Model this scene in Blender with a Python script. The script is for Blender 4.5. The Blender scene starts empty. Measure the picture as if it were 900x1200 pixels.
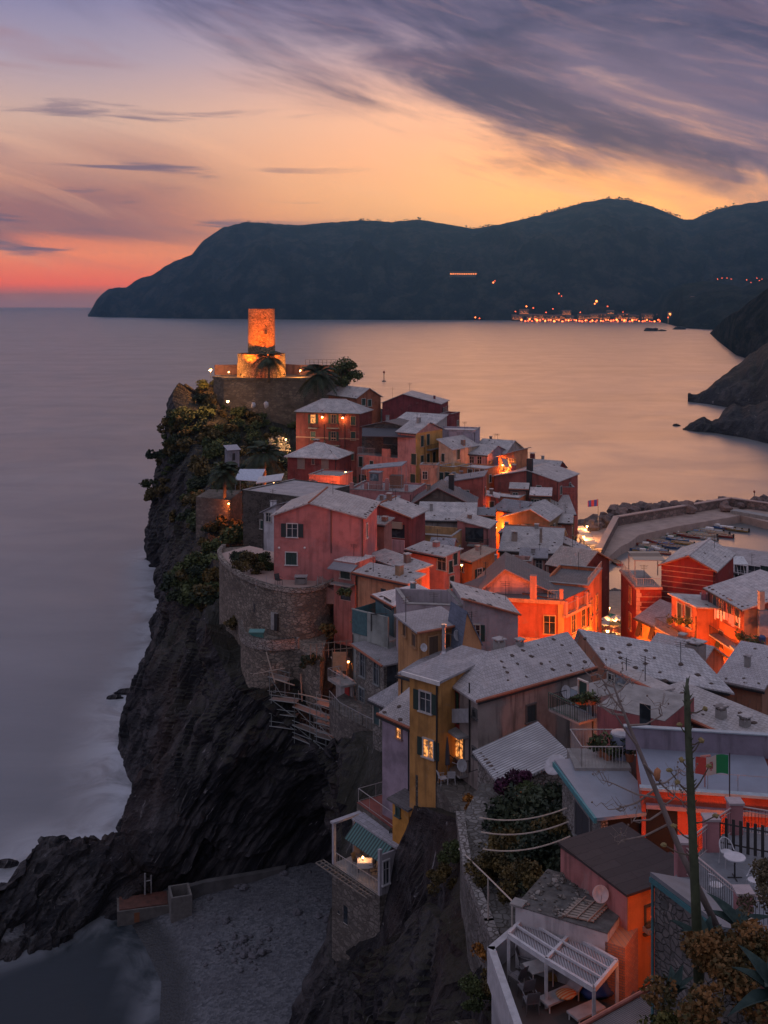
import bpy, math, random
from math import radians as R, sin, cos, pi, atan2, sqrt, floor
from mathutils import Vector, Matrix, noise
V = Vector
scene = bpy.context.scene
COL = scene.collection
rnd = random.Random(7)
# ---------------------------------------------------------------- survey: level camera 60 m up, looking along +Y
CAMH, FOC, PX0, HOR = 60.0, 1300.0, 450.0, 355.0
def P(px, py, Y):  return V(((px-PX0)*Y/FOC, Y, CAMH-(py-HOR)*Y/FOC))
def G(px, py, z=0.0):
    Y = (CAMH-z)*FOC/(py-HOR); return V(((px-PX0)*Y/FOC, Y, z))
def XW(px, Y): return (px-PX0)*Y/FOC
def lin(c): c /= 255.0; return c/12.92 if c <= .04045 else ((c+.055)/1.055)**2.4
def S(r, g, b): return (lin(r), lin(g), lin(b), 1)

# ---------------------------------------------------------------- materials
class NT:
    def __init__(s, tree): s.t = tree; s.n = tree.nodes; s.l = tree.links
    def add(s, typ, ins=None, **props):
        n = s.n.new(typ)
        for k, v in props.items(): setattr(n, k, v)
        for k, v in (ins or {}).items():
            sk = n.inputs[k]
            if isinstance(v, bpy.types.NodeSocket): s.l.new(v, sk)
            else: sk.default_value = v
        return n
    def math(s, op, a, b=0.0, c=0.0, clamp=False):
        n = s.add('ShaderNodeMath', {0: a, 1: b, 2: c}, operation=op); n.use_clamp = clamp; return n.outputs[0]
    def mix(s, f, a, b, blend='MIX'):
        n = s.add('ShaderNodeMix', {0: f}, data_type='RGBA', blend_type=blend)
        for i, v in ((6, a), (7, b)):
            if isinstance(v, bpy.types.NodeSocket): s.l.new(v, n.inputs[i])
            else: n.inputs[i].default_value = v
        return n.outputs[2]
    def ramp(s, f, stops, interp='LINEAR'):
        n = s.add('ShaderNodeValToRGB', {0: f}); cr = n.color_ramp; cr.interpolation = interp
        while len(cr.elements) < len(stops): cr.elements.new(0.5)
        for e, (p, c) in zip(cr.elements, stops):
            e.position = p; e.color = c if hasattr(c, '__len__') else (c, c, c, 1)
        return n.outputs[0]
    def noise(s, vec, scale, detail=4, rough=.55, dist=0.0):
        return s.add('ShaderNodeTexNoise', {'Vector': vec, 'Scale': scale, 'Detail': detail, 'Roughness': rough, 'Distortion': dist}).outputs[0]
    def mapr(s, v, a, b, c=0.0, d=1.0, smooth=True):
        n = s.add('ShaderNodeMapRange', {0: v, 1: a, 2: b, 3: c, 4: d}); n.interpolation_type = 'SMOOTHSTEP' if smooth else 'LINEAR'
        return n.outputs[0]
    def scalev(s, vec, sc, loc=(0, 0, 0), rot=(0, 0, 0)):
        return s.add('ShaderNodeMapping', {0: vec, 1: loc, 2: rot, 3: sc}).outputs[0]
_mats = {}
def newmat(name):
    m = bpy.data.materials.new(name); m.use_nodes = True; t = NT(m.node_tree); t.n.clear()
    o = t.add('ShaderNodeOutputMaterial'); b = t.add('ShaderNodeBsdfPrincipled'); t.l.new(b.outputs[0], o.inputs[0])
    return m, t, b
def objvec(t, rand=True):
    tc = t.add('ShaderNodeTexCoord').outputs['Object']
    if not rand: return tc
    oi = t.add('ShaderNodeObjectInfo').outputs['Random']
    off = t.math('MULTIPLY', oi, 91.0)
    cx = t.add('ShaderNodeCombineXYZ', {0: off, 1: off, 2: off}).outputs[0]
    return t.add('ShaderNodeVectorMath', {0: tc, 1: cx}, operation='ADD').outputs[0]
def mul(c, k): return (min(1, c[0]*k), min(1, c[1]*k), min(1, c[2]*k), 1)
def bump(t, b, h, strength=.4, dist=.05):
    n = t.add('ShaderNodeBump', {'Strength': strength, 'Distance': dist, 'Height': h}); t.l.new(n.outputs[0], b.inputs['Normal'])
def cached(f):
    def g(*a):
        k = (f.__name__,)+a
        if k not in _mats: _mats[k] = f(*a)
        return _mats[k]
    return g
@cached
def plaster(col, dirt=.5):
    m, t, b = newmat('plaster'); v = objvec(t); c = col+(1,) if len(col) == 3 else col
    n1 = t.noise(v, .55, 5, .6); n2 = t.noise(t.scalev(v, (2.2, 2.2, .22)), 1.0, 4, .6); n3 = t.noise(v, 9, 3, .6)
    g = t.ramp(n1, [(.3, mul(c, .62)), (.5, c), (.72, mul(c, 1.18))])
    pn = t.noise(v, .9, 6, .7, .5); g = t.mix(t.math('MULTIPLY', t.mapr(pn, .60, .63), min(.55, .3+dirt*.4)), g, (c[0]*.55+.10, c[1]*.6+.085, c[2]*.6+.08, 1))
    grime = (c[0]*.36+.015, c[1]*.36+.015, c[2]*.36+.015, 1)
    f = t.math('MULTIPLY', t.mapr(n2, .47, .72), min(1, dirt*1.3))
    g = t.mix(f, g, grime); g = t.mix(t.math('MULTIPLY', t.mapr(n3, .55, .75), .25), g, mul(c, .6))
    t.l.new(g, b.inputs['Base Color']); b.inputs['Roughness'].default_value = .9
    b.inputs['Specular IOR Level'].default_value = .15
    bump(t, b, t.noise(v, 6, 5, .65), .35, .05); return m
@cached
def stone(c1=(.16, .14, .12), c2=(.30, .27, .23), sc=2.6, mort=(.10, .09, .08), flat=1.7):
    m, t, b = newmat('stonework'); v = t.scalev(objvec(t), (1, 1, flat))
    vw = t.add('ShaderNodeVectorMath', {0: v, 1: t.add('ShaderNodeVectorMath', {0: t.add('ShaderNodeTexNoise', {'Vector': v, 'Scale': 1.6}).outputs[1], 1: (.35, .35, .35)}, operation='MULTIPLY').outputs[0]}, operation='ADD').outputs[0]
    e = t.add('ShaderNodeTexVoronoi', {'Vector': vw, 'Scale': sc}, feature='DISTANCE_TO_EDGE').outputs[0]
    cc = t.add('ShaderNodeTexVoronoi', {'Vector': vw, 'Scale': sc}, feature='F1').outputs[1]
    r = t.add('ShaderNodeSeparateColor', {0: cc}).outputs[0]
    col = t.mix(r, c1+(1,), c2+(1,))
    col = t.mix(t.math('MULTIPLY', t.mapr(t.noise(v, .35, 4), .42, .7), .6), col, (c1[0]*.5, c1[1]*.48, c1[2]*.46, 1))
    ed = t.mapr(e, .02, .10)
    col = t.mix(ed, mort+(1,), col)
    t.l.new(col, b.inputs['Base Color']); b.inputs['Roughness'].default_value = .95; b.inputs['Specular IOR Level'].default_value = .1
    hh = t.math('ADD', ed, t.math('MULTIPLY', t.noise(v, 8, 4), .5)); bump(t, b, hh, .8, .08); return m
@cached
def slate(col=(.56, .51, .50), rows=.28, wid=.36, lich=.6):
    m, t, b = newmat('slate_roof'); uv = t.add('ShaderNodeTexCoord').outputs['UV']; ov = objvec(t)
    wv = t.add('ShaderNodeVectorMath', {0: t.add('ShaderNodeTexNoise', {'Vector': ov, 'Scale': .9, 'Detail': 3.0}).outputs[1], 1: (.28, .28, 0)}, operation='MULTIPLY').outputs[0]; uv = t.add('ShaderNodeVectorMath', {0: uv, 1: wv}, operation='ADD').outputs[0]
    br = t.add('ShaderNodeTexBrick', {'Vector': uv, 'Color1': mul(col, .80)[:3]+(1,), 'Color2': mul(col, 1.12)[:3]+(1,), 'Mortar': mul(col, .30)[:3]+(1,), 'Scale': 1.0, 'Mortar Size': .016, 'Mortar Smooth': .3, 'Bias': 0.0, 'Brick Width': wid, 'Row Height': rows})
    n = t.noise(ov, .7, 5, .62); n2 = t.noise(ov, 5, 4, .6)
    g = t.mix(t.math('MULTIPLY', t.mapr(n, .46, .70), lich), br.outputs[0], (min(1, col[0]*1.42), min(1, col[1]*1.34), min(1, col[2]*1.30), 1))
    g = t.mix(t.math('MULTIPLY', t.add('ShaderNodeObjectInfo').outputs['Random'], .42), g, (col[0]*.62, col[1]*.56, col[2]*.54, 1))
    g = t.mix(t.math('MULTIPLY', t.mapr(n2, .55, .72), .55), g, (col[0]*.42, col[1]*.38, col[2]*.34, 1))
    n3 = t.noise(t.scalev(uv, (1.5, .25, 1)), 1.0, 3)
    g = t.mix(t.math('MULTIPLY', t.mapr(n3, .5, .75), .35), g, (col[0]*.6, col[1]*.55, col[2]*.5, 1))
    t.l.new(g, b.inputs['Base Color']); b.inputs['Roughness'].default_value = .75; b.inputs['Specular IOR Level'].default_value = .3
    h = t.math('ADD', br.outputs[1], t.math('MULTIPLY', n2, -.6)); bump(t, b, h, -.9, .05); return m
@cached
def ribbed(col=(.4, .4, .41), pitch=.28):
    m, t, b = newmat('ribbed_sheet'); uv = t.add('ShaderNodeTexCoord').outputs['UV']; ov = objvec(t)
    w = t.add('ShaderNodeTexWave', {'Vector': uv, 'Scale': 1.0/pitch/3.14, 'Distortion': .3, 'Detail': 1.0}, bands_direction='X').outputs[1]
    n = t.noise(ov, .8, 5, .6)
    g = t.mix(t.mapr(w, .15, .5), mul(col, .45), t.mix(t.mapr(n, .4, .7), mul(col, .8), mul(col, 1.15)))
    t.l.new(g, b.inputs['Base Color']); b.inputs['Roughness'].default_value = .7; bump(t, b, w, .6, .05); return m
@cached
def paint(col, rough=.6, metal=0.0, var=.25, sc=3.0):
    m, t, b = newmat('painted'); v = objvec(t); c = col+(1,)
    n = t.noise(v, sc, 5, .6)
    t.l.new(t.ramp(n, [(.3, mul(c, 1-var)), (.6, c), (.8, mul(c, 1+var*.5))]), b.inputs['Base Color'])
    b.inputs['Roughness'].default_value = rough; b.inputs['Metallic'].default_value = metal
    bump(t, b, n, .15, .02); return m
@cached
def slats(col, pitch=.09):
    m, t, b = newmat('slatted_wood'); v = objvec(t, False)
    w = t.add('ShaderNodeTexWave', {'Vector': v, 'Scale': 1/pitch/3.14}, bands_direction='Z').outputs[1]
    t.l.new(t.mix(t.mapr(w, .1, .6), mul(col, .35), col+(1,)), b.inputs['Base Color']); b.inputs['Roughness'].default_value = .6
    bump(t, b, w, .5, .02); return m
@cached
def glass(tint=(.02, .025, .03)):
    m, t, b = newmat('window_glass'); v = objvec(t)
    n = t.noise(v, .9, 2)
    t.l.new(t.mix(t.mapr(n, .45, .6), tint+(1,), mul(tint+(1,), 2.2)), b.inputs['Base Color']); b.inputs['Roughness'].default_value = .12
    b.inputs['Specular IOR Level'].default_value = .5; return m
@cached
def lit(col=(1, .36, .085), e=1.15):
    m, t, b = newmat('lit_window'); v = objvec(t)
    n = t.mapr(t.noise(v, 3.2, 3), .38, .62, .06, 1.0)
    b.inputs['Base Color'].default_value = (.3, .2, .1, 1); b.inputs['Emission Color'].default_value = col+(1,)
    t.l.new(t.math('MULTIPLY', n, e), b.inputs['Emission Strength']); m.cycles.emission_sampling = 'NONE'; return m
@cached
def glow(col=(1, .5, .18), e=12.0):
    m, t, b = newmat('lamp_glow'); b.inputs['Base Color'].default_value = (.8, .6, .4, 1)
    b.inputs['Emission Color'].default_value = col+(1,); b.inputs['Emission Strength'].default_value = e
    m.cycles.emission_sampling = 'NONE'; return m
@cached
def leafmat(c1=(.035, .05, .02), c2=(.09, .11, .04), sc=.9):
    m, t, b = newmat('foliage'); v = objvec(t)
    n = t.noise(v, sc, 3, .6); n2 = t.noise(v, 9, 2)
    g = t.mix(t.mapr(t.math('ADD', t.math('MULTIPLY', n, .7), t.math('MULTIPLY', n2, .3)), .4, .62), c1+(1,), c2+(1,))
    t.l.new(g, b.inputs['Base Color']); b.inputs['Roughness'].default_value = .7; b.inputs['Specular IOR Level'].default_value = .2; return m
@cached
def bark(col=(.11, .085, .065)):
    m, t, b = newmat('bark'); v = objvec(t); n = t.noise(t.scalev(v, (6, 6, 1.2)), 2, 5, .6)
    t.l.new(t.mix(n, mul(col+(1,), .5), mul(col+(1,), 1.5)), b.inputs['Base Color']); b.inputs['Roughness'].default_value = .9; bump(t, b, n, .6, .03); return m
@cached
def rockmat(c1=(.006, .006, .009), c2=(.052, .049, .052), brown=(.036, .017, .012), veg=.5, k=1.0, bed=(.78, .2, -.59)):
    m, t, b = newmat('cliff_rock'); tc = t.add('ShaderNodeTexCoord').outputs['Object']
    dp = lambda v, q: t.math('MULTIPLY', t.add('ShaderNodeVectorMath', {0: tc, 1: v}, operation='DOT_PRODUCT').outputs['Value'], q*k)
    vr = t.add('ShaderNodeCombineXYZ', {0: dp((-.6, 0, -.8), .35), 1: dp((.16, -.98, .1), .35), 2: dp(bed, 3.4)}).outputs[0]
    st = t.noise(vr, .55, 6, .62, .4); st2 = t.noise(vr, 1.9, 5, .6, .3)
    big = t.noise(tc, .05*k, 4, .6); fine = t.noise(tc, 1.5*k, 5, .65)
    c = t.mix(t.mapr(st, .42, .64), c1+(1,), c2+(1,))
    c = t.mix(t.math('MULTIPLY', t.mapr(big, .5, .66), .65), c, t.mix(fine, mul(brown, .5), brown+(1,)))
    c = t.mix(t.math('MULTIPLY', t.mapr(st2, .63, .72), .7), c, (.24, .23, .235, 1))
    c = t.mix(t.math('MULTIPLY', t.mapr(fine, .45, .35), .5), c, mul(c1, .5))
    nz = t.add('ShaderNodeSeparateXYZ', {0: t.add('ShaderNodeNewGeometry').outputs['Normal']}).outputs[2]
    pz = t.add('ShaderNodeSeparateXYZ', {0: tc}).outputs[2]
    vg = t.math('MULTIPLY', t.math('MULTIPLY', t.mapr(nz, .35, .75), t.mapr(pz, 7, 17)), veg)
    c = t.mix(vg, c, t.mix(t.noise(tc, .8, 4), (.014, .018, .009, 1), (.05, .046, .024, 1)))
    t.l.new(c, b.inputs['Base Color']); b.inputs['Roughness'].default_value = .8; b.inputs['Specular IOR Level'].default_value = .25
    h = t.math('ADD', t.math('MULTIPLY', st, 1.0), t.math('ADD', t.math('MULTIPLY', st2, .5), t.math('MULTIPLY', fine, .5)))
    bump(t, b, h, 1.0, .7/k); return m
@cached
def stripes(c1, c2, pitch=.25, ax='X'):
    m, t, b = newmat('striped_cloth'); v = objvec(t, False)
    w = t.add('ShaderNodeTexWave', {'Vector': v, 'Scale': 1/pitch/3.14}, bands_direction=ax).outputs[1]
    t.l.new(t.mix(t.mapr(w, .45, .55), c1+(1,), c2+(1,)), b.inputs['Base Color']); b.inputs['Roughness'].default_value = .85; return m
@cached
def brickmat(c1=(.25, .09, .05), c2=(.35, .14, .08)):
    m, t, b = newmat('brick'); tc = objvec(t, False)
    sx = t.add('ShaderNodeSeparateXYZ', {0: tc}).outputs
    vv = t.add('ShaderNodeCombineXYZ', {0: t.math('ADD', sx[0], sx[1]), 1: sx[2]}).outputs[0]
    br = t.add('ShaderNodeTexBrick', {'Vector': vv, 'Color1': c1+(1,), 'Color2': c2+(1,), 'Mortar': (.15, .13, .12, 1), 'Scale': 1.0, 'Mortar Size': .012, 'Brick Width': .3, 'Row Height': .1}).outputs[0]
    t.l.new(br, b.inputs['Base Color']); b.inputs['Roughness'].default_value = .9; return m
GREEN = (.012, .045, .035); BROWN = (.07, .035, .02); WHITE = (.62, .6, .58)
TERRA = paint((.30, .10, .055), .8)
DARKM = paint((.02, .02, .022), .5); GREYM = paint((.28, .28, .29), .5, .3); WHITEM = paint(WHITE, .6); RAILM = paint((.33, .31, .3), .5)
CONC = paint((.26, .25, .24), .9, 0.0, .35, 1.3)

# ---------------------------------------------------------------- mesh building
class MB:
    def __init__(s): s.v = []; s.f = []; s.mi = []; s.uv = None
    def face(s, pts, mi=0):
        i = len(s.v); s.v += [tuple(p) for p in pts]; s.f.append(tuple(range(i, i+len(pts)))); s.mi.append(mi)
    def box(s, c, d, rz=0.0, mi=0, M=None):
        c = V(c); hx, hy, hz = d[0]/2, d[1]/2, d[2]/2; i = len(s.v); rot = Matrix.Rotation(rz, 3, 'Z')
        for x, y, z in ((-1,-1,-1),(1,-1,-1),(1,1,-1),(-1,1,-1),(-1,-1,1),(1,-1,1),(1,1,1),(-1,1,1)):
            p = rot @ V((x*hx, y*hy, z*hz)) + c
            if M: p = M @ p
            s.v.append(tuple(p))
        for f in ((0,3,2,1),(4,5,6,7),(0,1,5,4),(1,2,6,5),(2,3,7,6),(3,0,4,7)): s.f.append(tuple(i+k for k in f)); s.mi.append(mi)
        return s
    def bb(s, x0, x1, y0, y1, z0, z1, mi=0): return s.box(((x0+x1)/2, (y0+y1)/2, (z0+z1)/2), (x1-x0, y1-y0, z1-z0), 0, mi)
    def bar(s, p, q, r=.03, n=5, r2=None, mi=0, cap=True):
        p = V(p); q = V(q); d = (q-p)
        if d.length < 1e-6: return s
        d.normalize(); a = d.orthogonal().normalized(); b = d.cross(a); i = len(s.v); r2 = r if r2 is None else r2
        for c, rr in ((p, r), (q, r2)):
            for k in range(n):
                w = 2*pi*k/n; s.v.append(tuple(c+a*cos(w)*rr+b*sin(w)*rr))
        for k in range(n): s.f.append((i+k, i+(k+1) % n, i+n+(k+1) % n, i+n+k)); s.mi.append(mi)
        if cap:
            s.f.append(tuple(i+k for k in reversed(range(n)))); s.f.append(tuple(i+n+k for k in range(n))); s.mi += [mi, mi]
        return s
    def tube(s, pts, rs, n=7, mi=0):
        i = len(s.v); m = len(pts); pts = [V(p) for p in pts]
        for k, p in enumerate(pts):
            d = (pts[min(k+1, m-1)]-pts[max(k-1, 0)]).normalized()
            a = d.cross(V((.31, .95, .07))).normalized(); b = d.cross(a)
            for j in range(n):
                w = 2*pi*j/n; s.v.append(tuple(p+a*cos(w)*rs[k]+b*sin(w)*rs[k]))
        for k in range(m-1):
            for j in range(n): s.f.append((i+k*n+j, i+k*n+(j+1) % n, i+(k+1)*n+(j+1) % n, i+(k+1)*n+j)); s.mi.append(mi)
        s.f.append(tuple(i+j for j in reversed(range(n)))); s.f.append(tuple(i+(m-1)*n+j for j in range(n))); s.mi += [mi, mi]
        return s
    def prism(s, pts, z0, z1, mi=0):
        """closed polygon in plan (counter-clockwise), z0/z1 numbers or per-point lists"""
        n = len(pts); i = len(s.v); a = z0 if hasattr(z0, '__len__') else [z0]*n; b = z1 if hasattr(z1, '__len__') else [z1]*n
        s.v += [(p[0], p[1], a[k]) for k, p in enumerate(pts)]+[(p[0], p[1], b[k]) for k, p in enumerate(pts)]
        s.f.append(tuple(i+k for k in reversed(range(n)))); s.f.append(tuple(i+n+k for k in range(n)))
        for k in range(n): s.f.append((i+k, i+(k+1) % n, i+n+(k+1) % n, i+n+k))
        s.mi += [mi]*(n+2); return s
    def lathe(s, prof, c=(0, 0, 0), n=16, mi=0):
        i = len(s.v); m = len(prof)
        for r, z in prof:
            for k in range(n): w = 2*pi*k/n; s.v.append((c[0]+r*cos(w), c[1]+r*sin(w), c[2]+z))
        for j in range(m-1):
            for k in range(n): s.f.append((i+j*n+k, i+j*n+(k+1) % n, i+(j+1)*n+(k+1) % n, i+(j+1)*n+k)); s.mi.append(mi)
        s.f.append(tuple(i+k for k in reversed(range(n)))); s.f.append(tuple(i+(m-1)*n+k for k in range(n))); s.mi += [mi, mi]
        return s
    def slab(s, pts, th, mi=0):
        """tilted polygon (3D, counter-clockwise from above) given thickness downwards"""
        n = len(pts); i = len(s.v)
        s.v += [tuple(p) for p in pts]+[(p[0], p[1], p[2]-th) for p in pts]
        s.f.append(tuple(i+k for k in range(n))); s.f.append(tuple(i+n+k for k in reversed(range(n))))
        for k in range(n): s.f.append((i+(k+1) % n, i+k, i+n+k, i+n+(k+1) % n))
        s.mi += [mi]*(n+2); return s
    def lump(s, c, r, seed=0, mi=0, n=7, m=5, rough=.3):
        i = len(s.v); c = V(c)
        for j in range(m+1):
            a = pi*j/m
            for k in range(n):
                w = 2*pi*k/n; d = V((sin(a)*cos(w), sin(a)*sin(w), cos(a)))
                q = 1+rough*noise.noise(d*1.6+V((seed*3.7, seed*1.3, 5)))*1.6
                s.v.append((c.x+d.x*r[0]*q, c.y+d.y*r[1]*q, c.z+d.z*r[2]*q))
        for j in range(m):
            for k in range(n): s.f.append((i+j*n+k, i+(j+1)*n+k, i+(j+1)*n+(k+1) % n, i+j*n+(k+1) % n)); s.mi.append(mi)
        return s
    def mesh(s, name, mats, smooth=False, uv=False):
        me = bpy.data.meshes.new(name); me.from_pydata(s.v, [], s.f)
        for m in (mats if isinstance(mats, (list, tuple)) else [mats]): me.materials.append(m)
        if any(s.mi): me.polygons.foreach_set('material_index', s.mi)
        if smooth: me.polygons.foreach_set('use_smooth', [True]*len(me.polygons))
        if uv:
            lay = me.uv_layers.new(name='UVMap'); me.update()
            for p in me.polygons:
                n = p.normal; u = V((n.y, -n.x, 0)) if abs(n.z) < .9995 else V((1, 0, 0))
                u = V((-u.x, -u.y, 0)).normalized(); w = n.cross(u)
                for li in p.loop_indices:
                    co = me.vertices[me.loops[li].vertex_index].co; lay.data[li].uv = (co.dot(u), co.dot(w))
        me.validate(); me.update(); return me
    def build(s, name, mats, parent=None, smooth=False, uv=False, loc=None, rz=0.0, label=None):
        return put(name, s.mesh(name, mats, smooth, uv), parent, loc, rz, label)
def put(name, me, parent=None, loc=None, rz=0.0, label=None, sc=None):
    o = bpy.data.objects.new(name, me); COL.objects.link(o); o.parent = parent
    if loc is not None: o.location = loc
    if rz: o.rotation_euler = (0, 0, rz)
    if sc is not None: o.scale = sc if hasattr(sc, '__len__') else (sc, sc, sc)
    if label: o['label'] = label
    return o
def tag(o, label=None, cat=None, group=None, kind=None):
    if label: o['label'] = label
    if cat: o['category'] = cat
    if group: o['group'] = group
    if kind: o['kind'] = kind
    return o
def thing(name, label, cat, loc=(0, 0, 0), rz=0.0, group=None):
    return tag(put(name, None, None, loc, rz), label, cat, group)
def light(kind, parent, loc, energy, col=(1, .36, .1), size=.15, rot=None, spot=None, name='lamp_light'):
    d = bpy.data.lights.new(name, kind); d.energy = energy; d.color = col
    if kind != 'SUN': d.shadow_soft_size = size
    if spot: d.spot_size = R(spot); d.spot_blend = .6
    o = bpy.data.objects.new(name, d); COL.objects.link(o); o.parent = parent; o.location = loc
    if rot is not None: o.rotation_euler = V(rot).to_track_quat('-Z', 'Y').to_euler()
    return o
# shared little meshes
def cyl_lump(): return MB().lump((0, 0, 0), (.28, .22, .13), 3)
STONE_ME = MB().lump((0, 0, .05), (.27, .2, .13), 3).mesh('raised_tile', paint((.085, .06, .05), .9), True)
DISH = None
# ---------------------------------------------------------------- houses
SH = {}
def shutter_mat(c): return paint(c, .6, 0.0, .15, 4.0)
HOUSES = []
class House:
    def face(s, f):
        kd = s.k*s.D; o = {'F': (0, 0), 'R': (s.W, 0), 'L': (kd, s.D)}[f]; e = {'F': (s.W, 0), 'R': (s.W+kd, s.D), 'L': (0, 0)}[f]
        o = V((o[0], o[1], 0)); u = (V((e[0], e[1], 0))-o).normalized(); return o, u, V((u.y, -u.x, 0)), atan2(u.y, u.x)
    def hit(s, f, px, py, off=0.0):
        o, u, n, a = s.face(f); Mi = s.M.inverted(); c = Mi @ V((0, 0, CAMH)); d = Mi.to_3x3() @ V(((px-PX0)/FOC, 1, -(py-HOR)/FOC))
        o = o+n*off; k = (o-c).dot(n)/d.dot(n); return c+d*k
    def top(s, px, py, z):
        """point on the level z (local) under a picture point"""
        Mi = s.M.inverted(); c = Mi @ V((0, 0, CAMH)); d = Mi.to_3x3() @ V(((px-PX0)/FOC, 1, -(py-HOR)/FOC))
        return c+d*((z-c.z)/d.z)
    def win(s, f, px, py, w, h, st='d', fr=None, sh=None, label=None):
        """opening centred on a picture point; w, h in metres"""
        o, u, n, a = s.face(f); p = s.hit(f, px, py)
        fr = paint(fr, .6) if isinstance(fr, tuple) else (fr or s.fr); sh = sh or s.sh; door = st in 'DE'
        m = MB(); t = .09
        if st != 'n':
            m.bb(-w/2-t, -w/2, -.11, .02, -h/2, h/2); m.bb(w/2, w/2+t, -.11, .02, -h/2, h/2); m.bb(-w/2-t, w/2+t, -.13, .02, h/2, h/2+t)
            if not door: m.bb(-w/2-.16, w/2+.16, -.19, .02, -h/2-.09, -h/2)
        else:
            m.bb(-w/2-.03, w/2+.03, -.03, .02, -h/2-.04, -h/2)
        s.__dict__.setdefault('wl', []).append((f, p.copy()))
        o2 = m.build('door' if door else 'window', fr, s.root, loc=p, rz=a, label=label)
        g = MB(); 
        if st in 'cC':
            for k in (-1, 1): g.bb(min(0, k*w/2)+.01, max(0, k*w/2)-.01, -.05, .01, -h/2+.01, h/2-.01)
            g.build('shutter', slats(sh), o2); return o2
        g.bb(-w/2, w/2, -.012, .01, -h/2, h/2)
        pane = g.build('door_leaf' if door else 'pane', lit() if st in 'OlE' else (paint(sh, .5) if door else glass()), o2)
        if not door and st != 'n':
            q = MB(); q.bb(-.03, .03, -.035, -.013, -h/2, h/2); q.bb(-w/2, -.031, -.03, -.013, h*.12, h*.12+.04); q.bb(.031, w/2, -.03, -.013, h*.12, h*.12+.04)
            q.build('glazing_bar', fr, o2)
        if st in 'oO':
            for k in (-1, 1):
                q = MB(); q.bb(0, w/2, -.045, 0, -h/2-.02, h/2+.02)
                so = q.build('shutter', slats(sh), o2, loc=(-w/2-t-w/2-.02 if k < 0 else w/2+t+.02, -.055, 0))
        if st == 'p':
            for k in (-1, 0): 
                q = MB(); q.slab([(0, -.55, -h*.48), (w/2-.02, -.55, -h*.48), (w/2-.02, -.05, h/2), (0, -.05, h/2)], .04)
                q.build('shutter', slats(sh), o2, loc=(k*w/2+.01, -.02, 0))
        return o2
    def grid(s, f, cols, rows, w, h, st='d', **k):
        for px, dy in cols:
            for j, py in enumerate(rows): s.win(f, px, py+dy, w, h, st if len(st) == 1 else st[(j) % len(st)], **k)
    def railing(s, pts, h=1.0, label=None, step=.16, mat=None, z=None):
        """local polyline of floor points"""
        m = MB(); pts = [V(p) for p in pts]
        for a, b in zip(pts, pts[1:]):
            n = max(1, int((b-a).length/step)); up = V((0, 0, h))
            m.bar(a+up, b+up, .03); m.bar(a+up*.12, b+up*.12, .02)
            for k in range(n+1): q = a.lerp(b, k/n); m.bar(q, q+up, .014 if k % 8 else .028, 4, cap=False)
        return m.build('railing', mat or RAILM, s.root, label=label)
    def balcony(s, f, px0, px1, py, out=1.1, label=None, rail=True, mat=None):
        """balcony whose floor line runs between two picture columns at height py on a face"""
        o, u, n, a = s.face(f); p = s.hit(f, px0, py); q = s.hit(f, px1, py); w = (q-p).dot(u); q = p+u*w
        m = MB(); m.slab([p+n*out, q+n*out, q, p] if True else [], .16)
        b = m.build('balcony', mat or CONC, s.root, label=label)
        if rail:
            r = MB(); pts = [p, p+n*out, q+n*out, q]
            for A, B in zip(pts, pts[1:]):
                k = max(1, int((B-A).length/.15)); up = V((0, 0, .95)); r.bar(A+up, B+up, .03)
                for j in range(k+1): c = A.lerp(B, j/k); r.bar(c, c+up, .014, 4, cap=False)
            r.build('railing', DARKM, b)
        return b
    def dish(s, f, px, py, r=.4, off=.25, yaw=0.0):
        p = s.hit(f, px, py, off); m = MB(); 
        c = Matrix.Translation(p) @ Matrix.Rotation(yaw, 4, 'Z') @ Matrix.Rotation(R(70), 4, 'X')
        i = MB(); i.lathe([(.02, .0), (r*.5, .035), (r, .13), (r*1.02, .15), (r*.98, .15), (r*.5, .06), (.02, .03)], n=18)
        i.v = [tuple(c @ V(v)) for v in i.v]
        d = i.build('satellite_dish', paint((.42, .42, .44), .5), s.root, True)
        i = MB(); i.bar(p, p+V((0, off, -.1)), .025); i.bar(c @ V((0, -r, .1)), c @ V((0, 0, r*1.1)), .012); i.build('dish_arm', GREYM, d); return d
    def chimney(s, px, py, z, w=.5, h=1.0, mat=None, cap=True):
        p = s.top(px, py, z); zt = z+h
        m = MB(); m.bb(-w/2, w/2, -w/2, w/2, -1.0, h)
        c = m.build('chimney', mat or s.wall, s.roof if s.roof else s.root, loc=p if not s.roof else p)
        if cap:
            m = MB(); m.bb(-w/2-.08, w/2+.08, -w/2-.08, w/2+.08, h+.18, h+.26)
            for x in (-1, 1):
                for y in (-1, 1): m.bb(x*w*.38-.05, x*w*.38+.05, y*w*.38-.05, y*w*.38+.05, h, h+.18)
            m.build('chimney_cap', s.rmat0, c) if not s.roof else m.build('chimney_cap', s.rmat0, s.roof, loc=p)
        return c
    def pipe(s, f, px, py0, py1):
        p = s.hit(f, px, py0, .08); q = s.hit(f, px, py1, .08); MB().bar(p, (p.x, p.y, q.z), .055, 6).build('drainpipe', DARKM, s.root)
    def antenna(s, px, py, z, h=2.2):
        p = s.top(px, py, z); m = MB(); m.bar(p, p+V((0, 0, h)), .025)
        for k, w in ((.95, .5), (.88, .4), (.8, .45)): m.bar(p+V((-w, 0, h*k)), p+V((w, 0, h*k)), .012, 4)
        m.build('antenna', DARKM, s.root)
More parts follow.
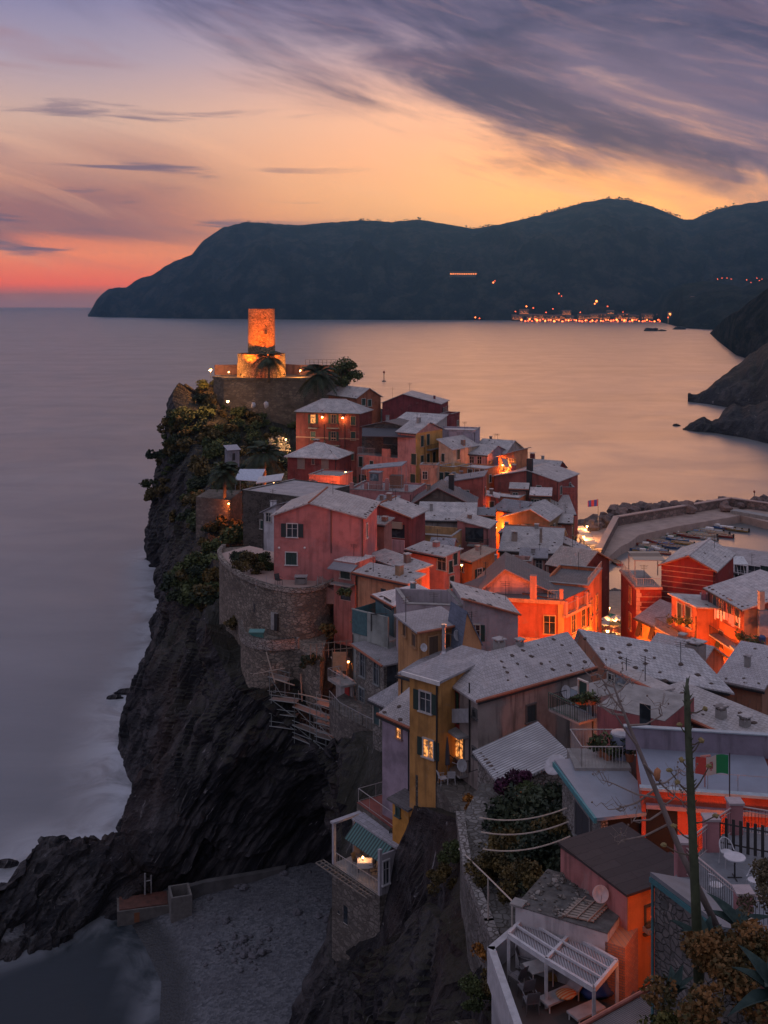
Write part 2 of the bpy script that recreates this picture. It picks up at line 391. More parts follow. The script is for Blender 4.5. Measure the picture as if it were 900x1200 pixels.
    def tiles(s, pts, sc=1.0, kind='raised_tile'):
        for (x, y) in pts:
            if -.2 <= x <= s.W+.2 and -.2 <= y <= s.D+.2: put(kind, STONE_ME, s.roof, (x+s.k*y, y, s.zr(x, y)+.03), rnd.uniform(0, 3), None, sc*rnd.uniform(.7, 1.15))
    def tiles_px(s, pl, sc=1.0):
        Mi = s.M.inverted(); c = Mi @ V((0, 0, CAMH))
        for px, py in pl:
            d = Mi.to_3x3() @ V(((px-PX0)/FOC, 1, -(py-HOR)/FOC)); lo, hi = .7*(-c.y if c.y < 0 else 1), 0
            k0 = None; k = 0.3; prev = None
            Yc = s.M.translation.y; k = Yc*.85
            while k < Yc*1.35:
                q = c+d*k; q.x -= s.k*q.y
                if -.3 <= q.x <= s.W+.3 and -.4 <= q.y <= s.D+.3 and q.z <= s.zr(q.x, q.y): k0 = q; break
                k += .08
            if k0: put('raised_tile', STONE_ME, s.roof, (k0.x+s.k*k0.y, k0.y, s.zr(k0.x, k0.y)+.03), rnd.uniform(0, 3), None, sc*rnd.uniform(.75, 1.2))
def house(label, fl, fr, ev, D, h, wall, roof='gf', rise=1.2, ap=.5, rm=None, over=.25, cat='house', name='house', frame=(.42, .40, .36), sh=GREEN,
          ph=.0, ntile=0, ridge=None, verge=None, pwall=None, group=None, th=.14, eaves=None, sk=0.0):
    s = House(); s.k = sk; A = P(fl[0], ev, fl[1]); B = V((XW(*fr), fr[1], A.z)); s.W = W = (B-A).length; s.D = D; s.h = h
    a = atan2(B.y-A.y, B.x-A.x); s.root = thing(name, label, cat, (A.x, A.y, A.z-h), a, group)
    s.M = Matrix.Translation((A.x, A.y, A.z-h)) @ Matrix.Rotation(a, 4, 'Z')
    s.fr = paint(frame, .6); s.sh = sh; s.wall = wall; rm = rm or slate(); s.rmat0 = rm; ov = over; r = rise; y0 = D*ap; x0 = W*ap
    f = {'gf': lambda x, y: h+r*(x/x0 if x < x0 else (W-x)/(W-x0)), 'gs': lambda x, y: h+r*(y/y0 if y < y0 else (D-y)/(D-y0)),
         'shR': lambda x, y: h+r*(1-x/W), 'shL': lambda x, y: h+r*x/W, 'shF': lambda x, y: h+r*y/D, 'shB': lambda x, y: h+r*(1-y/D),
         'hip': lambda x, y: h+r*min(1, y/(D/2), (D-y)/(D/2), x/(D/2), (W-x)/(D/2)),
         'hipL': lambda x, y: h+r*min(1, y/y0, (D-y)/(D-y0), x/y0), 'flat': lambda x, y: h}[roof]
    s.zr = f; m = MB(); o = ov
    # walls, up to the underside of the roof
    xs = [0, W] + ([x0] if roof == 'gf' else []); ys = [0, D] + ([y0] if roof in ('gs',) else [])
    xs.sort(); ys.sort(); e = -.02
    hh = (lambda x, y: h) if roof in ('hip', 'flat') else ((lambda x, y: f(max(x, .0), y) if x > 0 else h) if roof == 'hipL' else f)
    if roof == 'hipL': ys = [0, y0, D]
    pf = [(x, 0) for x in xs]; pr = [(W, y) for y in ys]; pb = [(x, D) for x in reversed(xs)]; pl = [(0, y) for y in reversed(ys)]
    for ring in (pf, pr, pb, pl):
        pts = [(ring[0][0], ring[0][1], 0), (ring[-1][0], ring[-1][1], 0)]+[(x, y, hh(x, y)+e) for x, y in reversed(ring)]
        m.face(pts)
    if roof == 'flat': m.face([(0, 0, h+e-.05), (W, 0, h+e-.05), (W, D, h+e-.05), (0, D, h+e-.05)])
    s.walls = m.build('wall', wall, s.root)
    # roof
    m = MB(); s.roof = None; ex = lambda x: -o if x == 0 else (W+o if x == W else x); ey = lambda y: -o if y == 0 else (D+o if y == D else y)
    def pt(x, y, X=None, Y=None): return (X, Y, 0)
    if roof in ('gf', 'shR', 'shL'):
        xx = xs
        for xa, xb in zip(xx, xx[1:]):
            sl = (f(xb, 0)-f(xa, 0))/(xb-xa); X0, X1 = ex(xa), ex(xb); z0, z1 = f(xa, 0)+sl*(X0-xa), f(xb, 0)+sl*(X1-xb)
            m.slab([(X0, -o, z0+th), (X1, -o, z1+th), (X1, D+o, z1+th), (X0, D+o, z0+th)], th)
    elif roof in ('gs', 'shF', 'shB'):
        for ya, yb in zip(ys, ys[1:]):
            sl = (f(0, yb)-f(0, ya))/(yb-ya); Y0, Y1 = ey(ya), ey(yb); z0, z1 = f(0, ya)+sl*(Y0-ya), f(0, yb)+sl*(Y1-yb)
            m.slab([(-o, Y0, z0+th), (W+o, Y0, z0+th), (W+o, Y1, z1+th), (-o, Y1, z1+th)], th)
    elif roof in ('hip', 'hipL'):
        k = D/2 if roof == 'hip' else y0; dz = -r/k*o; ze = h+dz+th; zt = h+r+th; yr = k
        RR = (W-k, yr, zt) if roof == 'hip' else (W+o, yr, zt); LL = (k, yr, zt)
        if roof == 'hip' and W < D: LL = RR = (W/2, D/2, zt)
        c = [(-o, -o, ze), (W+o, -o, ze), (W+o, D+o, ze), (-o, D+o, ze)]
        same = LL == RR
        m.slab([c[0], c[1], RR] + ([] if same else [LL]), th); m.slab([c[2], c[3], LL] + ([] if same else [RR]), th); m.slab([c[3], c[0], LL], th)
        if roof == 'hip': m.slab([c[1], c[2], RR], th)
    if roof != 'flat':
        s.roof = m.build('roof', rm, s.root, uv=True)
        e2 = MB()
        if roof == 'gf' and ridge: e2.bar((x0, -o, h+r+th), (x0, D+o, h+r+th), .13, 6)
        elif roof in ('gs',) and ridge: e2.bar((-o, y0, h+r+th), (W+o, y0, h+r+th), .13, 6)
        elif roof in ('hip', 'hipL') and ridge:
            e2.bar(LL, RR, .12, 6); e2.bar(c[0], LL, .1, 6); 
            if roof == 'hip': e2.bar(c[1], RR, .1, 6)
        if e2.v: e2.build('ridge_cap', ridge, s.roof)
        if verge:
            e2 = MB(); ov2 = o+.03
            if roof in ('gf', 'shR', 'shL'):
                for xa, xb in zip(xs, xs[1:]):
                    sl = (f(xb, 0)-f(xa, 0))/(xb-xa); X0, X1 = ex(xa), ex(xb)
                    e2.bar((X0, -ov2, f(xa, 0)+sl*(X0-xa)+.1), (X1, -ov2, f(xb, 0)+sl*(X1-xb)+.1), .11, 6)
            else: e2.bar((-ov2, -ov2, f(0, 0)+.03), (W+ov2, -ov2, f(0, 0)+.03), .11, 6)
            e2.build('verge_tiles', verge, s.roof)
        if ntile:
            pts = []
            for k in range(ntile):
                if k % 2: pts.append((rnd.uniform(.05, .95)*W, rnd.choice((.03, .04, .96))*D))
                else: pts.append((rnd.uniform(.05, .95)*W, rnd.uniform(.05, .95)*D))
            s.tiles(pts, .9)
    else:
        m = MB(); m.bb(.0, W, 0, D, h-.05, h); s.floor = m.build('terrace_floor', rm, s.root, uv=True)
        if ph:
            m = MB(); t = .2; m.bb(-.04, W+.04, -.04, t, h-.02, h+ph); m.bb(-.04, W+.04, D-t, D+.04, h-.02, h+ph); m.bb(-.04, t, t, D-t, h-.02, h+ph); m.bb(W-t, W+.04, t, D-t, h-.02, h+ph)
            s.par = m.build('parapet', pwall or wall, s.root)
            m = MB(); m.bb(-.1, W+.1, -.1, t+.06, h+ph, h+ph+.07); m.bb(-.1, t+.06, t+.06, D, h+ph, h+ph+.07); m.bb(W-t-.06, W+.1, t+.06, D, h+ph, h+ph+.07); m.build('coping', CONC, s.par)
    s.rm = rm; HOUSES.append(s)
    if sk:
        for ob in s.root.children_recursive:
            if ob.type == 'MESH' and ob.data is not STONE_ME:
                for vv in ob.data.vertices: vv.co.x += sk*vv.co.y
    if eaves and roof != 'flat':
        m = MB(); m.bb(-o, W+o, -o-.14, -o-.01, h-.12, h+.02); m.build('gutter', eaves, s.roof)
    return s

# ---------------------------------------------------------------- vegetation
def leaf_mesh(name, mat, lumps, n, size, seed, flat=.0):
    r = random.Random(seed); v = []; f = []
    for k in range(n):
        c, rad = lumps[k % len(lumps)]
        d = V((r.gauss(0, 1), r.gauss(0, 1), r.gauss(0, 1))).normalized(); q = r.random()**.33*(1+.22*noise.noise(d*2+V((seed, 0, 0))))
        if r.random() < .08: q *= r.uniform(1.05, 1.3)
        p = V(c)+V((d.x*rad[0], d.y*rad[1], d.z*rad[2]))*q
        a = V((r.gauss(0, 1), r.gauss(0, 1), r.gauss(0, .7))).normalized(); b = a.orthogonal().normalized(); s = size*r.uniform(.6, 1.4)
        b = Matrix.Rotation(r.uniform(0, 6.3), 3, a) @ b
        i = len(v); w = .38
        v += [tuple(p-a*s*.5), tuple(p+b*s*w), tuple(p+a*s*.5), tuple(p-b*s*w)]; f.append((i, i+1, i+2, i+3))
    me = bpy.data.meshes.new(name); me.from_pydata(v, [], f); me.materials.append(mat); return me
def lumps_for(seed, n, R3, r0):
    r = random.Random(seed); L = []
    for k in range(n):
        a = r.uniform(0, 2*pi); q = sqrt(r.random()); z = r.uniform(.15, 1)
        k2 = sqrt(max(.1, 1-(z*.9)**2)); rr = r0*r.uniform(.6, 1.15)
        L.append(((R3[0]*q*k2*cos(a), R3[1]*q*k2*sin(a), R3[2]*z), (rr, rr, rr*.8)))
    return L
LM1 = leafmat(); LM2 = leafmat((.04, .035, .015), (.13, .09, .03)); LM3 = leafmat((.02, .03, .02), (.05, .065, .035)); LM4 = leafmat((.12, .05, .015), (.38, .16, .03), 2.0)
BUSH = [leaf_mesh('shrub_leaves', m, lumps_for(k, 8, (1.3, 1.3, 1.2), .62), 620, .36, k) for k, m in enumerate((LM1, LM2, LM3, LM2, LM1))]
NEARB = [leaf_mesh('shrub_leaves', m, lumps_for(20+k, 14, (1.3, 1.3, 1.3), .5), 3600, .15, 30+k) for k, m in enumerate((LM1, LM2, LM3))]
TWIG = bark()
def shrub_tag(o, label, group=None, cat='shrub'): return tag(o, label, cat, group)
def palm(label, loc, h, crown, nf=22, seed=1, litc=None):
    r = random.Random(seed); t = thing('palm_tree', label, 'palm tree', loc)
    m = MB(); m.tube([(0, 0, -1), (.05, 0, h*.4), (.0, .03, h)], [.34, .26, .28], 9); m.lump((0, 0, h), (.5, .5, .6), seed); m.build('trunk', bark(), t, True)
    m = MB()
    for k in range(nf):
        a = 2*pi*k/nf+r.uniform(-.15, .15); el = r.choice((.95, .6, .25, -.1, -.35))+r.uniform(-.15, .15); L = crown*r.uniform(.8, 1.1); n = 11; pts = []
        for j in range(n+1):
            s = j/n; x = L*s*cos(el)*(1-.12*s); z = L*(s*sin(el)-.55*s*s); pts.append(V((x*cos(a), x*sin(a), h+.25+z)))
        for j in range(1, n):
            p = pts[j]; d = (pts[j+1]-pts[j-1]).normalized(); sd = d.cross(V((0, 0, 1))).normalized(); w = crown*.30*sin(pi*min(1, .12+j/n*.9))+.06
            for sg in (-1, 1):
                for q in (0, .5):
                    pp = p.lerp(pts[j+1], q); tip = pp+(sd*sg*.8+d*.55).normalized()*w+V((0, 0, -.28*w)); m.face([pp-d*.11, pp+d*.11, tip])
        m.tube(pts, [.05*(1-.8*j/n) for j in range(n+1)], 4)
    m.build('crown', LM3 if litc is None else litc, t); return t
def tree(label, loc, h, rad, seed, mat=LM1, n=2200, size=.4, cat='tree', group=None):
    t = thing('tree', label, cat, loc, 0, group); r = random.Random(seed); m = MB(); m.tube([(0, 0, -1), (.1, 0, h*.35), (.2, .1, h*.7)], [.28, .2, .1], 7); L = lumps_for(seed, 13, (rad, rad, h*.62), rad*.42)
    L = [((c[0], c[1], c[2]+h*.3), q) for c, q in L]
    for c, q in L[:7]: m.tube([(.1, 0, h*.35), (c[0]*.5, c[1]*.5, (h*.35+c[2])/2), c], [.12, .07, .03], 5)
    m.build('trunk', bark(), t, True); put('crown', leaf_mesh('crown', mat, L, n, size, seed), t); return t

# ---------------------------------------------------------------- land
def smooth_cols(cols, sub):
    out = []
    n = len(cols)
    for i in range(n-1):
        p0, p1, p2, p3 = cols[max(0, i-1)], cols[i], cols[i+1], cols[min(n-1, i+2)]
        L = max((V(a)-V(b)).length for a, b in zip(p1[:2], p2[:2])); k = max(2, int(L/sub))
        for j in range(k):
            s = j/k; row = []
            for a, b, c, d in zip(p0, p1, p2, p3):
                a, b, c, d = V(a), V(b), V(c), V(d)
                q = .5*((2*b)+(c-a)*s+(2*a-5*b+4*c-d)*s*s+(3*b-a-3*c+d)*s**3)
                row.append(q.lerp(b.lerp(c, s), .4))
            out.append(row)
    out.append([V(p) for p in cols[-1]]); return out
def grid_obj(name, rows, mat, smooth=False, attr=None):
    n = len(rows[0]); v = [tuple(p) for r in rows for p in r]; f = []
    for i in range(len(rows)-1):
        for j in range(n-1): f.append((i*n+j, (i+1)*n+j, (i+1)*n+j+1, i*n+j+1))
    me = bpy.data.meshes.new(name); me.from_pydata(v, [], f); me.materials.append(mat)
    if smooth: me.polygons.foreach_set('use_smooth', [True]*len(f))
    return put(name, me)
BED = V((.78, .20, -.59)).normalized(); JT = V((-.45, .55, -.7)).normalized()
def rocky(p, nrm, amp=1.0, sc=1.0, BED=BED):
    q = p*.09*sc; d = noise.fractal(q, 1.0, 2.1, 5)*1.7
    b = p.dot(BED)*sc; w = noise.noise(p*.10*sc)*1.3; al = noise.noise(p*.06*sc+V((9, 2, 4)))*.5+.6
    for fq, am, sd in ((.42, 2.0, 1.0), (1.15, 1.15, 5.0), (2.3, .5, 9.0)):
        bb = b*fq+w*fq+noise.noise(p*.3*sc)*.25; i = floor(bb); fr = bb-i; ju = floor((p.dot(JT)*.2+noise.noise(p*.2)*.7)*fq*1.6*sc+sd); h0 = noise.cell(V((i+.5, sd+.5+ju*3, .5))); h1 = noise.cell(V((i+1.5, sd+.5+ju*3, .5)))
        q = max(0.0, (fr-.8)/.2); d += (h0+(h1-h0)*q)*am*al*.75
    d += noise.ridged_multi_fractal(p*.16*sc, .9, 2.2, 6, 1.0, 2.0)*.5-.6
    return p+nrm*d*amp
def landmass(name, cols, rows=(3, 64, 12, 10, 4), sub=.45, mat=None, expo=2.6, amp=1.0):
    C = smooth_cols(cols, sub); out = []
    for row in C:
        pts = []
        for k in range(len(row)-1):
            a, b = row[k], row[k+1]
            for j in range(rows[k]):
                s = j/rows[k]
                if k == 1:
                    g = s**(1.1+max(0, min(1, (a.y-150)/60))*(expo-1.1))*.85+.15*s; p = V((a.x+(b.x-a.x)*g, a.y+(b.y-a.y)*g, a.z+(b.z-a.z)*s))
                else: p = a.lerp(b, s)
                pts.append((p, k, s))
        pts.append((row[-1], len(row), 0)); out.append(pts)
    res = []
    for i, pts in enumerate(out):
        r2 = []
        for j, (p, k, s) in enumerate(pts):
            a = out[max(0, i-1)][j][0]; b = out[min(len(out)-1, i+1)][j][0]; c = pts[max(0, j-1)][0]; d = pts[min(len(pts)-1, j+1)][0]
            nn = (b-a).cross(d-c)
            nn = nn.normalized() if nn.length > 1e-6 else V((0, 0, 1))
            if k <= 1: am = 1.0 if k == 1 and s > .05 else .5
            elif k == 2: am = max(.25, 1-s*3)
            else: am = .2
            if k == 1 and s > .85: am = max(.4, 1-(s-.85)*4)
            r2.append(rocky(p, -nn, am*amp))
        res.append(r2)
    return grid_obj(name, res, mat or rockmat())
def rock(c, r, seed, name='rock', mat=None, label=None, group=None, cat='rock', kind=None, n=18, m=12, rough=.28, parent=None):
    b = MB(); b.lump((0, 0, 0), r, seed, 0, n, m, rough); o = b.build(name, mat or rockmat(), parent, loc=c); tag(o, label, cat, group, kind); return o
# ---------------------------------------------------------------- camera, world, air
scene.render.engine = 'CYCLES'; scene.cycles.use_denoising = True; scene.cycles.max_bounces = 4; scene.cycles.diffuse_bounces = 2; scene.cycles.glossy_bounces = 2
scene.cycles.volume_bounces = 0; scene.cycles.transparent_max_bounces = 4; scene.cycles.caustics_reflective = False; scene.cycles.caustics_refractive = False
scene.cycles.sample_clamp_indirect = 4.0; scene.cycles.use_light_tree = True; scene.cycles.blur_glossy = 1.0
vs = scene.view_settings; vs.view_transform = 'Standard'; vs.look = 'None'; vs.gamma = 1.0; vs.use_curve_mapping = False; vs.exposure = 0.22
cam = bpy.data.cameras.new('camera'); co = bpy.data.objects.new('camera', cam); COL.objects.link(co); co.location = (0, 0, CAMH); co.rotation_euler = (R(90), 0, 0)
cam.sensor_fit = 'VERTICAL'; cam.sensor_height = 36; cam.lens = 36*FOC/1200; cam.shift_y = -(600-HOR)/1200; cam.clip_start = .5; cam.clip_end = 60000; scene.camera = co
SUN_AZ, SUN_EL = R(9), R(7.5)
w = bpy.data.worlds.new('World'); scene.world = w; w.use_nodes = True; t = NT(w.node_tree); t.n.clear()
wo = t.add('ShaderNodeOutputWorld'); bg = t.add('ShaderNodeBackground'); t.l.new(bg.outputs[0], wo.inputs[0])
sky = t.add('ShaderNodeTexSky'); sky.sky_type = 'NISHITA'; sky.sun_disc = False; sky.sun_elevation = R(1.2); sky.sun_rotation = SUN_AZ; sky.altitude = 60; sky.air_density = 1.4; sky.dust_density = 3.0; sky.ozone_density = 2.0
dv = t.add('ShaderNodeTexCoord').outputs['Generated']; sx = t.add('ShaderNodeSeparateXYZ', {0: dv}).outputs
az = t.math('ARCTAN2', sx[0], sx[1]); el = t.math('ARCSINE', sx[2]); M = t.math
uvw = t.add('ShaderNodeCombineXYZ', {0: az, 1: el, 2: 0.0}).outputs[0]
E = lambda py: (HOR-py)/1300.0/.6           # picture row -> ramp position (elevation 0 .. 0.6 rad)
el6 = M('DIVIDE', el, .6, clamp=True)
# clear sky: left, sunset and right columns over elevation
cl = t.ramp(el6, [(0, S(172,114,112)), (E(346), S(182,106,92)), (E(333), (1.5, .16, .01, 1)), (E(300), (1.6, .36, .05, 1)), (E(276), S(232,124,76)), (E(215), S(206,146,112)), (E(150), S(196,158,138)), (E(80), S(154,138,150)), (E(0), S(110,108,142)), (1, S(128,128,158))])
cs = t.ramp(el6, [(0, S(225,128,76)), (E(285), S(255,176,96)), (E(240), (1.08, .50, .17, 1)), (E(190), (1.05, .47, .20, 1)), (E(130), S(242,178,138)), (E(60), S(184,152,150)), (E(0), S(132,120,146)), (1, S(130,128,158))])
cr = t.ramp(el6, [(0, S(214,120,80)), (E(260), S(240,160,92)), (E(215), S(222,156,112)), (E(150), S(176,140,134)), (E(60), S(140,122,142)), (E(0), S(116,108,138)), (1, S(122,122,158))])
c = t.mix(t.mapr(az, -.30, .10), cl, cs); c = t.mix(t.mapr(az, .18, .40), c, cr)
# the bright glow where the sun went down behind the ridge
gd = M('SQRT', M('ADD', M('POWER', M('MULTIPLY', M('SUBTRACT', az, .215), 1.0), 2.0), M('POWER', M('MULTIPLY', M('SUBTRACT', el, .072), 1.9), 2.0)))
c = t.mix(M('MULTIPLY', M('POWER', t.mapr(gd, .24, .0), 1.1), .95), c, (1.55, .60, .13, 1))
# cloud bank from upper left to the right
sh1 = t.add('ShaderNodeCombineXYZ', {0: az, 1: M('ADD', el, M('MULTIPLY', az, .30)), 2: 0.0}).outputs[0]; sh2 = t.add('ShaderNodeCombineXYZ', {0: az, 1: M('ADD', el, M('MULTIPLY', az, .15)), 2: 0.0}).outputs[0]
wv = t.scalev(sh1, (5.0, 16.0, 1), (0, 0, 0), (0, 0, R(-14)))
n1 = t.noise(wv, 1.0, 7, .58, .6); n2 = t.noise(t.scalev(sh2, (2.6, 19.0, 1), (3.1, 1.7, 0), (0, 0, R(9))), 1.0, 6, .55, .9); n3 = t.noise(t.scalev(sh1, (10, 58, 1), (1, 5, 0), (0, 0, R(-12))), 1.0, 6, .62, .4)
dl = M('SUBTRACT', el, M('SUBTRACT', .196, M('MULTIPLY', az, .36)))
bank = t.mapr(M('ADD', dl, M('MULTIPLY', M('SUBTRACT', M('ADD', M('MULTIPLY', n1, .7), M('MULTIPLY', n3, .3)), .5), .36)), -.055, .05)
bank = M('MULTIPLY', bank, t.mapr(az, -.36, -.12))
bank = M('MULTIPLY', bank, t.mapr(el, .7, .35))
bc = t.mix(t.mapr(n1, .35, .66), S(98, 86, 108), S(50, 51, 78))
bc = t.mix(M('MULTIPLY', t.mapr(n3, .5, .72), .45), bc, S(146, 112, 116))
c = t.mix(M('MULTIPLY', bank, t.mapr(gd, .02, .13, .3, .95)), c, bc)
# mauve bank low on the left, with the burning gap under it
lb = M('MULTIPLY', M('MULTIPLY', t.mapr(M('ADD', el, M('MULTIPLY', M('SUBTRACT', n2, .5), .07)), .046, .062), t.mapr(M('ADD', el, M('MULTIPLY', M('SUBTRACT', n2, .5), .10)), .145, .085)), t.mapr(az, -.08, -.26))
c = t.mix(M('MULTIPLY', lb, .85), c, t.mix(n3, S(108, 82, 92), S(180, 110, 84)))
# thin streaks everywhere and a few dark slivers
st = M('MULTIPLY', t.mapr(n2, .53, .70), t.mapr(el, .02, .06)); st = M('MULTIPLY', st, t.mapr(el, .5, .2))
c = t.mix(M('MULTIPLY', st, t.mapr(az, .1, -.2, .25, .6)), c, S(146, 104, 104))
n4 = t.noise(t.scalev(uvw, (5.5, 62, 1), (7.3, 2.2, 0), (0, 0, R(-3))), 1.0, 5, .55, .5)
sv = M('MULTIPLY', t.mapr(n4, .565, .68), M('MULTIPLY', t.mapr(el, .015, .035), t.mapr(el, .20, .15)))
c = t.mix(M('MULTIPLY', M('MULTIPLY', sv, t.mapr(az, .02, -.18)), .75), c, S(84, 74, 98))
n5 = t.noise(t.scalev(sh1, (6, 40, 1), (2.3, 8.2, 0), (0, 0, R(8))), 1.0, 5, .5, .7)
c = t.mix(M('MULTIPLY', M('MULTIPLY', t.mapr(n5, .52, .75), t.mapr(el, .19, .10)), .25), c, S(255, 190, 140))
# the rest of the dome: cool dusk overhead and behind
back = t.mapr(M('ABSOLUTE', az), .7, 1.9)
c = t.mix(back, c, t.ramp(el6, [(0, S(124, 110, 128)), (.4, S(150, 140, 158)), (1, S(154, 150, 174))]))
c = t.mix(t.mapr(el, .28, .9), c, S(152, 149, 166))
c = t.mix(t.mapr(el, 0.0, -.05), c, S(60, 60, 72))
nk = t.add('ShaderNodeVectorMath', {0: sky.outputs[0], 3: .05}, operation='SCALE').outputs[0]
c = t.mix(.04, c, nk)
t.l.new(c, bg.inputs[0]); bg.inputs[1].default_value = 1.36
sun = light('SUN', None, (0, 0, 200), .34, (1, .42, .15), name='afterglow_sun'); sun.data.angle = R(24)
sun.rotation_euler = (V((sin(SUN_AZ)*cos(SUN_EL), cos(SUN_AZ)*cos(SUN_EL), sin(SUN_EL)))).to_track_quat('Z', 'Y').to_euler()
# sea
def seamat():
    m, t, b = newmat('sea_water'); tc = t.add('ShaderNodeTexCoord').outputs['Object']
    n = t.noise(t.scalev(tc, (.004, .018, 1)), 1.0, 6, .62, .8); n2 = t.noise(t.scalev(tc, (.25, .5, 1)), 1.0, 4, .6); n3 = t.noise(tc, .03, 5, .6, .8)
    at = t.add('ShaderNodeAttribute'); at.attribute_name = 'foam'; fo = at.outputs['Fac']
    fo = M2 = t.math('MULTIPLY', fo, t.mapr(t.noise(tc, .12, 5, .65, 1.0), .30, .62))
    base = t.mix(t.mapr(n, .35, .65), (.085, .094, .10, 1), (.13, .138, .145, 1))
    cove_dark = t.add('ShaderNodeAttribute'); cove_dark.attribute_name = 'clear'; cove_dark = cove_dark.outputs['Fac']; base = t.mix(cove_dark, base, (.003, .010, .015, 1))  # clearer cove water, with extra darkness painted into its colour as shade
    base = t.mix(fo, base, (.46, .49, .55, 1))
    t.l.new(base, b.inputs['Base Color']); b.inputs['IOR'].default_value = 1.72
    t.l.new(t.math('ADD', t.mapr(n3, .3, .7, .30, .36), t.math('MULTIPLY', fo, .5)), b.inputs['Roughness'])
    t.l.new(t.mapr(cove_dark, 0, 1, .5, .12), b.inputs['Specular IOR Level'])  # cove reflection dimmed by hand to keep that corner dark
    bump(t, b, n2, .06, .4)
    return m
def ring_sea():
    me = bpy.data.meshes.new('sea'); v = []; f = []; r = []
    xs = [-14000, -9000, -5500, -3000, -1600, -900, -500, -280]+[-160+2*k for k in range(0, 111)]+[90, 140, 260, 500, 900, 1600, 3000, 5500, 9000, 14000]
    ys = [-60, 0, 30]+[44+2*k for k in range(0, 125)]+[310, 360, 450, 600, 850, 1200, 1800, 2600, 3800, 5500, 8000, 11000, 14500]
    for y in ys:
        for x in xs: v.append((x, y, 0))
    n = len(xs)
    for j in range(len(ys)-1):
        for i in range(n-1): f.append((j*n+i, j*n+i+1, (j+1)*n+i+1, (j+1)*n+i))
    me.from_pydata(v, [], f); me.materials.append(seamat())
    a = me.attributes.new('foam', 'FLOAT', 'POINT'); vals = []
    for x, y, z in v:
        best = 1e9
        if -160 <= x <= 110 and 40 < y < 320:
            for (p, q) in SHORE:
                L2 = (q-p).length_squared; tt = max(0, min(1, (V((x, y))-p).dot(q-p)/L2)); best = min(best, (V((x, y))-p-(q-p)*tt).length)
        cv = y < 110.5 and x > -50; vals.append((max(0.0, 1-best/2.5)*.3 if cv else max(0.0, 1-best/9.0)**1.2*.95) if best < 9 else 0.0)
    a.data.foreach_set('value', vals); a = me.attributes.new('clear', 'FLOAT', 'POINT'); a.data.foreach_set('value', [max(0, min(1, (113-y)/6))*(1 if -60 < x < 0 else 0) for x, y, z in v]); o = put('sea', me); tag(o, None, None, None, 'structure'); return o  # second attribute marks the cove that is painted darker
def hazebox():
    m = bpy.data.materials.new('haze'); m.use_nodes = True; t = NT(m.node_tree); t.n.clear(); o = t.add('ShaderNodeOutputMaterial')
    pv = t.add('ShaderNodeVolumePrincipled'); pv.inputs['Color'].default_value = (.20, .54, 1.0, 1); pv.inputs['Density'].default_value = HAZE; pv.inputs['Anisotropy'].default_value = .74
    t.l.new(pv.outputs[0], o.inputs['Volume'])
    b = MB(); b.bb(-15000, 15000, -120, 15200, -9, 760); ob = b.build('haze', m); tag(ob, None, None, None, 'stuff')
HAZE = 7.5e-5
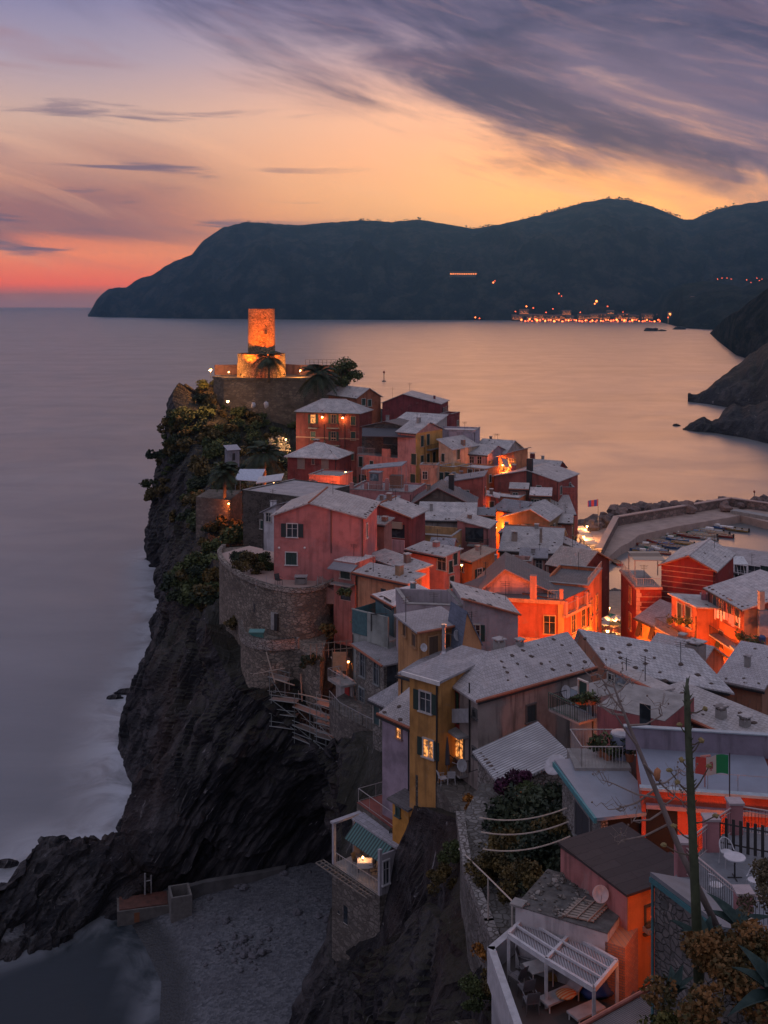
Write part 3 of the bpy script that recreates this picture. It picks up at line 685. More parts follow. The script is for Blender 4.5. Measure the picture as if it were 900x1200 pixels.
# ---------------------------------------------------------------- the promontory
def W4(W, Rm, C, Sx, E=None):
    W, Rm, C, Sx = V(W), V(Rm), V(C), V(Sx); U = V((W.x, W.y, W.z-4.5)); E = V(E) if E else V((Sx.x+7, Sx.y, -4))
    return [U, W, Rm, C, Sx, E]
COLS = [
 W4((0,309,0), (-8,290,30), (6,284,26), (24,286,0)),
 W4((-18,304,0), (-20,284,39), (2,284,32), (24,284,0)),
 W4((-42,290,0), (-40,272,40), (0,270,33), (27,272,1)),
 W4(G(178,648), (-47,255,40), (0,252,27), (31,255,1)),
 W4(G(183,672), (-47,247,37.5), (-1,243,26), (33,245,1)),
 W4(G(184,686), (-42,238,31), (0,230,24), (35,235,1)),
 W4(G(188,720), (-33.5,213,27), (0,212,22), (37,216,2), (70,216,-3)),
 W4(G(192,745), (-29,187,26), (-2,190,22), (40,200,3), (70,200,2)),
 W4(G(178,790), (-26,164,25), (-2,170,22), (24,183,4), (70,183,2)),
 W4(G(153,824), (-21.5,144,22.5), (-2,150,23), (23,165,4), (70,165,2)),
 W4(G(142,866), (-21.3,134,21), (-3,137,24), (22,140,5), (70,140,3)),
 W4(G(146,916), (-19.6,126,21.5), (0,129,24), (22,128,6), (70,128,4)),
 W4(G(157,943), (-17.2,119,21), (2,124,24), (22,124,6), (70,124,4)),
 W4(G(138,980), (-15.2,114.4,20.5), (3,121,24), (23,120,7), (70,120,5)),
 W4(G(160,1030,2), (-13.2,113.2,19.5), (5,118,25), (23,118,7), (70,118,5)),
 W4(G(230,1018,2.5), (-11,112.6,18.5), (5,114,25), (24,115,8), (70,115,6)),
 W4(G(300,1003,3.5), (-8.5,111.5,17), (5,110,24), (24,112,9), (70,112,7)),
 W4(G(385,985,5), (-6.2,107,17), (5,106,24), (25,108,10), (70,108,9)),
 W4((-4,103.5,6), (-5,101,20.5), (5,100,25), (26,100,13), (70,100,12)),
 W4((-3.2,95,7), (-3,93.5,21), (4.5,92,26), (27,92,17), (70,92,16)),
 W4((-5.5,88,4), (-3.2,83.5,13), (3.5,83,25), (28,84,22), (70,84,20)),
 W4((-10,84,1), (-.9,77.6,13.5), (2.1,77.3,25), (29,78,26), (70,78,25)),
 W4((-9,76,0), (.9,73.5,18), (3.2,74,26.3), (29,74,28), (70,74,28)),
 W4((-8,68,0), (2.4,69,23), (5,69,28), (30,68,31), (70,68,31)),
 W4((-6,60,0), (3.6,61,25.5), (7,61,29.5), (30,60,33), (70,60,33)),
 W4((-4,53,2), (4.6,54.5,27), (7.5,55,31), (30,54,34), (70,54,36)),
 W4((-3,45,5), (4.5,48,29), (8.5,47,32), (30,48,37), (70,48,40)),
 W4((-2,37,12), (3.5,41,31), (9,41,33), (30,41,39), (70,41,44)),
 W4((0,28,22), (3.4,33,36), (7.5,33,37.5), (30,33,42), (70,33,48)),
 W4((0,21,33), (2.5,24,42), (6.8,24,43), (30,24,48), (70,24,53)),
 W4((0,16,38), (2.5,19.2,45), (6.2,19.4,47.3), (30,19.5,50), (70,19,55)),
 W4((0,8,45), (2,13,48), (6,13,50), (30,13,53), (70,13,57)),
]
cl = landmass('promontory_cliff', COLS); tag(cl, None, None, None, 'structure')
# ridge of rock running out into the sea, front left
fr = []
for px, yc, yf in ((-110,1068,1160), (-50,1050,1142), (0,1026,1127), (25,1004,1118), (50,984,1108), (75,980,1100), (98,989,1092), (115,984,1084), (135,981,1078), (155,1000,1072), (178,1018,1066)):
    C = G(px, yc, 3.4); f = G(px, yf, 0); b = C+V((0, 4.5, -4.2))
    fr.append([b+V((0, 1, -3)), b, C, C.lerp(f, .5)+V((0, 0, .9)), f, f+V((0, -2.5, -3))])
def loft(name, cols, rows, sub, amp, mat, sc=1.0):
    C = smooth_cols(cols, sub); out = []
    for row in C:
        pts = []
        for k in range(len(row)-1):
            for j in range(rows[k]): pts.append(row[k].lerp(row[k+1], j/rows[k]))
        pts.append(row[-1]); out.append(pts)
    res = []
    for i, pts in enumerate(out):
        r2 = []
        for j, p in enumerate(pts):
            nn = (out[min(len(out)-1, i+1)][j]-out[max(0, i-1)][j]).cross(pts[max(0, j-1)]-pts[min(len(pts)-1, j+1)]); nn = nn.normalized() if nn.length > 1e-6 else V((0, 0, 1))
            if nn.z < 0: nn = -nn
            r2.append(rocky(p, nn, amp, sc, V((.45, .15, -.88))))
        res.append(r2)
    return grid_obj(name, res, mat)
tag(loft('shore_rocks', fr, (2, 8, 22, 26, 3), .3, .85, rockmat((.006, .006, .009), (.052, .049, .052), (.036, .017, .012), .5, 1.0, (.45, .15, -.88)), 1.5), None, None, None, 'structure')
# little rocks standing in the surf
for i, (px, py, r) in enumerate(((176,637,(1.5,1,1.1)), (182,664,(1.4,.8,.9)), (175,655,(1.3,.7,.35)), (150,812,(2.2,.9,.7)), (135,818,(1.4,.7,.5)), (6,1013,(1.6,.9,.5)))):
    rock(G(px, py)+V((0, 0, -.1)), r, i, 'sea_rock', rockmat(), ('dark rock at the waterline below the cliff farthest along', 'low dark rock in the foam under the tall cliff', 'flat black slab awash beside the far cliff foot', 'long dark slab reaching into the surf at mid cliff', 'small rock awash at the tip of the long dark slab', 'dark rock in white foam off the shore ridge')[i], None)
# beach
CW = [G(x, y) for x, y in ((60,1098), (110,1086), (143,1078), (163,1113), (181,1153), (178,1200), (168,1270), (140,1330))]
def dseg(p, a, b):
    d = b-a; k = max(0, min(1, (p-a).dot(d)/d.length_squared)); return (p-a-d*k).length, (d.x*(p.y-a.y)-d.y*(p.x-a.x))
def beach_d(x, y):
    best = (1e9, 0)
    for a, b in zip(CW, CW[1:]):
        q = dseg(V((x, y)), V((a.x, a.y)), V((b.x, b.y)))
        if q[0] < best[0]: best = q
    return best[0]*(1 if best[1] > 0 else -1)
def beachmat():
    m, t, b = newmat('beach_shingle'); tc = t.add('ShaderNodeTexCoord').outputs['Object']
    at = t.add('ShaderNodeAttribute'); at.attribute_name = 'dist'
    vo = t.add('ShaderNodeTexVoronoi', {'Vector': tc, 'Scale': 4.2}); vo2 = t.add('ShaderNodeTexVoronoi', {'Vector': tc, 'Scale': 1.1}); cr = t.add('ShaderNodeSeparateColor', {0: vo.outputs[1]}).outputs[0]
    big = t.noise(tc, .16, 4, .6)
    c = t.mix(cr, (.045, .05, .06, 1), (.125, .13, .145, 1)); c = t.mix(t.mapr(vo.outputs[0], .18, .02, 0, .5), c, (.06, .06, .065, 1))
    c = t.mix(t.math('MULTIPLY', t.mapr(big, .45, .65), .45), c, (.045, .045, .055, 1))
    wet = t.mapr(t.math('ADD', at.outputs['Fac'], t.math('MULTIPLY', t.noise(tc, .5, 3), 1.6)), 4.8, 2.8)
    c = t.mix(t.math('MULTIPLY', wet, .9), c, (.008, .009, .011, 1))
    t.l.new(c, b.inputs['Base Color']); t.l.new(t.mapr(wet, 0, 1, .9, .55), b.inputs['Roughness'])
    bump(t, b, t.math('ADD', vo.outputs[0], t.math('MULTIPLY', vo2.outputs[0], .25)), .6, .09); return m
rows = []; dist = []
for i in range(0, 100):
    r2 = []
    for j in range(0, 116):
        x, y = -38+i*.5, 66+j*.5; d = beach_d(x, y); dist.append(d)
        z = -.12+.2*d if d < 6 else 1.08+.11*(d-6)
        z += noise.fractal(V((x, y, 0))*.35, 1, 2, 3)*min(.10, max(0, d-3)*.03); r2.append((x, y, -4 if (y > 107 and x < -24.5) else max(-4, min(z, 7))))
    rows.append(r2)
be = grid_obj('beach', rows, beachmat(), True); a = be.data.attributes.new('dist', 'FLOAT', 'POINT'); a.data.foreach_set('value', dist); tag(be, None, None, None, 'structure')
def bz(x, y): d = beach_d(x, y); return -.12+.2*d if d < 6 else 1.08+.11*(d-6)
bm = paint((.10, .10, .115), .9, 0, .4, 2.0); BO = [MB().lump((0, 0, 0), (.5, .42, .34), k, 0, 10, 7, .35).mesh('boulder', bm) for k in range(5)]
for k in range(120):
    px, py = rnd.uniform(225, 392), rnd.uniform(1008, 1150)
    if k > 60: px, py = rnd.gauss(286, 16), rnd.gauss(1098, 9)
    p = G(px, py, 2.5); s = rnd.choice((.2, .25, .3, .4, .5, .7, 1.0)); o = put('beach_boulder', BO[k % 5], None, (p.x, p.y, bz(p.x, p.y)+.08*s), rnd.uniform(0, 6), None, s)
    tag(o, 'grey boulder lying loose on the dark shingle beach', 'boulder', 'boulders strewn over the beach')
SHORE = []
def shore(pts):
    q = [V((p[0], p[1])) for p in pts]; SHORE.extend(zip(q, q[1:]))
shore([c[1] for c in COLS[2:14]]); shore([r[1] for r in fr]); shore([r[4] for r in fr]); shore(CW)
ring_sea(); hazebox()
# rusty concrete landing and tank on the beach
p = G(168, 1062, 1.0); t1 = thing('boat_landing', 'rust stained concrete landing platform at the foot of the rocks', 'landing platform', (p.x, p.y, .4), R(14))
MB().bb(-2.5, 2.5, -1.2, 1.6, -1, 1.0).build('base', paint((.10, .095, .09), .9, 0, .5, 1.0), t1); MB().bb(-2.3, 2.3, -1.0, 1.4, 1.0, 1.1).build('deck', paint((.085, .03, .02), .8, 0, .6, 2.0), t1); MB().bb(-.9, -.4, -1.26, -1.19, -.2, .7).build('rust_panel', paint((.16, .06, .025), .8), t1)
m = MB(); m.bar((.2, 1.2, .6), (.2, 1.2, 3.2), .09); m.bar((.8, 1.3, .6), (.8, 1.3, 2.9), .07); m.bar((.2, 1.2, 2.4), (.8, 1.3, 2.4), .05); m.build('post', GREYM, t1)
p = G(211, 1064, 1.3); t1 = thing('concrete_tank', 'open topped pale concrete tank on the shingle beside the rusty landing', 'tank', (p.x, p.y, .7), R(18)); m = MB()
m.bb(-1, 1, -1.2, -1, -1, 2.3); m.bb(-1, 1, 1.0, 1.2, -1, 2.3); m.bb(-1, -.8, -1, 1, -1, 2.3); m.bb(.8, 1, -1, 1, -1, 2.3); m.build('tank_wall', paint((.12, .115, .11), .9, 0, .3), t1); MB().bb(-.8, .8, -1, 1, 0, .9).build('tank_floor', DARKM, t1)
m = MB(); pts = [G(x, y, 3) for x, y in ((212,1035), (240,1027), (270,1022), (300,1017), (335,1010))]; m.prism([(p.x, p.y-.35) for p in pts]+[(p.x, p.y+.35) for p in reversed(pts)], 0, 2.55)
tag(m.build('beach_wall', paint((.085, .083, .085), .9, 0, .5, .8)), 'low curved concrete wall along the back of the beach', 'wall')

# ---------------------------------------------------------------- far coast
def prof(pts, px):
    for a, b in zip(pts, pts[1:]):
        if a[0] <= px <= b[0]:
            k = (px-a[0])/(b[0]-a[0]); return [u+(v-u)*k for u, v in zip(a, b)]
    return list(pts[0] if px < pts[0][0] else pts[-1])
def headland(name, pts, step, nrow, amp, sc, mat, expo=.8, jag=1.0):
    """pts: (px, ridge py, foot py, ridge set-back in metres)"""
    res = []; px = pts[0][0]
    while px <= pts[-1][0]+.01:
        _, yr, yf, back = prof(pts, px); Yf = CAMH*FOC/(yf-HOR); Yr = Yf+back; yr += noise.fractal(V((px*.11, 3, 1)), 1, 2, 3)*jag
        zr = max(.5, CAMH+(HOR-yr)*Yr/FOC); row = [V(((px-PX0)*Yf/FOC, Yf-20*sc, -6*min(1, sc))) if False else V(((px-PX0)*Yf/FOC, Yf-8*sc, -3))]
        for j in range(nrow+1):
            s = j/nrow; Y = Yf+(Yr-Yf)*s; z = zr*s**expo
            p = V(((px-PX0)*Y/FOC, Y, z)); k = min(1, s*6)*min(1, (1-s)*1.25)
            d = noise.fractal(p*.0028/sc+V((0, 0, 3)), .9, 2.1, 6)*amp*k + (noise.ridged_multi_fractal(V((p.x*.004/sc, p.y*.0012/sc, 0)), 1, 2.1, 4, 1, 2)-1.0)*amp*.55*k
            row.append(V((p.x, p.y, max(p.z+d, .0 if s > 0 else -1))))
        Y2 = Yr+back*.7; row.append(V(((px-PX0)*Y2/FOC, Y2, zr*.5))); row.append(V(((px-PX0)*Y2/FOC, Y2+back*.3, -3))); res.append(row); px += step
    return tag(grid_obj(name, res, mat, True), None, None, None, 'structure')
def hillmat(k, c1, c2):
    m, t, b = newmat('far_hill'); tc = t.add('ShaderNodeTexCoord').outputs['Object']
    n = t.noise(t.scalev(tc, (1, .5, 1.3)), .012/k, 7, .68); n2 = t.noise(tc, .06/k, 4, .7)
    c = t.mix(t.mapr(n, .42, .62), c1+(1,), c2+(1,)); c = t.mix(t.math('MULTIPLY', t.mapr(n2, .45, .65), .5), c, mul(c1+(1,), .6))
    t.l.new(c, b.inputs['Base Color']); b.inputs['Roughness'].default_value = 1; b.inputs['Specular IOR Level'].default_value = 0
    bump(t, b, n2, 1.0, 14*k); return m
HM = hillmat(1.0, (.007, .011, .013), (.045, .045, .042))
RIDGE = [(103,370,371.0,120), (108,361,371.2,250), (113,352,371.3,350), (120,344,371.5,450), (128,338,371.7,500), (138,337,372,500), (148,337,372,550), (156,331,372.2,600), (166,325,372.5,700), (178,323,372.8,800), (190,314,373,850), (205,306,373.2,900), (225,298,373.5,1000), (238,282,373.6,1000), (262,266,373.8,1100), (290,260,374,1200), (320,262,374.2,1300), (350,264,374.5,1400), (380,261,374.6,1500), (425,258,374.8,1500), (460,260,375,1500), (490,257,375,1500), (520,262,375,1600), (555,268,375.2,1800), (590,262,375.3,1900), (620,255,375.3,1900), (650,247,375.3,1900), (680,238,375.3,1900), (710,232.5,375.3,1900), (735,234,375.3,1900), (765,242,375.3,1900), (800,257,375.3,1900), (812,257,375.3,1900), (840,245,375.3,1900), (870,239,375.3,1800), (900,235,375.3,1700), (960,231,375.3,1600), (1060,228,375.3,1600), (1200,240,375.3,1500)]
headland('mountain_ridge', RIDGE, 2.0, 46, 120, 1.0, HM, .62, .9)
headland('coast_hill', [(655,374,375.7,120), (690,366,375.8,300), (720,356,375.9,450), (745,349,376,500), (772,341,377,600), (786,338,380.5,620), (800,333,384.5,650), (830,329,386,700), (850,333,387,650), (870,337,388,600), (900,325,389,600), (950,305,390,600), (1040,290,392,600)], 2.5, 20, 30, .6, hillmat(.6, (.014, .017, .016), (.04, .04, .036)), .6, .8)
headland('coast_headland', [(832,390,391,25), (842,380,400,60), (852,371,408,110), (862,366,416,150), (875,356,420,190), (890,345,424,220), (905,334,428,240), (950,312,432,260), (1020,300,436,260)], 1.6, 24, 11, .25, hillmat(.3, (.017, .019, .019), (.05, .048, .045)), .55, 1.2)
RM2 = rockmat((.014, .015, .019), (.05, .048, .05), (.035, .028, .024), .4, .35)
headland('rocky_point', [(806,469,470.5,6), (816,463,472,16), (826,458,473,22), (838,447,475,34), (850,438,477,42), (860,431,478,52), (874,419,480,60), (888,409,482,66), (905,398,486,72), (950,372,492,80), (1010,350,496,80)], 1.0, 30, 4.2, .06, RM2, .55, 1.6)
headland('rocky_shore', [(800,503,504,3), (808,496,505,7), (817,491,506,10), (826,489,506.5,12), (834,493,507,9), (842,490,508,11), (850,478,509.5,20), (860,474,511,24), (872,476,513,24), (884,474,516,27), (905,468,521,30), (950,452,530,36), (1000,440,536,36)], .9, 26, 2.6, .045, RM2, .55, 1.8)
for px, py, r, l in ((793,499,(1.8,1.2,1.0),'tiny dark rock alone in the sea off the rocky shore'), (763,388,(16,8,7),'dark humped rock in the bay off the lit town'), (776,388,(9,6,3.5),'smaller low rock beside the humped one off the town'), (796,386,(14,9,6),'dark rocks at the end of the town beach')):
    p = G(px, py); rock((p.x, p.y, 0), r, int(px), 'sea_rock', RM2, l)
# pines along the skyline
PINE = MB(); PINE.bar((0, 0, -6), (0, 0, 9), .8, 5); PM = PINE.mesh('trunk', bark())
PC = [leaf_mesh('crown', LM3, [((0, 0, 12), (6, 6, 3.5)), ((3, 1, 10), (4, 4, 2.5)), ((-3, 0, 13), (4, 4, 2.5))], 90, 4.5, 60+k) for k in range(3)]
def skyline_pine(px):
    _, yr, yf, back = prof(RIDGE, px); Yr = CAMH*FOC/(yf-HOR)+back; yr += noise.fractal(V((px*.11, 3, 1)), 1, 2, 3)*.9
    z = CAMH+(HOR-yr)*Yr/FOC; s = rnd.choice((.3, .38, .45, .5, .6, .8)); t1 = thing('pine_tree', 'small dark pine silhouetted along the mountain skyline', 'tree', ((px-PX0)*Yr/FOC, Yr+rnd.uniform(-25, 25), z-2), 0, 'pines along the skyline')
    put('trunk', PM, t1, None, 0, None, s); put('crown', rnd.choice(PC), t1, None, rnd.uniform(0, 6), None, s)
for a, b, n in ((262,330,8), (408,446,18), (462,512,14), (528,600,28), (604,690,40), (692,770,52), (772,806,26), (812,872,30)):
    for k in range(n): skyline_pine(a+(b-a)*(.5+.5*noise.noise(V((k*.37, a, 0)))+rnd.uniform(-.12, .12)) if k % 3 else rnd.uniform(a, b))
# the lit town across the bay
TW = [[], []]
for k, (w, d, h) in enumerate(((16, 12, 13), (24, 12, 10), (12, 11, 17), (30, 12, 12))):
    m = MB(); m.bb(-w/2, w/2, -d/2, d/2, -8, h); wm = m.mesh('wall', plaster(((.16, .10, .07), (.17, .14, .11), (.15, .09, .06), (.16, .13, .1))[k]))
    m = MB(); m.slab([(-w/2-.6, -d/2-.6, h), (w/2+.6, -d/2-.6, h), (w/2+.6, 0, h+3), (-w/2-.6, 0, h+3)], .4); m.slab([(w/2+.6, d/2+.6, h), (-w/2-.6, d/2+.6, h), (-w/2-.6, 0, h+3), (w/2+.6, 0, h+3)], .4); rf = m.mesh('roof', paint((.2, .1, .07), .9))
    m = MB()
    for i in range(int(w/3.6)):
        for j in range(int(h/3.3)):
            if rnd.random() < .42 or j == 0: x = -w/2+1.8+i*3.6; m.bb(x-.7, x+.7, -d/2-.12, -d/2+.1, .8+j*3.3, 2.6+j*3.3)
    TW[0].append((wm, rf, m.mesh('lit_windows', lit((1, .24, .05), 3.2))))
def town_house(px, py, k=None, lab=None, Y=None):
    Y = Y or 78000/(376.5-HOR)+rnd.uniform(-40, 60); p = P(px, py, Y); k = rnd.randrange(4) if k is None else k
    t1 = thing('town_house', lab or 'tiny house with lit windows in the town across the bay', 'house', p, rnd.uniform(-.2, .2), 'lit houses of the town across the bay')
    for me, nm in zip(TW[0][k], ('wall', 'roof', 'lit_windows')): put(nm, me, t1)
LB = MB(); LB.bar((0, 0, -4), (0, 0, 6), .25, 5); LPM = LB.mesh('post', DARKM)
LG = MB().lump((0, 0, 7), (1.7, 1.7, 1.7), 0, 0, 8, 6, 0).mesh('lamp_globe', glow((1, .09, .012), 4.5)); LG2 = MB().lump((0, 0, 7), (1.9, 1.9, 1.9), 0, 0, 8, 6, 0).mesh('lamp_globe', glow((1, .17, .025), 6.5))
def far_lamp(px, py, Y, sc=1.0, bright=False):
    p = P(px, py, Y); t1 = thing('street_lamp', 'glowing orange street lamp in the town across the bay', 'street lamp', p-V((0, 0, 7*sc)), 0, 'street lamps of the far town'); put('post', LPM, t1); put('lamp_globe', LG2 if bright else LG, t1, None, 0, None, sc)
for k in range(46): town_house(560+k*4.75+rnd.uniform(-2, 2) if k > 8 else 604+k*18, 374.2+rnd.uniform(-1.2, .6) - (3.0 if k % 4 == 0 else 0) - (6 if k % 11 == 0 else 0), None, None, None if k % 4 else 4150)
for k in range(54): far_lamp(612+k*3.05+rnd.uniform(-1, 1), 375.0+rnd.uniform(-1.2, 1.6)+k*.02, 3480+rnd.uniform(0, 60), rnd.uniform(1.0, 1.9), k % 3 == 0)
for px, py, s in ((557,372,1), (562,373,.9), (590,371,.9), (604,365,.8), (617,359,1), (625,361,.9), (655,344,.9), (658,347,.7), (699,353,1.6), (697,356,1), (712,359,.9), (648,362,.8), (578,331,1.0), (580,329,.7), (640,366,.8), (680,366,.8), (730,366,.9), (745,368,.9)): far_lamp(px, py, 3860, s*1.25, s > .95)
for px, py, s in ((785,368,1.5), (783,372,1), (836,351,1), (852,355,.8), (841,327,1.1), (846,326,1.0), (852,326,1), (857,327,.8), (875,328,1), (880,331,.8), (887,326,1), (890,329,1.1), (893,327,.9), (820,371,.7), (800,374,.8), (808,373,.9), (832,352,.7)): far_lamp(px, py, 3000 if py > 340 else 3950, s*.8, s > 1.3)
# long lit building on the hillside, hotel on the near hill, bell tower
p = P(543, 322, 4190); t1 = thing('hillside_hotel', 'long pale building with a row of lamps high on the mountainside', 'building', p, 0); MB().bb(-52, 46, -8, 8, -9, 9).build('wall', plaster((.13, .12, .11)), t1); MB().bb(-54, 48, -10, 10, 11, 13).build('roof', paint((.15, .1, .08)), t1)
m = MB(); [m.bb(-50+k*8.5, -45+k*8.5, -8.4, -7.9, .5, 5.5) for k in range(12)]; m.build('lit_windows', lit((1, .25, .06), 3.2), t1)
p = P(822, 353, 2980); t1 = thing('large_villa', 'large pale villa standing on the dark wooded hill', 'building', p, .1); MB().bb(-32, 32, -7, 7, -14, 8).build('wall', plaster((.30, .27, .25)), t1); m = MB(); m.slab([(-34, -9, 8), (34, -9, 8), (30, 0, 13), (-30, 0, 13)], .5); m.slab([(34, 9, 8), (-34, 9, 8), (-30, 0, 13), (30, 0, 13)], .5); m.build('roof', paint((.2, .12, .09)), t1)
m = MB(); [m.bb(-28+k*8, -25+k*8, -7.3, -6.9, 1, 4.5) for k in range(8)]; m.build('window', glass(), t1)
p = P(785, 377, 3150); t1 = thing('bell_tower', 'floodlit square tower by the beach at the end of the town', 'tower', p, 0); MB().bb(-5, 5, -5, 5, -6, 28).build('wall', plaster((.5, .36, .22)), t1); m = MB(); m.prism([(-5.6, -5.6), (5.6, -5.6), (5.6, 5.6), (-5.6, 5.6)], 28, 29); m.build('roof', paint((.2, .1, .07)), t1); light('POINT', t1, (4, -16, 4), 9e5, (1, .4, .1), 1.0)
m = MB(); m.bb(-2, 2, -5.2, -4.9, 18, 24); m.build('window', lit((1, .3, .08), 2.5), t1)
# buoys
for px, py, l in ((450,447,'small dark channel marker out in the bay'), (884,587,'dark marker buoy beyond the breakwater')):
    p = G(px, py); t1 = thing('buoy', l, 'buoy', p); k = p.y/300; m = MB(); m.lathe([(.5*k, -.4), (.62*k, .1), (.5*k, .5), (.1*k, .9), (.08*k, 2.4*k)], n=10); m.build('float', DARKM, t1); MB().lump((0, 0, 2.5*k), (.3*k, .3*k, .35*k), 1, 0, 8, 6, 0).build('topmark', paint((.2, .03, .02)), t1)
# ---------------------------------------------------------------- the village
PINK = (.46, .17, .155); SALM = (.50, .20, .15); MAR = (.17, .045, .05); ROSE = (.42, .20, .20); RED = (.40, .085, .05); OCH = (.46, .25, .10); YEL = (.50, .27, .085); CREAM = (.46, .36, .26); OLIV = (.22, .15, .085); LILA = (.34, .30, .34); GRY = (.30, .28, .27); TAN = (.38, .25, .17); ORNG = (.52, .16, .055); BRN = (.13, .095, .08); BLU = (.26, .31, .35); GRN = (.24, .27, .24)
SL = slate(); SLP = slate((.40, .385, .38), .34, .42, .8); SLD = slate((.13, .125, .13), .3, .4, .4); SLB = slate((.24, .24, .26), .3, .4, .5); TER = slate((.20, .165, .15), .3, .25, .5)
def wall_lamp(px, py, H, f, label, e=500, col=(1, .36, .09), off=.45, group=None, r=.13):
    """bracket lamp on a house wall; the lamp is a thing of its own"""
    o, u, n, a = H.face(f); p = H.M @ H.hit(f, px, py); nw = (H.M.to_3x3() @ n).normalized()
    t1 = thing('wall_lamp', label, 'lamp', p, 0, group); m = MB(); m.bar((0, 0, .1), nw*off+V((0, 0, .18)), .03, 5); m.lathe([(.2, .0), (.16, .06), (.04, .16)], nw*off, 10); m.build('bracket', DARKM, t1)
    MB().lump(nw*off+V((0, 0, -.06)), (r, r, r), 0, 0, 8, 6, 0).build('bulb', glow(), t1); light('POINT', t1, nw*(off+.25)+V((0, 0, -.3)), e, col, .15); return t1
def street_lamp(p, label, e=1500, col=(1, .34, .085), hgt=3.6, r=.15, g=None):
    p = V(p); t1 = thing('street_lamp', label, 'street lamp', p-V((0, 0, hgt))); m = MB(); m.bar((0, 0, -.5), (0, 0, hgt), .05, 6); m.lathe([(.3, hgt+.12), (.2, hgt+.25), (.04, hgt+.35)], n=10); m.build('post', DARKM, t1)
    MB().lump((0, 0, hgt), (r, r, r), 0, 0, 10, 8, 0).build('lamp_globe', g or glow(), t1); light('POINT', t1, (0, 0, hgt-.35), e, col, .2); return t1
# ---- the castle on its rock
TB = P(306.5, 439, 262); st = stone((.20, .145, .085), (.36, .265, .16), 1.6, (.06, .045, .03))
tw = thing('watchtower', 'round medieval stone watchtower floodlit orange on the headland', 'tower', TB); s_ = 262/1300
m = MB(); N = 40; prof_ = [(3.22, 4.5), (3.16, 9), (3.12, 15.0), (3.12, 15.55), (2.7, 15.55), (2.7, 14.9)]; m.lathe(prof_, n=N); m.build('shaft', st, tw)
m = MB(); m.lathe([(5.8, -2), (5.62, 3.5), (5.6, 5.0), (5.2, 5.0), (5.2, 4.6)], n=40); m.build('base', st, tw)
m = MB(); m.bb(1.05, 1.65, -3.2, -2.6, 9.6, 10.7); m.build('window', DARKM, tw)
st2 = stone((.10, .085, .07), (.19, .16, .13), 1.1)
m = MB(); pl = [P(x, 439, Y) for x, Y in ((250, 256), (262, 250.5), (300, 249), (356, 250), (372, 254), (408, 262), (408, 275), (330, 279), (262, 272))]; m.prism([(p.x, p.y) for p in pl], 27, 42.6)
bs = m.build('castle_bastion', st2); tag(bs, 'dark stone retaining bastion below the round watchtower', 'bastion')
m = MB()
def pwall(m, pts, z0, z1, th=.45):
    for a, b in zip(pts, pts[1:]):
        a, b = V((a[0], a[1], 0)), V((b[0], b[1], 0)); d = (b-a); n = V((-d.y, d.x, 0)).normalized()*th/2; e = d.normalized()*.1
        m.prism([(a-n-e)[:2], (b-n+e)[:2], (b+n+e)[:2], (a+n-e)[:2]], z0, z1)
pwall(m, pl[:6], 42.6, 43.15); tag(m.build('terrace_parapet', st2), 'low stone parapet along the front edge of the castle terrace', 'parapet')
m = MB(); q = [P(x, 433, Y) for x, Y in ((252, 268), (282, 270), (330, 274), (352, 268), (410, 268))]; pwall(m, q, 42.6, 45.0, .6); tag(m.build('castle_wall', plaster((.20, .12, .11))), 'dark red plastered wall behind the castle terrace', 'wall')
m = MB(); q = [P(x, 430, 267.6) for x in range(358, 409, 5)]
for a, b in zip(q, q[1:]): a = V((a.x, a.y, 45)); b = V((b.x, b.y, 45)); m.bar(a, a+V((0, 0, 1.3)), .06, 4); m.bar(a+V((0, 0, 1.3)), b+V((0, 0, 1.3)), .05, 4); m.bar(a+V((0, 0, .7)), b+V((0, 0, .7)), .04, 4)
tag(m.build('terrace_railing', DARKM), 'thin metal railing on top of the castle wall right of the tower', 'railing')
for px, py, Y, e, l in ((247, 433, 258, 8000, 'bright lamp on the far left corner of the castle terrace'), (352, 434, 258, 5000, 'lamp glowing on the castle terrace right of the small palm'), (268, 436, 256, 1500, 'lamp by the parapet left of the watchtower')): street_lamp(P(px, py, Y), l, e, (1, .36, .07), 1.6, .26 if px < 260 else .16, glow((1, .5, .16), 14))
def flood(px, py, Y, tgt, e, label, spot=46, col=(1, .15, .006)):
    p = P(px, py, Y); d = (tgt-p).normalized(); t1 = thing('floodlight', label, 'floodlight', p-V((0, 0, .3))); m = MB(); m.bar((0, 0, -.3), (0, 0, .3), .05, 5); m.lump((0, 0, .3), (.22, .22, .2), 1, 0, 8, 6, 0); m.build('housing', DARKM, t1); light('SPOT', t1, V((0, 0, .35))+d*.3, e, col, .3, d, spot)
flood(282, 439, 252, TB+V((-.5, 0, 11.5)), 36000, 'floodlight at the foot of the watchtower, left side'); flood(333, 439, 252, TB+V((.5, 0, 11.5)), 33000, 'floodlight at the foot of the watchtower, right side'); flood(306, 441, 250.2, TB+V((0, 0, 6)), 1500, 'floodlight on the parapet in front of the watchtower', 100)
# cliff lights
flood(247, 452, 241, P(232, 486, 242), 7000, 'floodlight aimed down the cliff below the terrace corner', 80, (1, .42, .15)); street_lamp(P(267, 470, 243), 'lamp glowing among shrubs on the cliff path below the castle', 1300, (1, .45, .14), 1.6, .3)
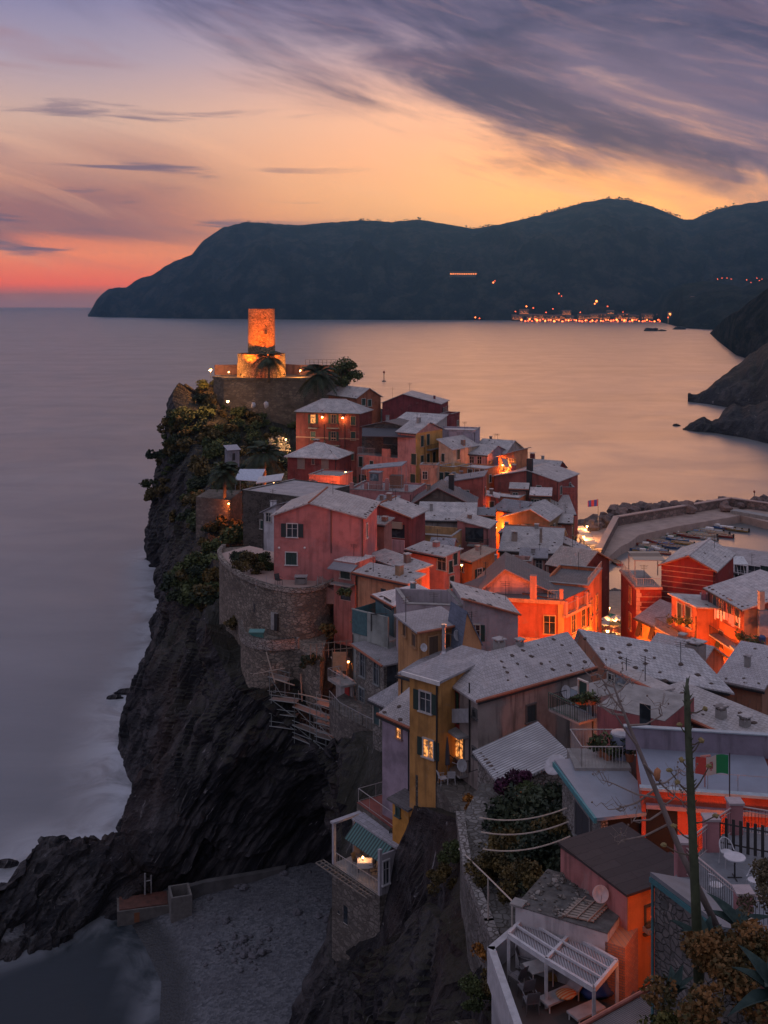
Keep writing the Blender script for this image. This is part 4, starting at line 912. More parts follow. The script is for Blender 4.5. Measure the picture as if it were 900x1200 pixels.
# ---- houses, far to near
H = {}
h = H['red2'] = house('red three storey house with hipped slate roof and two glowing wall lamps', (347, 231), (421, 227), 482, 8.5, 13, plaster((.20, .055, .048)), 'hip', 2.2, ridge=SL, rm=SLP, over=.35, frame=(.36, .19, .13), ntile=6)
for px, py, st_ in ((367, 491, 'O'), (391, 491, 'o'), (414, 493, 'c'), (367, 511, 'D'), (391, 511, 'o'), (414, 511, 'c'), (412, 534, 'c'), (391, 534, 'd')): h.win('F', px, py, 1.0, 1.75, st_)
h.balcony('F', 384, 398, 501, .8); h.balcony('F', 362, 373, 501, .5); h.balcony('F', 382, 399, 521, .9); m = MB(); m.bb(0, h.W, -.08, -.0, 7.6, 7.8); m.build('string_course', paint((.4, .2, .13)), h.root)
wall_lamp(378.5, 488, h, 'F', 'glowing lamp on the red hipped house, left of the middle window', 190, (1, .42, .08), .5, None, .2); wall_lamp(402.5, 489, h, 'F', 'glowing lamp on the red hipped house, right of the middle window', 190, (1, .42, .08), .5, None, .2)
h.pipe('F', 380, 497, 540); h.pipe('F', 404, 497, 540)
h = house('ochre house with grey gable roof tucked behind the red hipped house', (385, 243), (418, 234), 462, 6.2, 9, plaster((.26, .10, .06)), 'gs', 1.8, rm=SLP, over=.4, ntile=4)
h.win('R', 426, 471, .9, 1.4, 'c'); h.win('R', 433, 472, .9, 1.4, 'c'); h.win('R', 427, 482, .9, 1.5, 'c'); h.chimney(398, 452, 10, .9, 1.2)
house('dark maroon house with a low gable standing against the sea', (448, 236), (516, 233), 472, 9, 12, plaster(MAR), 'gf', 1.9, .36, rm=SLP, over=.3, ntile=8).antenna(460, 466, 13, 2.2)
h = house('small maroon annex with a roof balcony beside the maroon gable house', (516, 232), (529, 231), 488, 5, 9, plaster(MAR), 'flat', ph=.6); h.antenna(525, 486, 9, 2)
house('grey concrete house with a mottled slate roof and a satellite dish', (452, 219), (500, 214), 501, 8, 9, plaster(GRY), 'shF', 2.2, rm=SLP, over=.25, ntile=7).dish('F', 462, 498, .7, .5)
house('pale lilac flat roofed block behind the yellow windowed house', (505, 214), (557, 212), 505, 6, 10, plaster(LILA), 'flat', ph=.3, pwall=plaster(LILA))
h = house('tall pink and yellow house with three rows of green shutters', (466, 206.4), (487, 204), 506, 9, 14, plaster((.40, .22, .20)), 'gs', 1.6, rm=SLP, over=.35, frame=(.42, .3, .2)); h.win('F', 485, 538, 1.1, 2.0, 'c'); h.win('F', 484, 562, 1.1, 2.0, 'c')
MB().bb(0, .006, 0, h.D, 0, h.h-.05).build('yellow_facade', plaster(YEL), h.root, loc=(h.W, 0, 0))
h.grid('R', ((494.5, 0), (501.5, -2), (508.5, -4)), (540, 563), .95, 2.0, 'c'); h.grid('R', ((494.5, 0), (501.5, -2)), (517,), .95, 2.0, 'c'); h.balcony('R', 500, 517, 527, .7); h.pipe('R', 498, 515, 575)
h = house('salmon house with curved roof terrace and railing under the dark canopy', (418, 212), (466, 206.4), 532, 8, 10, plaster((.50, .21, .17)), 'flat', rm=CONC); h.win('F', 423, 541, .9, 1.9, 'c'); h.railing([(.1, 4, h.h), (.1, .1, h.h), (h.W*.45, .1, h.h)], 1.3); MB().bb(h.W*.62, h.W*.82, 0, .3, h.h, h.h+1.5).build('parapet', plaster(SALM), h.root)
house('dark stone house with wide low gable above the curved terrace', (424, 214), (487, 209), 500, 6, 8, stone((.07, .055, .05), (.15, .12, .10), 2.2), 'gf', 1.2, .45, rm=SLD, over=.3).win('F', 462, 515, 4.6, 2.0, 'n')
m = MB(); p = P(424, 511, 208); q = P(486, 512, 204); m.slab([p, q, q+V((1, 5, 1.0)), p+V((0, 5, 1.0))], .12); tag(m.build('terrace_canopy', paint((.05, .05, .06), .7)), 'dark sheet canopy shading the curved roof terrace', 'canopy')
h = house('beige house with pitched slate roof right of the yellow windows', (514, 206), (530, 204), 525, 8, 11, plaster(CREAM), 'shR', 1.4, rm=SLP, over=.35, ntile=4); h.grid('F', ((518, 0), (526, 0)), (558,), 1.0, 1.9, 'c'); h.win('R', 537, 532, 1.0, 2.0, 'c')
h = house('low ochre house with green shutters below the beige house', (513, 201), (531, 199), 549, 5, 7, plaster(OCH), 'flat', ph=.5); h.grid('F', ((517, 0), (524.5, 0)), (560,), 1.0, 2.0, 'c')
h = house('mauve house with windows above the orange lit lane', (540, 209), (571, 206), 531, 8, 9, plaster((.33, .24, .27)), 'gs', 1.3, rm=SLP, ntile=6); h.grid('F', ((546, 0), (553, 0), (562, 0)), (540,), .9, 1.6, 'd')
h = house('orange house front with tall shutters beside the glowing lane', (538, 201), (570, 198), 548, 5, 8, plaster((.46, .17, .08)), 'flat', ph=.2); h.grid('F', ((551, 0), (559, 0), (565.5, 0)), (556,), .9, 1.9, 'c', sh=BROWN); h.win('F', 547, 562, 1.6, 1.3, 'n')
house('grey gabled house on the village edge with the sea behind', (556, 214), (592, 211), 529, 9, 9, plaster(GRY), 'gs', 1.9, rm=SLP, over=.3, ntile=12).antenna(580, 520, 10, 2)
h = H['lane'] = house('narrow orange lit house with hanging awning at the head of the lane', (584, 205), (603, 203), 535, 5, 9, plaster((.5, .2, .1)), 'shL', 1.2, rm=SLP, over=.5); h.win('F', 592, 545, 1.0, 2.0, 'd'); h.win('F', 599, 543, .9, 1.8, 'o')
m = MB(); p = h.hit('F', 587, 536, .3); q = h.hit('F', 594, 548, 1.4); m.slab([p, (p.x+1.2, p.y, p.z-.2), (q.x+.6, q.y, q.z), (q.x-.6, q.y, q.z+.2)], .05); m.build('awning', stripes((.4, .3, .25), (.3, .2, .2), .4), h.root)
house('long maroon house with a thin slate roof on the seaward edge', (604, 221), (652, 217), 549, 6, 9, plaster(MAR), 'gs', 1.6, rm=SLP, ntile=10).chimney(624, 540, 10, .8, 1.4)
h = house('wide dusty red house with low gable above the lane', (579, 199), (654, 193), 558, 10, 11, plaster((.30, .09, .075)), 'gf', 1.5, .53, rm=SLP, over=.3, ntile=9); h.pipe('F', 619, 552, 575); h.chimney(602, 552, 11.5, .7, 1)
m = MB(); m.bb(-.5, .5, -.2, .5, -4, 2.2); m.build('chimney', DARKM, h.root, loc=h.hit('F', 620.5, 552))
h = house('stepped red houses at the right tip of the village by the harbour', (655, 195), (673, 195), 577, 7, 12, plaster((.36, .10, .085)), 'flat', ph=.9); h.antenna(668, 574, 12, 2.4); h.antenna(660, 572, 12, 2)
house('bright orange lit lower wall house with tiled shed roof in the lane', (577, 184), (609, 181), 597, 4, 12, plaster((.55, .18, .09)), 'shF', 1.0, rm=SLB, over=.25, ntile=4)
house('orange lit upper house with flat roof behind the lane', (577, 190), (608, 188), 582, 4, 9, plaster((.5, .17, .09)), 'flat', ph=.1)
house('olive brown house with a split slate gable', (588, 181), (643, 178), 606, 9, 10, plaster(OLIV), 'gf', 1.6, .62, rm=SLP, over=.3, verge=SL, ntile=9)
h = house('olive house with broad grey roof next to the harbour', (642, 190), (673, 190.5), 603, 9, 14, plaster((.26, .17, .09)), 'gs', 2.4, rm=SLP, over=.3, ntile=10); h.chimney(626, 594, 15, .7, 1)
h = house('low house under a broad mottled slate roof with ridge stones', (586, 163), (656, 161), 645, 13, 8, plaster((.3, .24, .2)), 'gs', 2.2, .55, rm=SLP, ridge=TERRA, ntile=18); h.chimney(603, 633, 9, .8, 1.1); h.chimney(634, 628, 10, .35, 1.0)
house('sloping slate roofed house dropping towards the harbour', (652, 165), (694, 164.5), 650, 5, 12, plaster((.25, .16, .12)), 'shR', 2.2, .6, rm=SLP, ntile=14)
h = H['darkhut'] = house('dark maroon attic house with pale tiled roof above the terrace', (643, 139), (681, 136), 661, 7, 7, plaster((.09, .035, .035)), 'gs', 1.6, .5, rm=slate((.34, .29, .26), .3, .25, .5), over=.35, ntile=0); h.win('R', 684, 676, .8, 1.6, 'c'); h.win('R', 688, 673, .7, 1.6, 'l')
# pink houses, centre left
h = house('small maroon house with hipped roof and shuttered pale windows', (337, 206), (394, 203), 534, 8, 8, plaster((.22, .06, .055)), 'hip', 2.0, ridge=SL, rm=SLP, over=.5, sh=(.30, .24, .2), frame=(.3, .2, .16)); h.win('F', 353, 543, 1.3, 1.9, 'c'); h.win('F', 381, 543, 1.3, 1.9, 'c'); h.win('F', 367, 541, .5, 1.0, 'd'); h.chimney(371, 521, 9, .9, .8); H['hip3'] = h
h = H['box4'] = house('small salmon box house with flat roof before the maroon hipped house', (362, 193), (398, 191), 557, 6, 9, plaster((.5, .2, .16)), 'flat', rm=CONC, ph=.15); h.antenna(377, 555, 9, 1.5)
house('low salmon terrace wall house left of the salmon box house', (354, 190), (363, 189.5), 568, 4, 6, plaster((.5, .2, .16)), 'flat', rm=CONC, ph=.2)
h = H['roof7'] = house('rosy house with a walled roof terrace and skylight lantern', (408, 178), (482, 175), 575, 9, 9, plaster((.46, .20, .19)), 'flat', rm=slate((.33, .32, .34), .6, .6), ph=.25)
m = MB(); m.bb(3.2, 5.0, 1.0, 2.6, h.h, h.h+2.9); o = m.build('lantern', plaster((.36, .19, .17)), h.root); m = MB(); m.bb(3.4, 4.8, .96, .99, h.h+1.6, h.h+2.75); m.build('pane', glass((.09, .11, .12)), o); m = MB(); m.bb(3.1, 5.1, .9, 2.7, h.h+2.9, h.h+3.0); m.build('lantern_roof', SLB, o)
for x in (.5, 2.9, 6.4, 9.6): MB().bb(x-.25, x+.25, .1, .6, h.h, h.h+(1.3 if x != 6.4 else 2.2)).build('pillar', plaster((.42, .2, .18)), h.root)
m = MB(); m.slab([(1, 3.4, h.h+3.0), (8, 3.4, h.h+3.9), (8, 6.5, h.h+4.2), (1, 6.5, h.h+3.3)], .12); o = m.build('awning_roof', slate((.25, .27, .3), .3, .4), h.root); m = MB(); [m.bar((x, y, h.h), (x, y, z+h.h), .05) for x, y, z in ((1.1, 3.5, 2.9), (7.9, 3.5, 3.8), (1.1, 6.3, 3.1), (7.9, 6.3, 4.0))]; m.build('post', GREYM, h.root); MB().bb(5.6, 7.6, 4.5, 6, h.h, h.h+2).build('wall', brickmat(), h.root)
h.railing([(.3, .3, h.h+.25), (h.W-.3, .3, h.h+.25)], .9, None, .4)
h = H['pink'] = house('large pink house with grey gable roof and a green shuttered window', (321, 123), (426, 121.5), 604, 9.5, 9, plaster(PINK, .35), 'gf', 1.45, .40, rm=SLP, over=.38, ridge=TERRA, frame=(.55, .52, .5))
h.win('F', 342.5, 621.5, 1.15, 1.45, 'o', sh=(.02, .03, .03)); h.win('F', 341.5, 654.5, 1.25, 1.35, 'c'); h.pipe('F', 388, 597, 648); h.win('R', 429.5, 622, .8, 1.5, 'c'); h.tiles([(h.W+.15-.2*k % .3, .3+k*1.05) for k in range(9)], 1.0); h.tiles([(.3+k*1.02, .05) for k in range(10)], .8)
for px in (327, 357): p = h.hit('F', px, 642, .1); MB().lump((0, 0, 0), (.14, .1, .14), 1, 0, 8, 6, 0).build('lamp_globe', WHITEM, h.root, loc=p)
m = MB(); m.prism([(5.2, -2.0), (7.6, -2.0), (7.6, -.0), (5.2, -.0)], 0, [2.5, 1.2, 1.2, 2.5]); m.build('stair_wall', plaster((.30, .2, .18)), h.root); MB().bb(7.4, 9.9, -.9, -.02, 0, 1.6).build('planter_wall', plaster(PINK), h.root)
h = house('white washed shed with a grey sheet roof left of the pink house', (308, 131), (323, 130), 600, 4, 4.5, plaster((.5, .5, .52)), 'shL', .9, rm=SLB, over=.3); h.win('F', 315, 606, .7, 1.0, 'd')
h = house('old rubble stone house with flat pale roof on the cliff edge', (285, 164), (352, 158), 575, 12, 9, stone((.06, .05, .045), (.13, .11, .095), 2.0), 'flat', rm=slate((.33, .32, .33), 1.2, 1.4, .5), ph=.12)
m = MB(); q = [P(300, 566, 170), P(330, 562, 170)]; m.slab([q[0], q[1], q[1]+V((0, 4, .35)), q[0]+V((0, 4, .35))], .15); tag(m.build('roof_sheet', paint((.45, .45, .47), .6)), 'pale sheet roof panel lying behind the rubble stone house', 'roof panel')
t1 = thing('terrace_awning', 'pale blue fabric awning beside the lit palm', 'awning', P(275, 562, 178)); w_ = 30*178/1300; m = MB(); m.slab([(0, 0, .0), (w_, -1, -.1), (w_+.4, 4, 1.1), (.3, 4, 1.1)], .08); m.build('cloth', paint((.42, .46, .54), .9), t1); m = MB(); [m.bar((x, y, -3), (x, y, z), .05) for x, y, z in ((.1, .1, 0), (w_-.1, -.8, -.1), (w_, 3.8, 1), (.4, 3.8, 1))]; m.build('post', GREYM, t1)
h = house('maroon house with an open loggia and pale balcony behind the pink gable', (426, 143), (480, 140.5), 602, 5.5, 9, plaster((.24, .065, .06)), 'gf', 1.3, .33, rm=SLP, over=.4, ridge=TERRA, verge=TERRA, ntile=9)
h.win('F', 463, 622, 2.6, 1.7, 'n'); h.balcony('F', 449, 474, 640, 1.2, None, False); p = h.hit('F', 449, 640, 1.2); q = h.hit('F', 474, 640, 1.2); MB().bb(p.x, q.x, p.y-.1, p.y+.08, p.z-.6, p.z+.95).build('balcony_parapet', plaster((.46, .27, .28)), h.root); p = h.hit('F', 450, 613); q = h.hit('F', 472, 617); MB().bb(p.x, q.x, -.4, -.02, p.z-.5, p.z+.3).build('blind', slats((.45, .33, .24)), h.root)
house('grey brown rendered side house right of the pink gable house', (432, 134), (450, 133), 613, 2, 9, plaster((.19, .13, .12)), 'shF', .35, rm=slate((.3, .29, .28), .25, .2), over=.3)
house('narrow slate roofed red house stepping down below the loggia', (430, 127), (482, 119.5), 652, 2.4, 6, plaster((.34, .10, .075)), 'shF', .35, rm=SLP, over=.3, ntile=12)
h = house('tan house with a plain wall and slate lean-to roof', (418, 117), (478, 112.4), 671, 2.2, 9, plaster((.34, .21, .13)), 'shF', .4, rm=SLP, over=.35, verge=TERRA, ntile=13)
h = house('slim pink house with green roller shutters between terrace and tan house', (391, 120), (416, 118.5), 656, 4, 9, plaster((.36, .16, .14)), 'flat', ph=.0); h.win('F', 405, 671, 1.25, 1.25, 'c'); h.win('F', 405, 695, 1.3, 1.5, 'n'); m = MB(); p = h.hit('F', 391, 660); q = h.hit('F', 419, 660); m.slab([(p.x, -1.2, p.z-.3), (q.x, -1.2, p.z-.3), (q.x, 0, p.z+.2), (p.x, 0, p.z+.2)], .08); m.build('canopy', SLB, h.root); h.balcony('F', 392, 416, 681, .9, None, False)
h = house('salmon house with a bright sunset pink wall and open window', (478, 133), (520, 129.2), 644, 3, 9, plaster((.55, .20, .16), .2), 'shF', .35, rm=SLP, over=.3, ntile=9); h.win('F', 518, 660, 1.3, 1.6, 'd'); h.win('R', 528, 664, .8, 1.4, 'c'); h.win('R', 533, 655, .8, 1.4, 'c'); h.win('R', 529, 682, .8, 1.4, 'c')
h = house('ochre house with sunken roof terrace and parapet walls', (480, 152), (529, 150), 634, 6, 8, plaster((.40, .22, .10)), 'flat', rm=SLP, ph=1.0, pwall=plaster((.42, .25, .12))); h.chimney(503, 612, 8, .9, 1.0, brickmat(), False); h.chimney(512, 616, 8, .5, .7, None, False)
house('grey slate roofed house in front of the dark brown gable', (490, 160), (556, 159), 609, 5, 7, plaster(GRY), 'shF', 1.5, rm=SLP, ntile=9)
h = house('dark brown rendered gable house with chimneys', (482, 169), (556, 167.8), 592, 8, 9, plaster(BRN), 'gf', 2.6, .42, rm=SLD, over=.3, verge=paint((.16, .06, .05))); h.chimney(516, 606, 8, .8, 2.0, stone(), False); h.chimney(537, 604, 8, .8, 2.0, stone(), False)
h = house('red house with a single sloping roof below the yellow facade', (519, 180), (566, 178.8), 566, 6, 9, plaster((.34, .10, .08)), 'shL', 1.2, rm=SLB, ntile=5); h.chimney(529, 568, 10, .8, 1.6, DARKM, False); h.dish('F', 537, 575, .6, .5)
m = MB(); [m.slab([p, p+V((2.2, -.2, 0)), p+V((2.2, 1.8, .5)), p+V((0, 1.8, .5))], .08) for p in (P(539, 566, 186), P(554, 566, 188))]; tag(m.build('terrace_umbrella', paint((.5, .5, .54))), 'pair of white canvas canopies on a terrace by the lane', 'canopy')
h = house('dusky pink house with a corner balcony full of plants', (536, 155), (572, 153.6), 617, 5, 13, plaster((.36, .15, .14)), 'shR', .9, rm=SLP, ntile=5); h.win('F', 556, 627, 2.6, 2.0, 'n'); h.win('F', 557, 655, 2.2, 2.2, 'n'); h.balcony('F', 549, 573, 637, 1.0); h.win('R', 577, 652, .8, 1.6, 'c')
h = house('little orange house with round topped doorways', (536, 140), (553, 138), 654, 4, 6, plaster((.46, .18, .07)), 'shF', .8, rm=slate((.36, .28, .22), .3, .25), over=.3); h.win('F', 541, 665, .7, 1.0, 'd')
house('dark tarred sheet roof over a low building in the alley', (547, 126), (586, 122), 684, 7, 4, plaster((.12, .09, .09)), 'hip', 1.6, rm=paint((.09, .085, .09), .7), over=.3)
h = house('teal painted house corner with striped slate roof', (440, 108), (462, 104.3), 698, 4.5, 7, plaster((.10, .17, .19)), 'shF', .4, rm=SL, over=.3, verge=TERRA, ntile=4); h.win('F', 454, 707, 1.6, 1.0, 'n')
# grey-lilac, stone, yellow houses
h = house('tall lilac grey house with a long sloping slate verge', (543, 97), (607, 96.4), 718, 5.5, 10, plaster((.33, .29, .31), .3), 'shR', 1.15, rm=SLP, over=.22, verge=TERRA, ntile=14, sk=-.24); h.railing([(h.W-.2, -1.8, 4.4), (h.W+1.6, -1.8, 4.4)], 1)
h = H['terr'] = house('lilac grey house block with a high walled roof terrace', (477, 97.8), (543, 97.2), 723, 5.2, 9, plaster((.33, .29, .31), .3), 'flat', rm=CONC, ph=1.15, sk=-.3)
h = house('grey green terrace house with teal glass balustrade', (413, 106), (455, 103), 741, 6, 7, plaster((.29, .31, .29)), 'flat', rm=CONC)
m = MB(); m.bb(-.05, .0, 0, 4.5, h.h, h.h+2.2); m.bb(0, 1.9, -.05, .0, h.h, h.h+2.2); m.build('glass_balustrade', paint((.06, .13, .14), .2), h.root); m = MB(); m.bb(1.95, h.W, -.06, .12, h.h-.5, h.h+2.3); m.bb(-.08, 2, -.08, .06, h.h+2.2, h.h+2.3); m.build('wall', plaster((.26, .28, .26)), h.root)
p = h.hit('F', 440, 728, .1); m = MB(); m.bar(p+V((-.5, -.05, -1)), p+V((-.5, -.05, .6)), .05); m.bar(p+V((-.5, -.05, .6)), p+V((1.5, -.05, 1.0)), .05); m.build('drainpipe', DARKM, h.root)
h = H['stone'] = house('grey stone house with teal framed french windows above the cliff', (417, 104), (450, 99.5), 761, 8.5, 9.5, stone((.15, .14, .13), (.30, .28, .25), 2.4), 'shR', .35, rm=slate((.33, .33, .35), .16, .3), over=.4, frame=(.22, .24, .24), sh=(.03, .075, .08), verge=TERRA)
for px, py, w_, h_ in ((425.5, 779, .85, 2.2), (441.5, 787, .85, 2.3), (412.5, 808, .5, 1.6), (424.5, 821, .95, 2.3)): h.win('F', px, py, w_, h_, 'd')
h.win('R', 459, 800, 1.0, 3.4, 'n'); p = h.hit('F', 412, 797); m = MB(); m.slab([(p.x-1.6, -1.7, p.z), (p.x+1.0, -1.7, p.z), (p.x+1.0, 0, p.z), (p.x-1.6, 0, p.z)], .2); m.build('balcony', CONC, h.root)
m = MB(); p = h.hit('F', 411, 787); h.railing([(p.x-1.55, -.1, p.z-.8), (p.x-1.55, -1.6, p.z-.8), (p.x+.9, -1.6, p.z-.8)], .95, None, .3)
p = h.hit('F', 407, 811, .3); MB().bb(p.x-.45, p.x+.45, p.y-.05, p.y, p.z-1.1, p.z+1.1).build('red_door', paint((.36, .02, .015)), h.root); MB().bb(p.x-2.4, p.x+.8, p.y+.06, p.y+.3, p.z-1.4, p.z+1.3).build('side_wall', plaster(GRY), h.root)
m = MB(); m.bb(1.1, 1.6, 4, 5.2, h.h+.34, h.h+.5); m.build('skylight', glass((.05, .055, .06)), h.roof)
pts = [P(x, y, Y) for x, y, Y in ((386, 826, 103), (398, 833, 100), (425, 850, 97), (447, 856, 95), (452, 838, 101), (410, 820, 106))]; m = MB(); m.prism([(q.x, q.y) for q in pts], 20.2, 23.0); tag(m.build('stone_terrace', stone((.10, .09, .085), (.2, .18, .16), 2.2)), 'stone terrace slab under the teal windowed stone house', 'terrace')
m = MB()
for a, b in zip(pts[:4], pts[1:4]):
    n = int((b-a).length/.5)
    for k in range(n+1): q = a.lerp(b, k/n); m.bar((q.x, q.y, 23), (q.x, q.y, 24), .03, 4)
    m.bar((a.x, a.y, 24), (b.x, b.y, 24), .035, 4)
tag(m.build('terrace_railing', GREYM), 'grey railing round the stone terrace at the cliff edge', 'railing')
h = house('grey stone annex with narrow slate roof beside the lilac tower house', (437, 93), (470, 90), 820, 5, 8, stone((.13, .125, .12), (.26, .24, .22), 2.4), 'shF', 1.2, rm=slate((.3, .3, .32), .16, .3), over=.3, sh=(.03, .07, .075)); h.win('F', 442, 838, .8, 1.6, 'D')
h = H['lil'] = house('slender lilac house with a lit square window and tiled lean-to roof', (448, 82), (481, 79.6), 837, 3, 8.5, plaster((.31, .25, .30), .2), 'shF', 1.2, rm=slate((.36, .34, .34), .17, .2), over=.25, verge=TERRA, ntile=7); h.win('F', 468, 859, .5, .75, 'O' if False else 'l', (.3, .2, .18))
h = H['yel'] = house('tall yellow ochre house with green shutters and a lit window', (480, 77.5), (514, 75.8), 789, 6.5, 10, plaster((.44, .225, .075), .5), 'flat', rm=slate((.31, .31, .33), .3, .4), frame=(.45, .42, .4), sh=(.015, .04, .03))
h.win('F', 499, 822.5, .95, 1.35, 'o'); h.win('F', 502.5, 877, .85, 1.2, 'O', label='lit yellow house window with open green shutter'); h.pipe('F', 512, 797, 915); m = MB(); m.slab([(-.35, -.35, h.h+.12), (h.W+.3, -.35, h.h+.12), (h.W+.3, h.D, h.h+.4), (-.35, h.D, h.h+.4)], .16); m.build('roof', slate((.32, .32, .34), .3, .4), h.root, uv=True); MB().bb(-.4, h.W+.35, -.42, -.3, h.h-.12, h.h+.16).build('fascia', WHITEM, h.root)
p = h.top(520, 770, h.h); m = MB(); m.lathe([(.38, .0), (.2, .3), (.13, .45), (.13, 2.2), (.2, 2.25), (.2, 2.4)], p, 10); m.build('flue_pipe', paint((.4, .4, .42), .3, .6), h.root)
h = house('flat slate roofed link house behind the tall yellow house', (470, 86), (545, 82), 790, 6, 9, plaster((.42, .24, .10)), 'shF', .9, rm=slate((.29, .29, .31), .3, .4), over=.2)
h = H['och'] = house('ochre penthouse with brown lattice shutters and slate roof', (491, 88), (541, 90.6), 743, 4.6, 6.5, plaster((.42, .22, .10)), 'shR', .12, sk=.3, rm=slate((.32, .32, .34), .25, .3), over=.35, verge=TERRA, sh=(.10, .06, .04), frame=(.36, .2, .1))
for px in (507.5, 521.5, 535): h.win('F', px, 757 if px < 515 else 755, .95, 1.6, 'c')
h.win('L', 486, 750, .8, 1.0, 'c'); h.win('L', 475, 738, .7, 1.0, 'c'); h.dish('F', 495.5, 759, .32, .4); h.dish('F', 534, 745, .42, 1.1, .3)
house('orange rendered gable with a blue slate dormer roof', (541, 88), (564, 88.6), 757, 3, 8, plaster((.44, .22, .11)), 'gf', 2.6, .25, rm=slate((.13, .16, .22), .3, .4), over=.1)
h = H['grey'] = house('big stained grey house with pale slate roof dotted with stones', (560, 74.5), (692, 81), 819, 6.5, 12, plaster((.27, .23, .21), .9), 'hipL', 1.5, .5, sk=.2, rm=slate((.40, .39, .40), .3, .24, .6), over=.35, sh=(.02, .045, .055), frame=(.10, .10, .10), verge=TERRA)
h.win('F', 622, 835.5, .85, 1.15, 'c'); h.dish('F', 662, 811, .45, .4); h.tiles_px(((606, 780), (622, 771), (644, 777), (634, 780), (658, 758), (668, 767), (666, 782), (685, 778), (616, 795), (647, 787), (630, 758), (612, 764), (648, 751), (587, 777), (590, 784), (594, 790), (600, 770), (595, 799)), .85); h.chimney(585, 768, 13, .65, 1.0, CONC); h.chimney(609, 762, 13.2, .45, .6, CONC)
MB().bb(0, h.D*1.02*.62, -.006, 0, 0, h.h-.1).build('red_facade', plaster((.30, .05, .04)), h.root, loc=h.face('L')[0], rz=h.face('L')[3])
h.win('L', 522, 818, .6, 2.2, 'c', sh=(.012, .05, .03)); h.win('L', 531, 826, .8, 2.1, 'O', (.25, .05, .04), sh=(.012, .05, .03)); h.win('L', 527, 874, .5, 1.7, 'c', sh=(.012, .05, .03)); h.win('L', 539, 874, 1.2, 1.8, 'l', (.16, .15, .14)); h.balcony('L', 529, 549, 848, .8, None, False); h.balcony('L', 530, 549, 893, .7)
p = h.hit('L', 530, 848, .8); q = h.hit('L', 549, 848, .8); u = (q-p).normalized(); m = MB(); m.slab([p+V((0, 0, 1.0)), q+V((0, 0, 1.0)), q+V((0, .05, 1.0)), p+V((0, .05, 1.0))], .95); m.build('balcony_panel', paint((.25, .25, .26)), h.root); h.dish('L', 540, 897, .42, .9); h.pipe('L', 550, 800, 905)
h.win('L', 557, 836, .4, .5, 'd'); h.win('L', 557, 882, .5, .6, 'd')
h = H['lean'] = house('long lean-to with ribbed grey roof against the big stained house', (592, 66.6), (664, 68.5), 922, 5, 7, stone((.15, .14, .13), (.28, .26, .24), 2.6), 'shL', 1.0, sk=.2, rm=ribbed((.34, .34, .35)), over=.3)
h.tiles([(.12, .1+k*.5) for k in range(10)], .8)
# ---- smaller houses wedged between the others
for px0, px1, Y, ev, D, col, rt, rise, lab in (
 (556, 584, 187, 583, 4, (.32, .12, .09), 'shR', .8, 'small red lean-to house wedged beside the orange lane'),
 (598, 618, 192, 573, 3, (.34, .17, .14), 'gs', .8, 'tiny rose house with pale roof below the dusty red gable'),
 (622, 645, 190, 581, 3, (.28, .2, .14), 'shF', .8, 'low brown house under the right part of the dusty red gable'),
 (648, 670, 184, 612, 4, (.33, .13, .1), 'gs', .9, 'small rust red house on the harbour edge below the olive house'),
 (585, 603, 172, 625, 3, (.36, .22, .14), 'shL', .7, 'small tan lean-to between the orange lane and the broad slate roof'),
 (610, 640, 154, 653, 3, (.42, .22, .19), 'shF', .5, 'rosy penthouse wall in front of the broad slate roof'),
 (598, 622, 148, 661, 3, (.45, .26, .22), 'flat', 0, 'pale pink terrace block before the dark maroon attic'),
 (574, 596, 142, 668, 3, (.3, .2, .17), 'shR', .6, 'small brown roofed shed behind the pink pediment'),
 (505, 530, 138, 640, 3, (.40, .15, .12), 'gs', .7, 'little red house behind the sunset pink wall'),
 (440, 462, 158, 590, 3, (.38, .2, .17), 'shF', .5, 'low rose wall house under the walled roof terrace'),
 (462, 482, 150, 601, 3, (.32, .22, .18), 'gs', .7, 'small grey brown house left of the ochre sunken terrace'),
 (556, 578, 168, 604, 4, (.24, .16, .13), 'gs', .8, 'small brown house at the foot of the orange lane'),
 (492, 512, 196, 548, 3, (.45, .28, .2), 'flat', 0, 'small cream terrace block under the yellow windowed house'),
 (528, 548, 192, 562, 3, (.36, .2, .15), 'shR', .6, 'small clay coloured house with sloping roof by the orange shutters'),
 (412, 436, 150, 604, 3, (.40, .16, .14), 'shL', .5, 'small pink extension behind the large pink gable house'),
 (664, 690, 160, 652, 3, (.28, .13, .1), 'gs', .7, 'small maroon house on the harbour slope below the broad roofs')):
    h = house(lab, (px0, Y), (px1, Y-.6), ev, D, 8, plaster(col, .7), rt, rise or .1, rm=rnd.choice((SLP, SL, SLB)), over=.25, ntile=3 if rt != 'flat' else 0, ph=.5 if rt == 'flat' else 0, verge=rnd.choice((None, TERRA)))
    h.win('F', px0+(px1-px0)*.3, ev+9, .8, 1.3, rnd.choice('cdo'))
    if px1-px0 > 22: h.win('F', px0+(px1-px0)*.72, ev+9, .8, 1.3, rnd.choice('cd'))
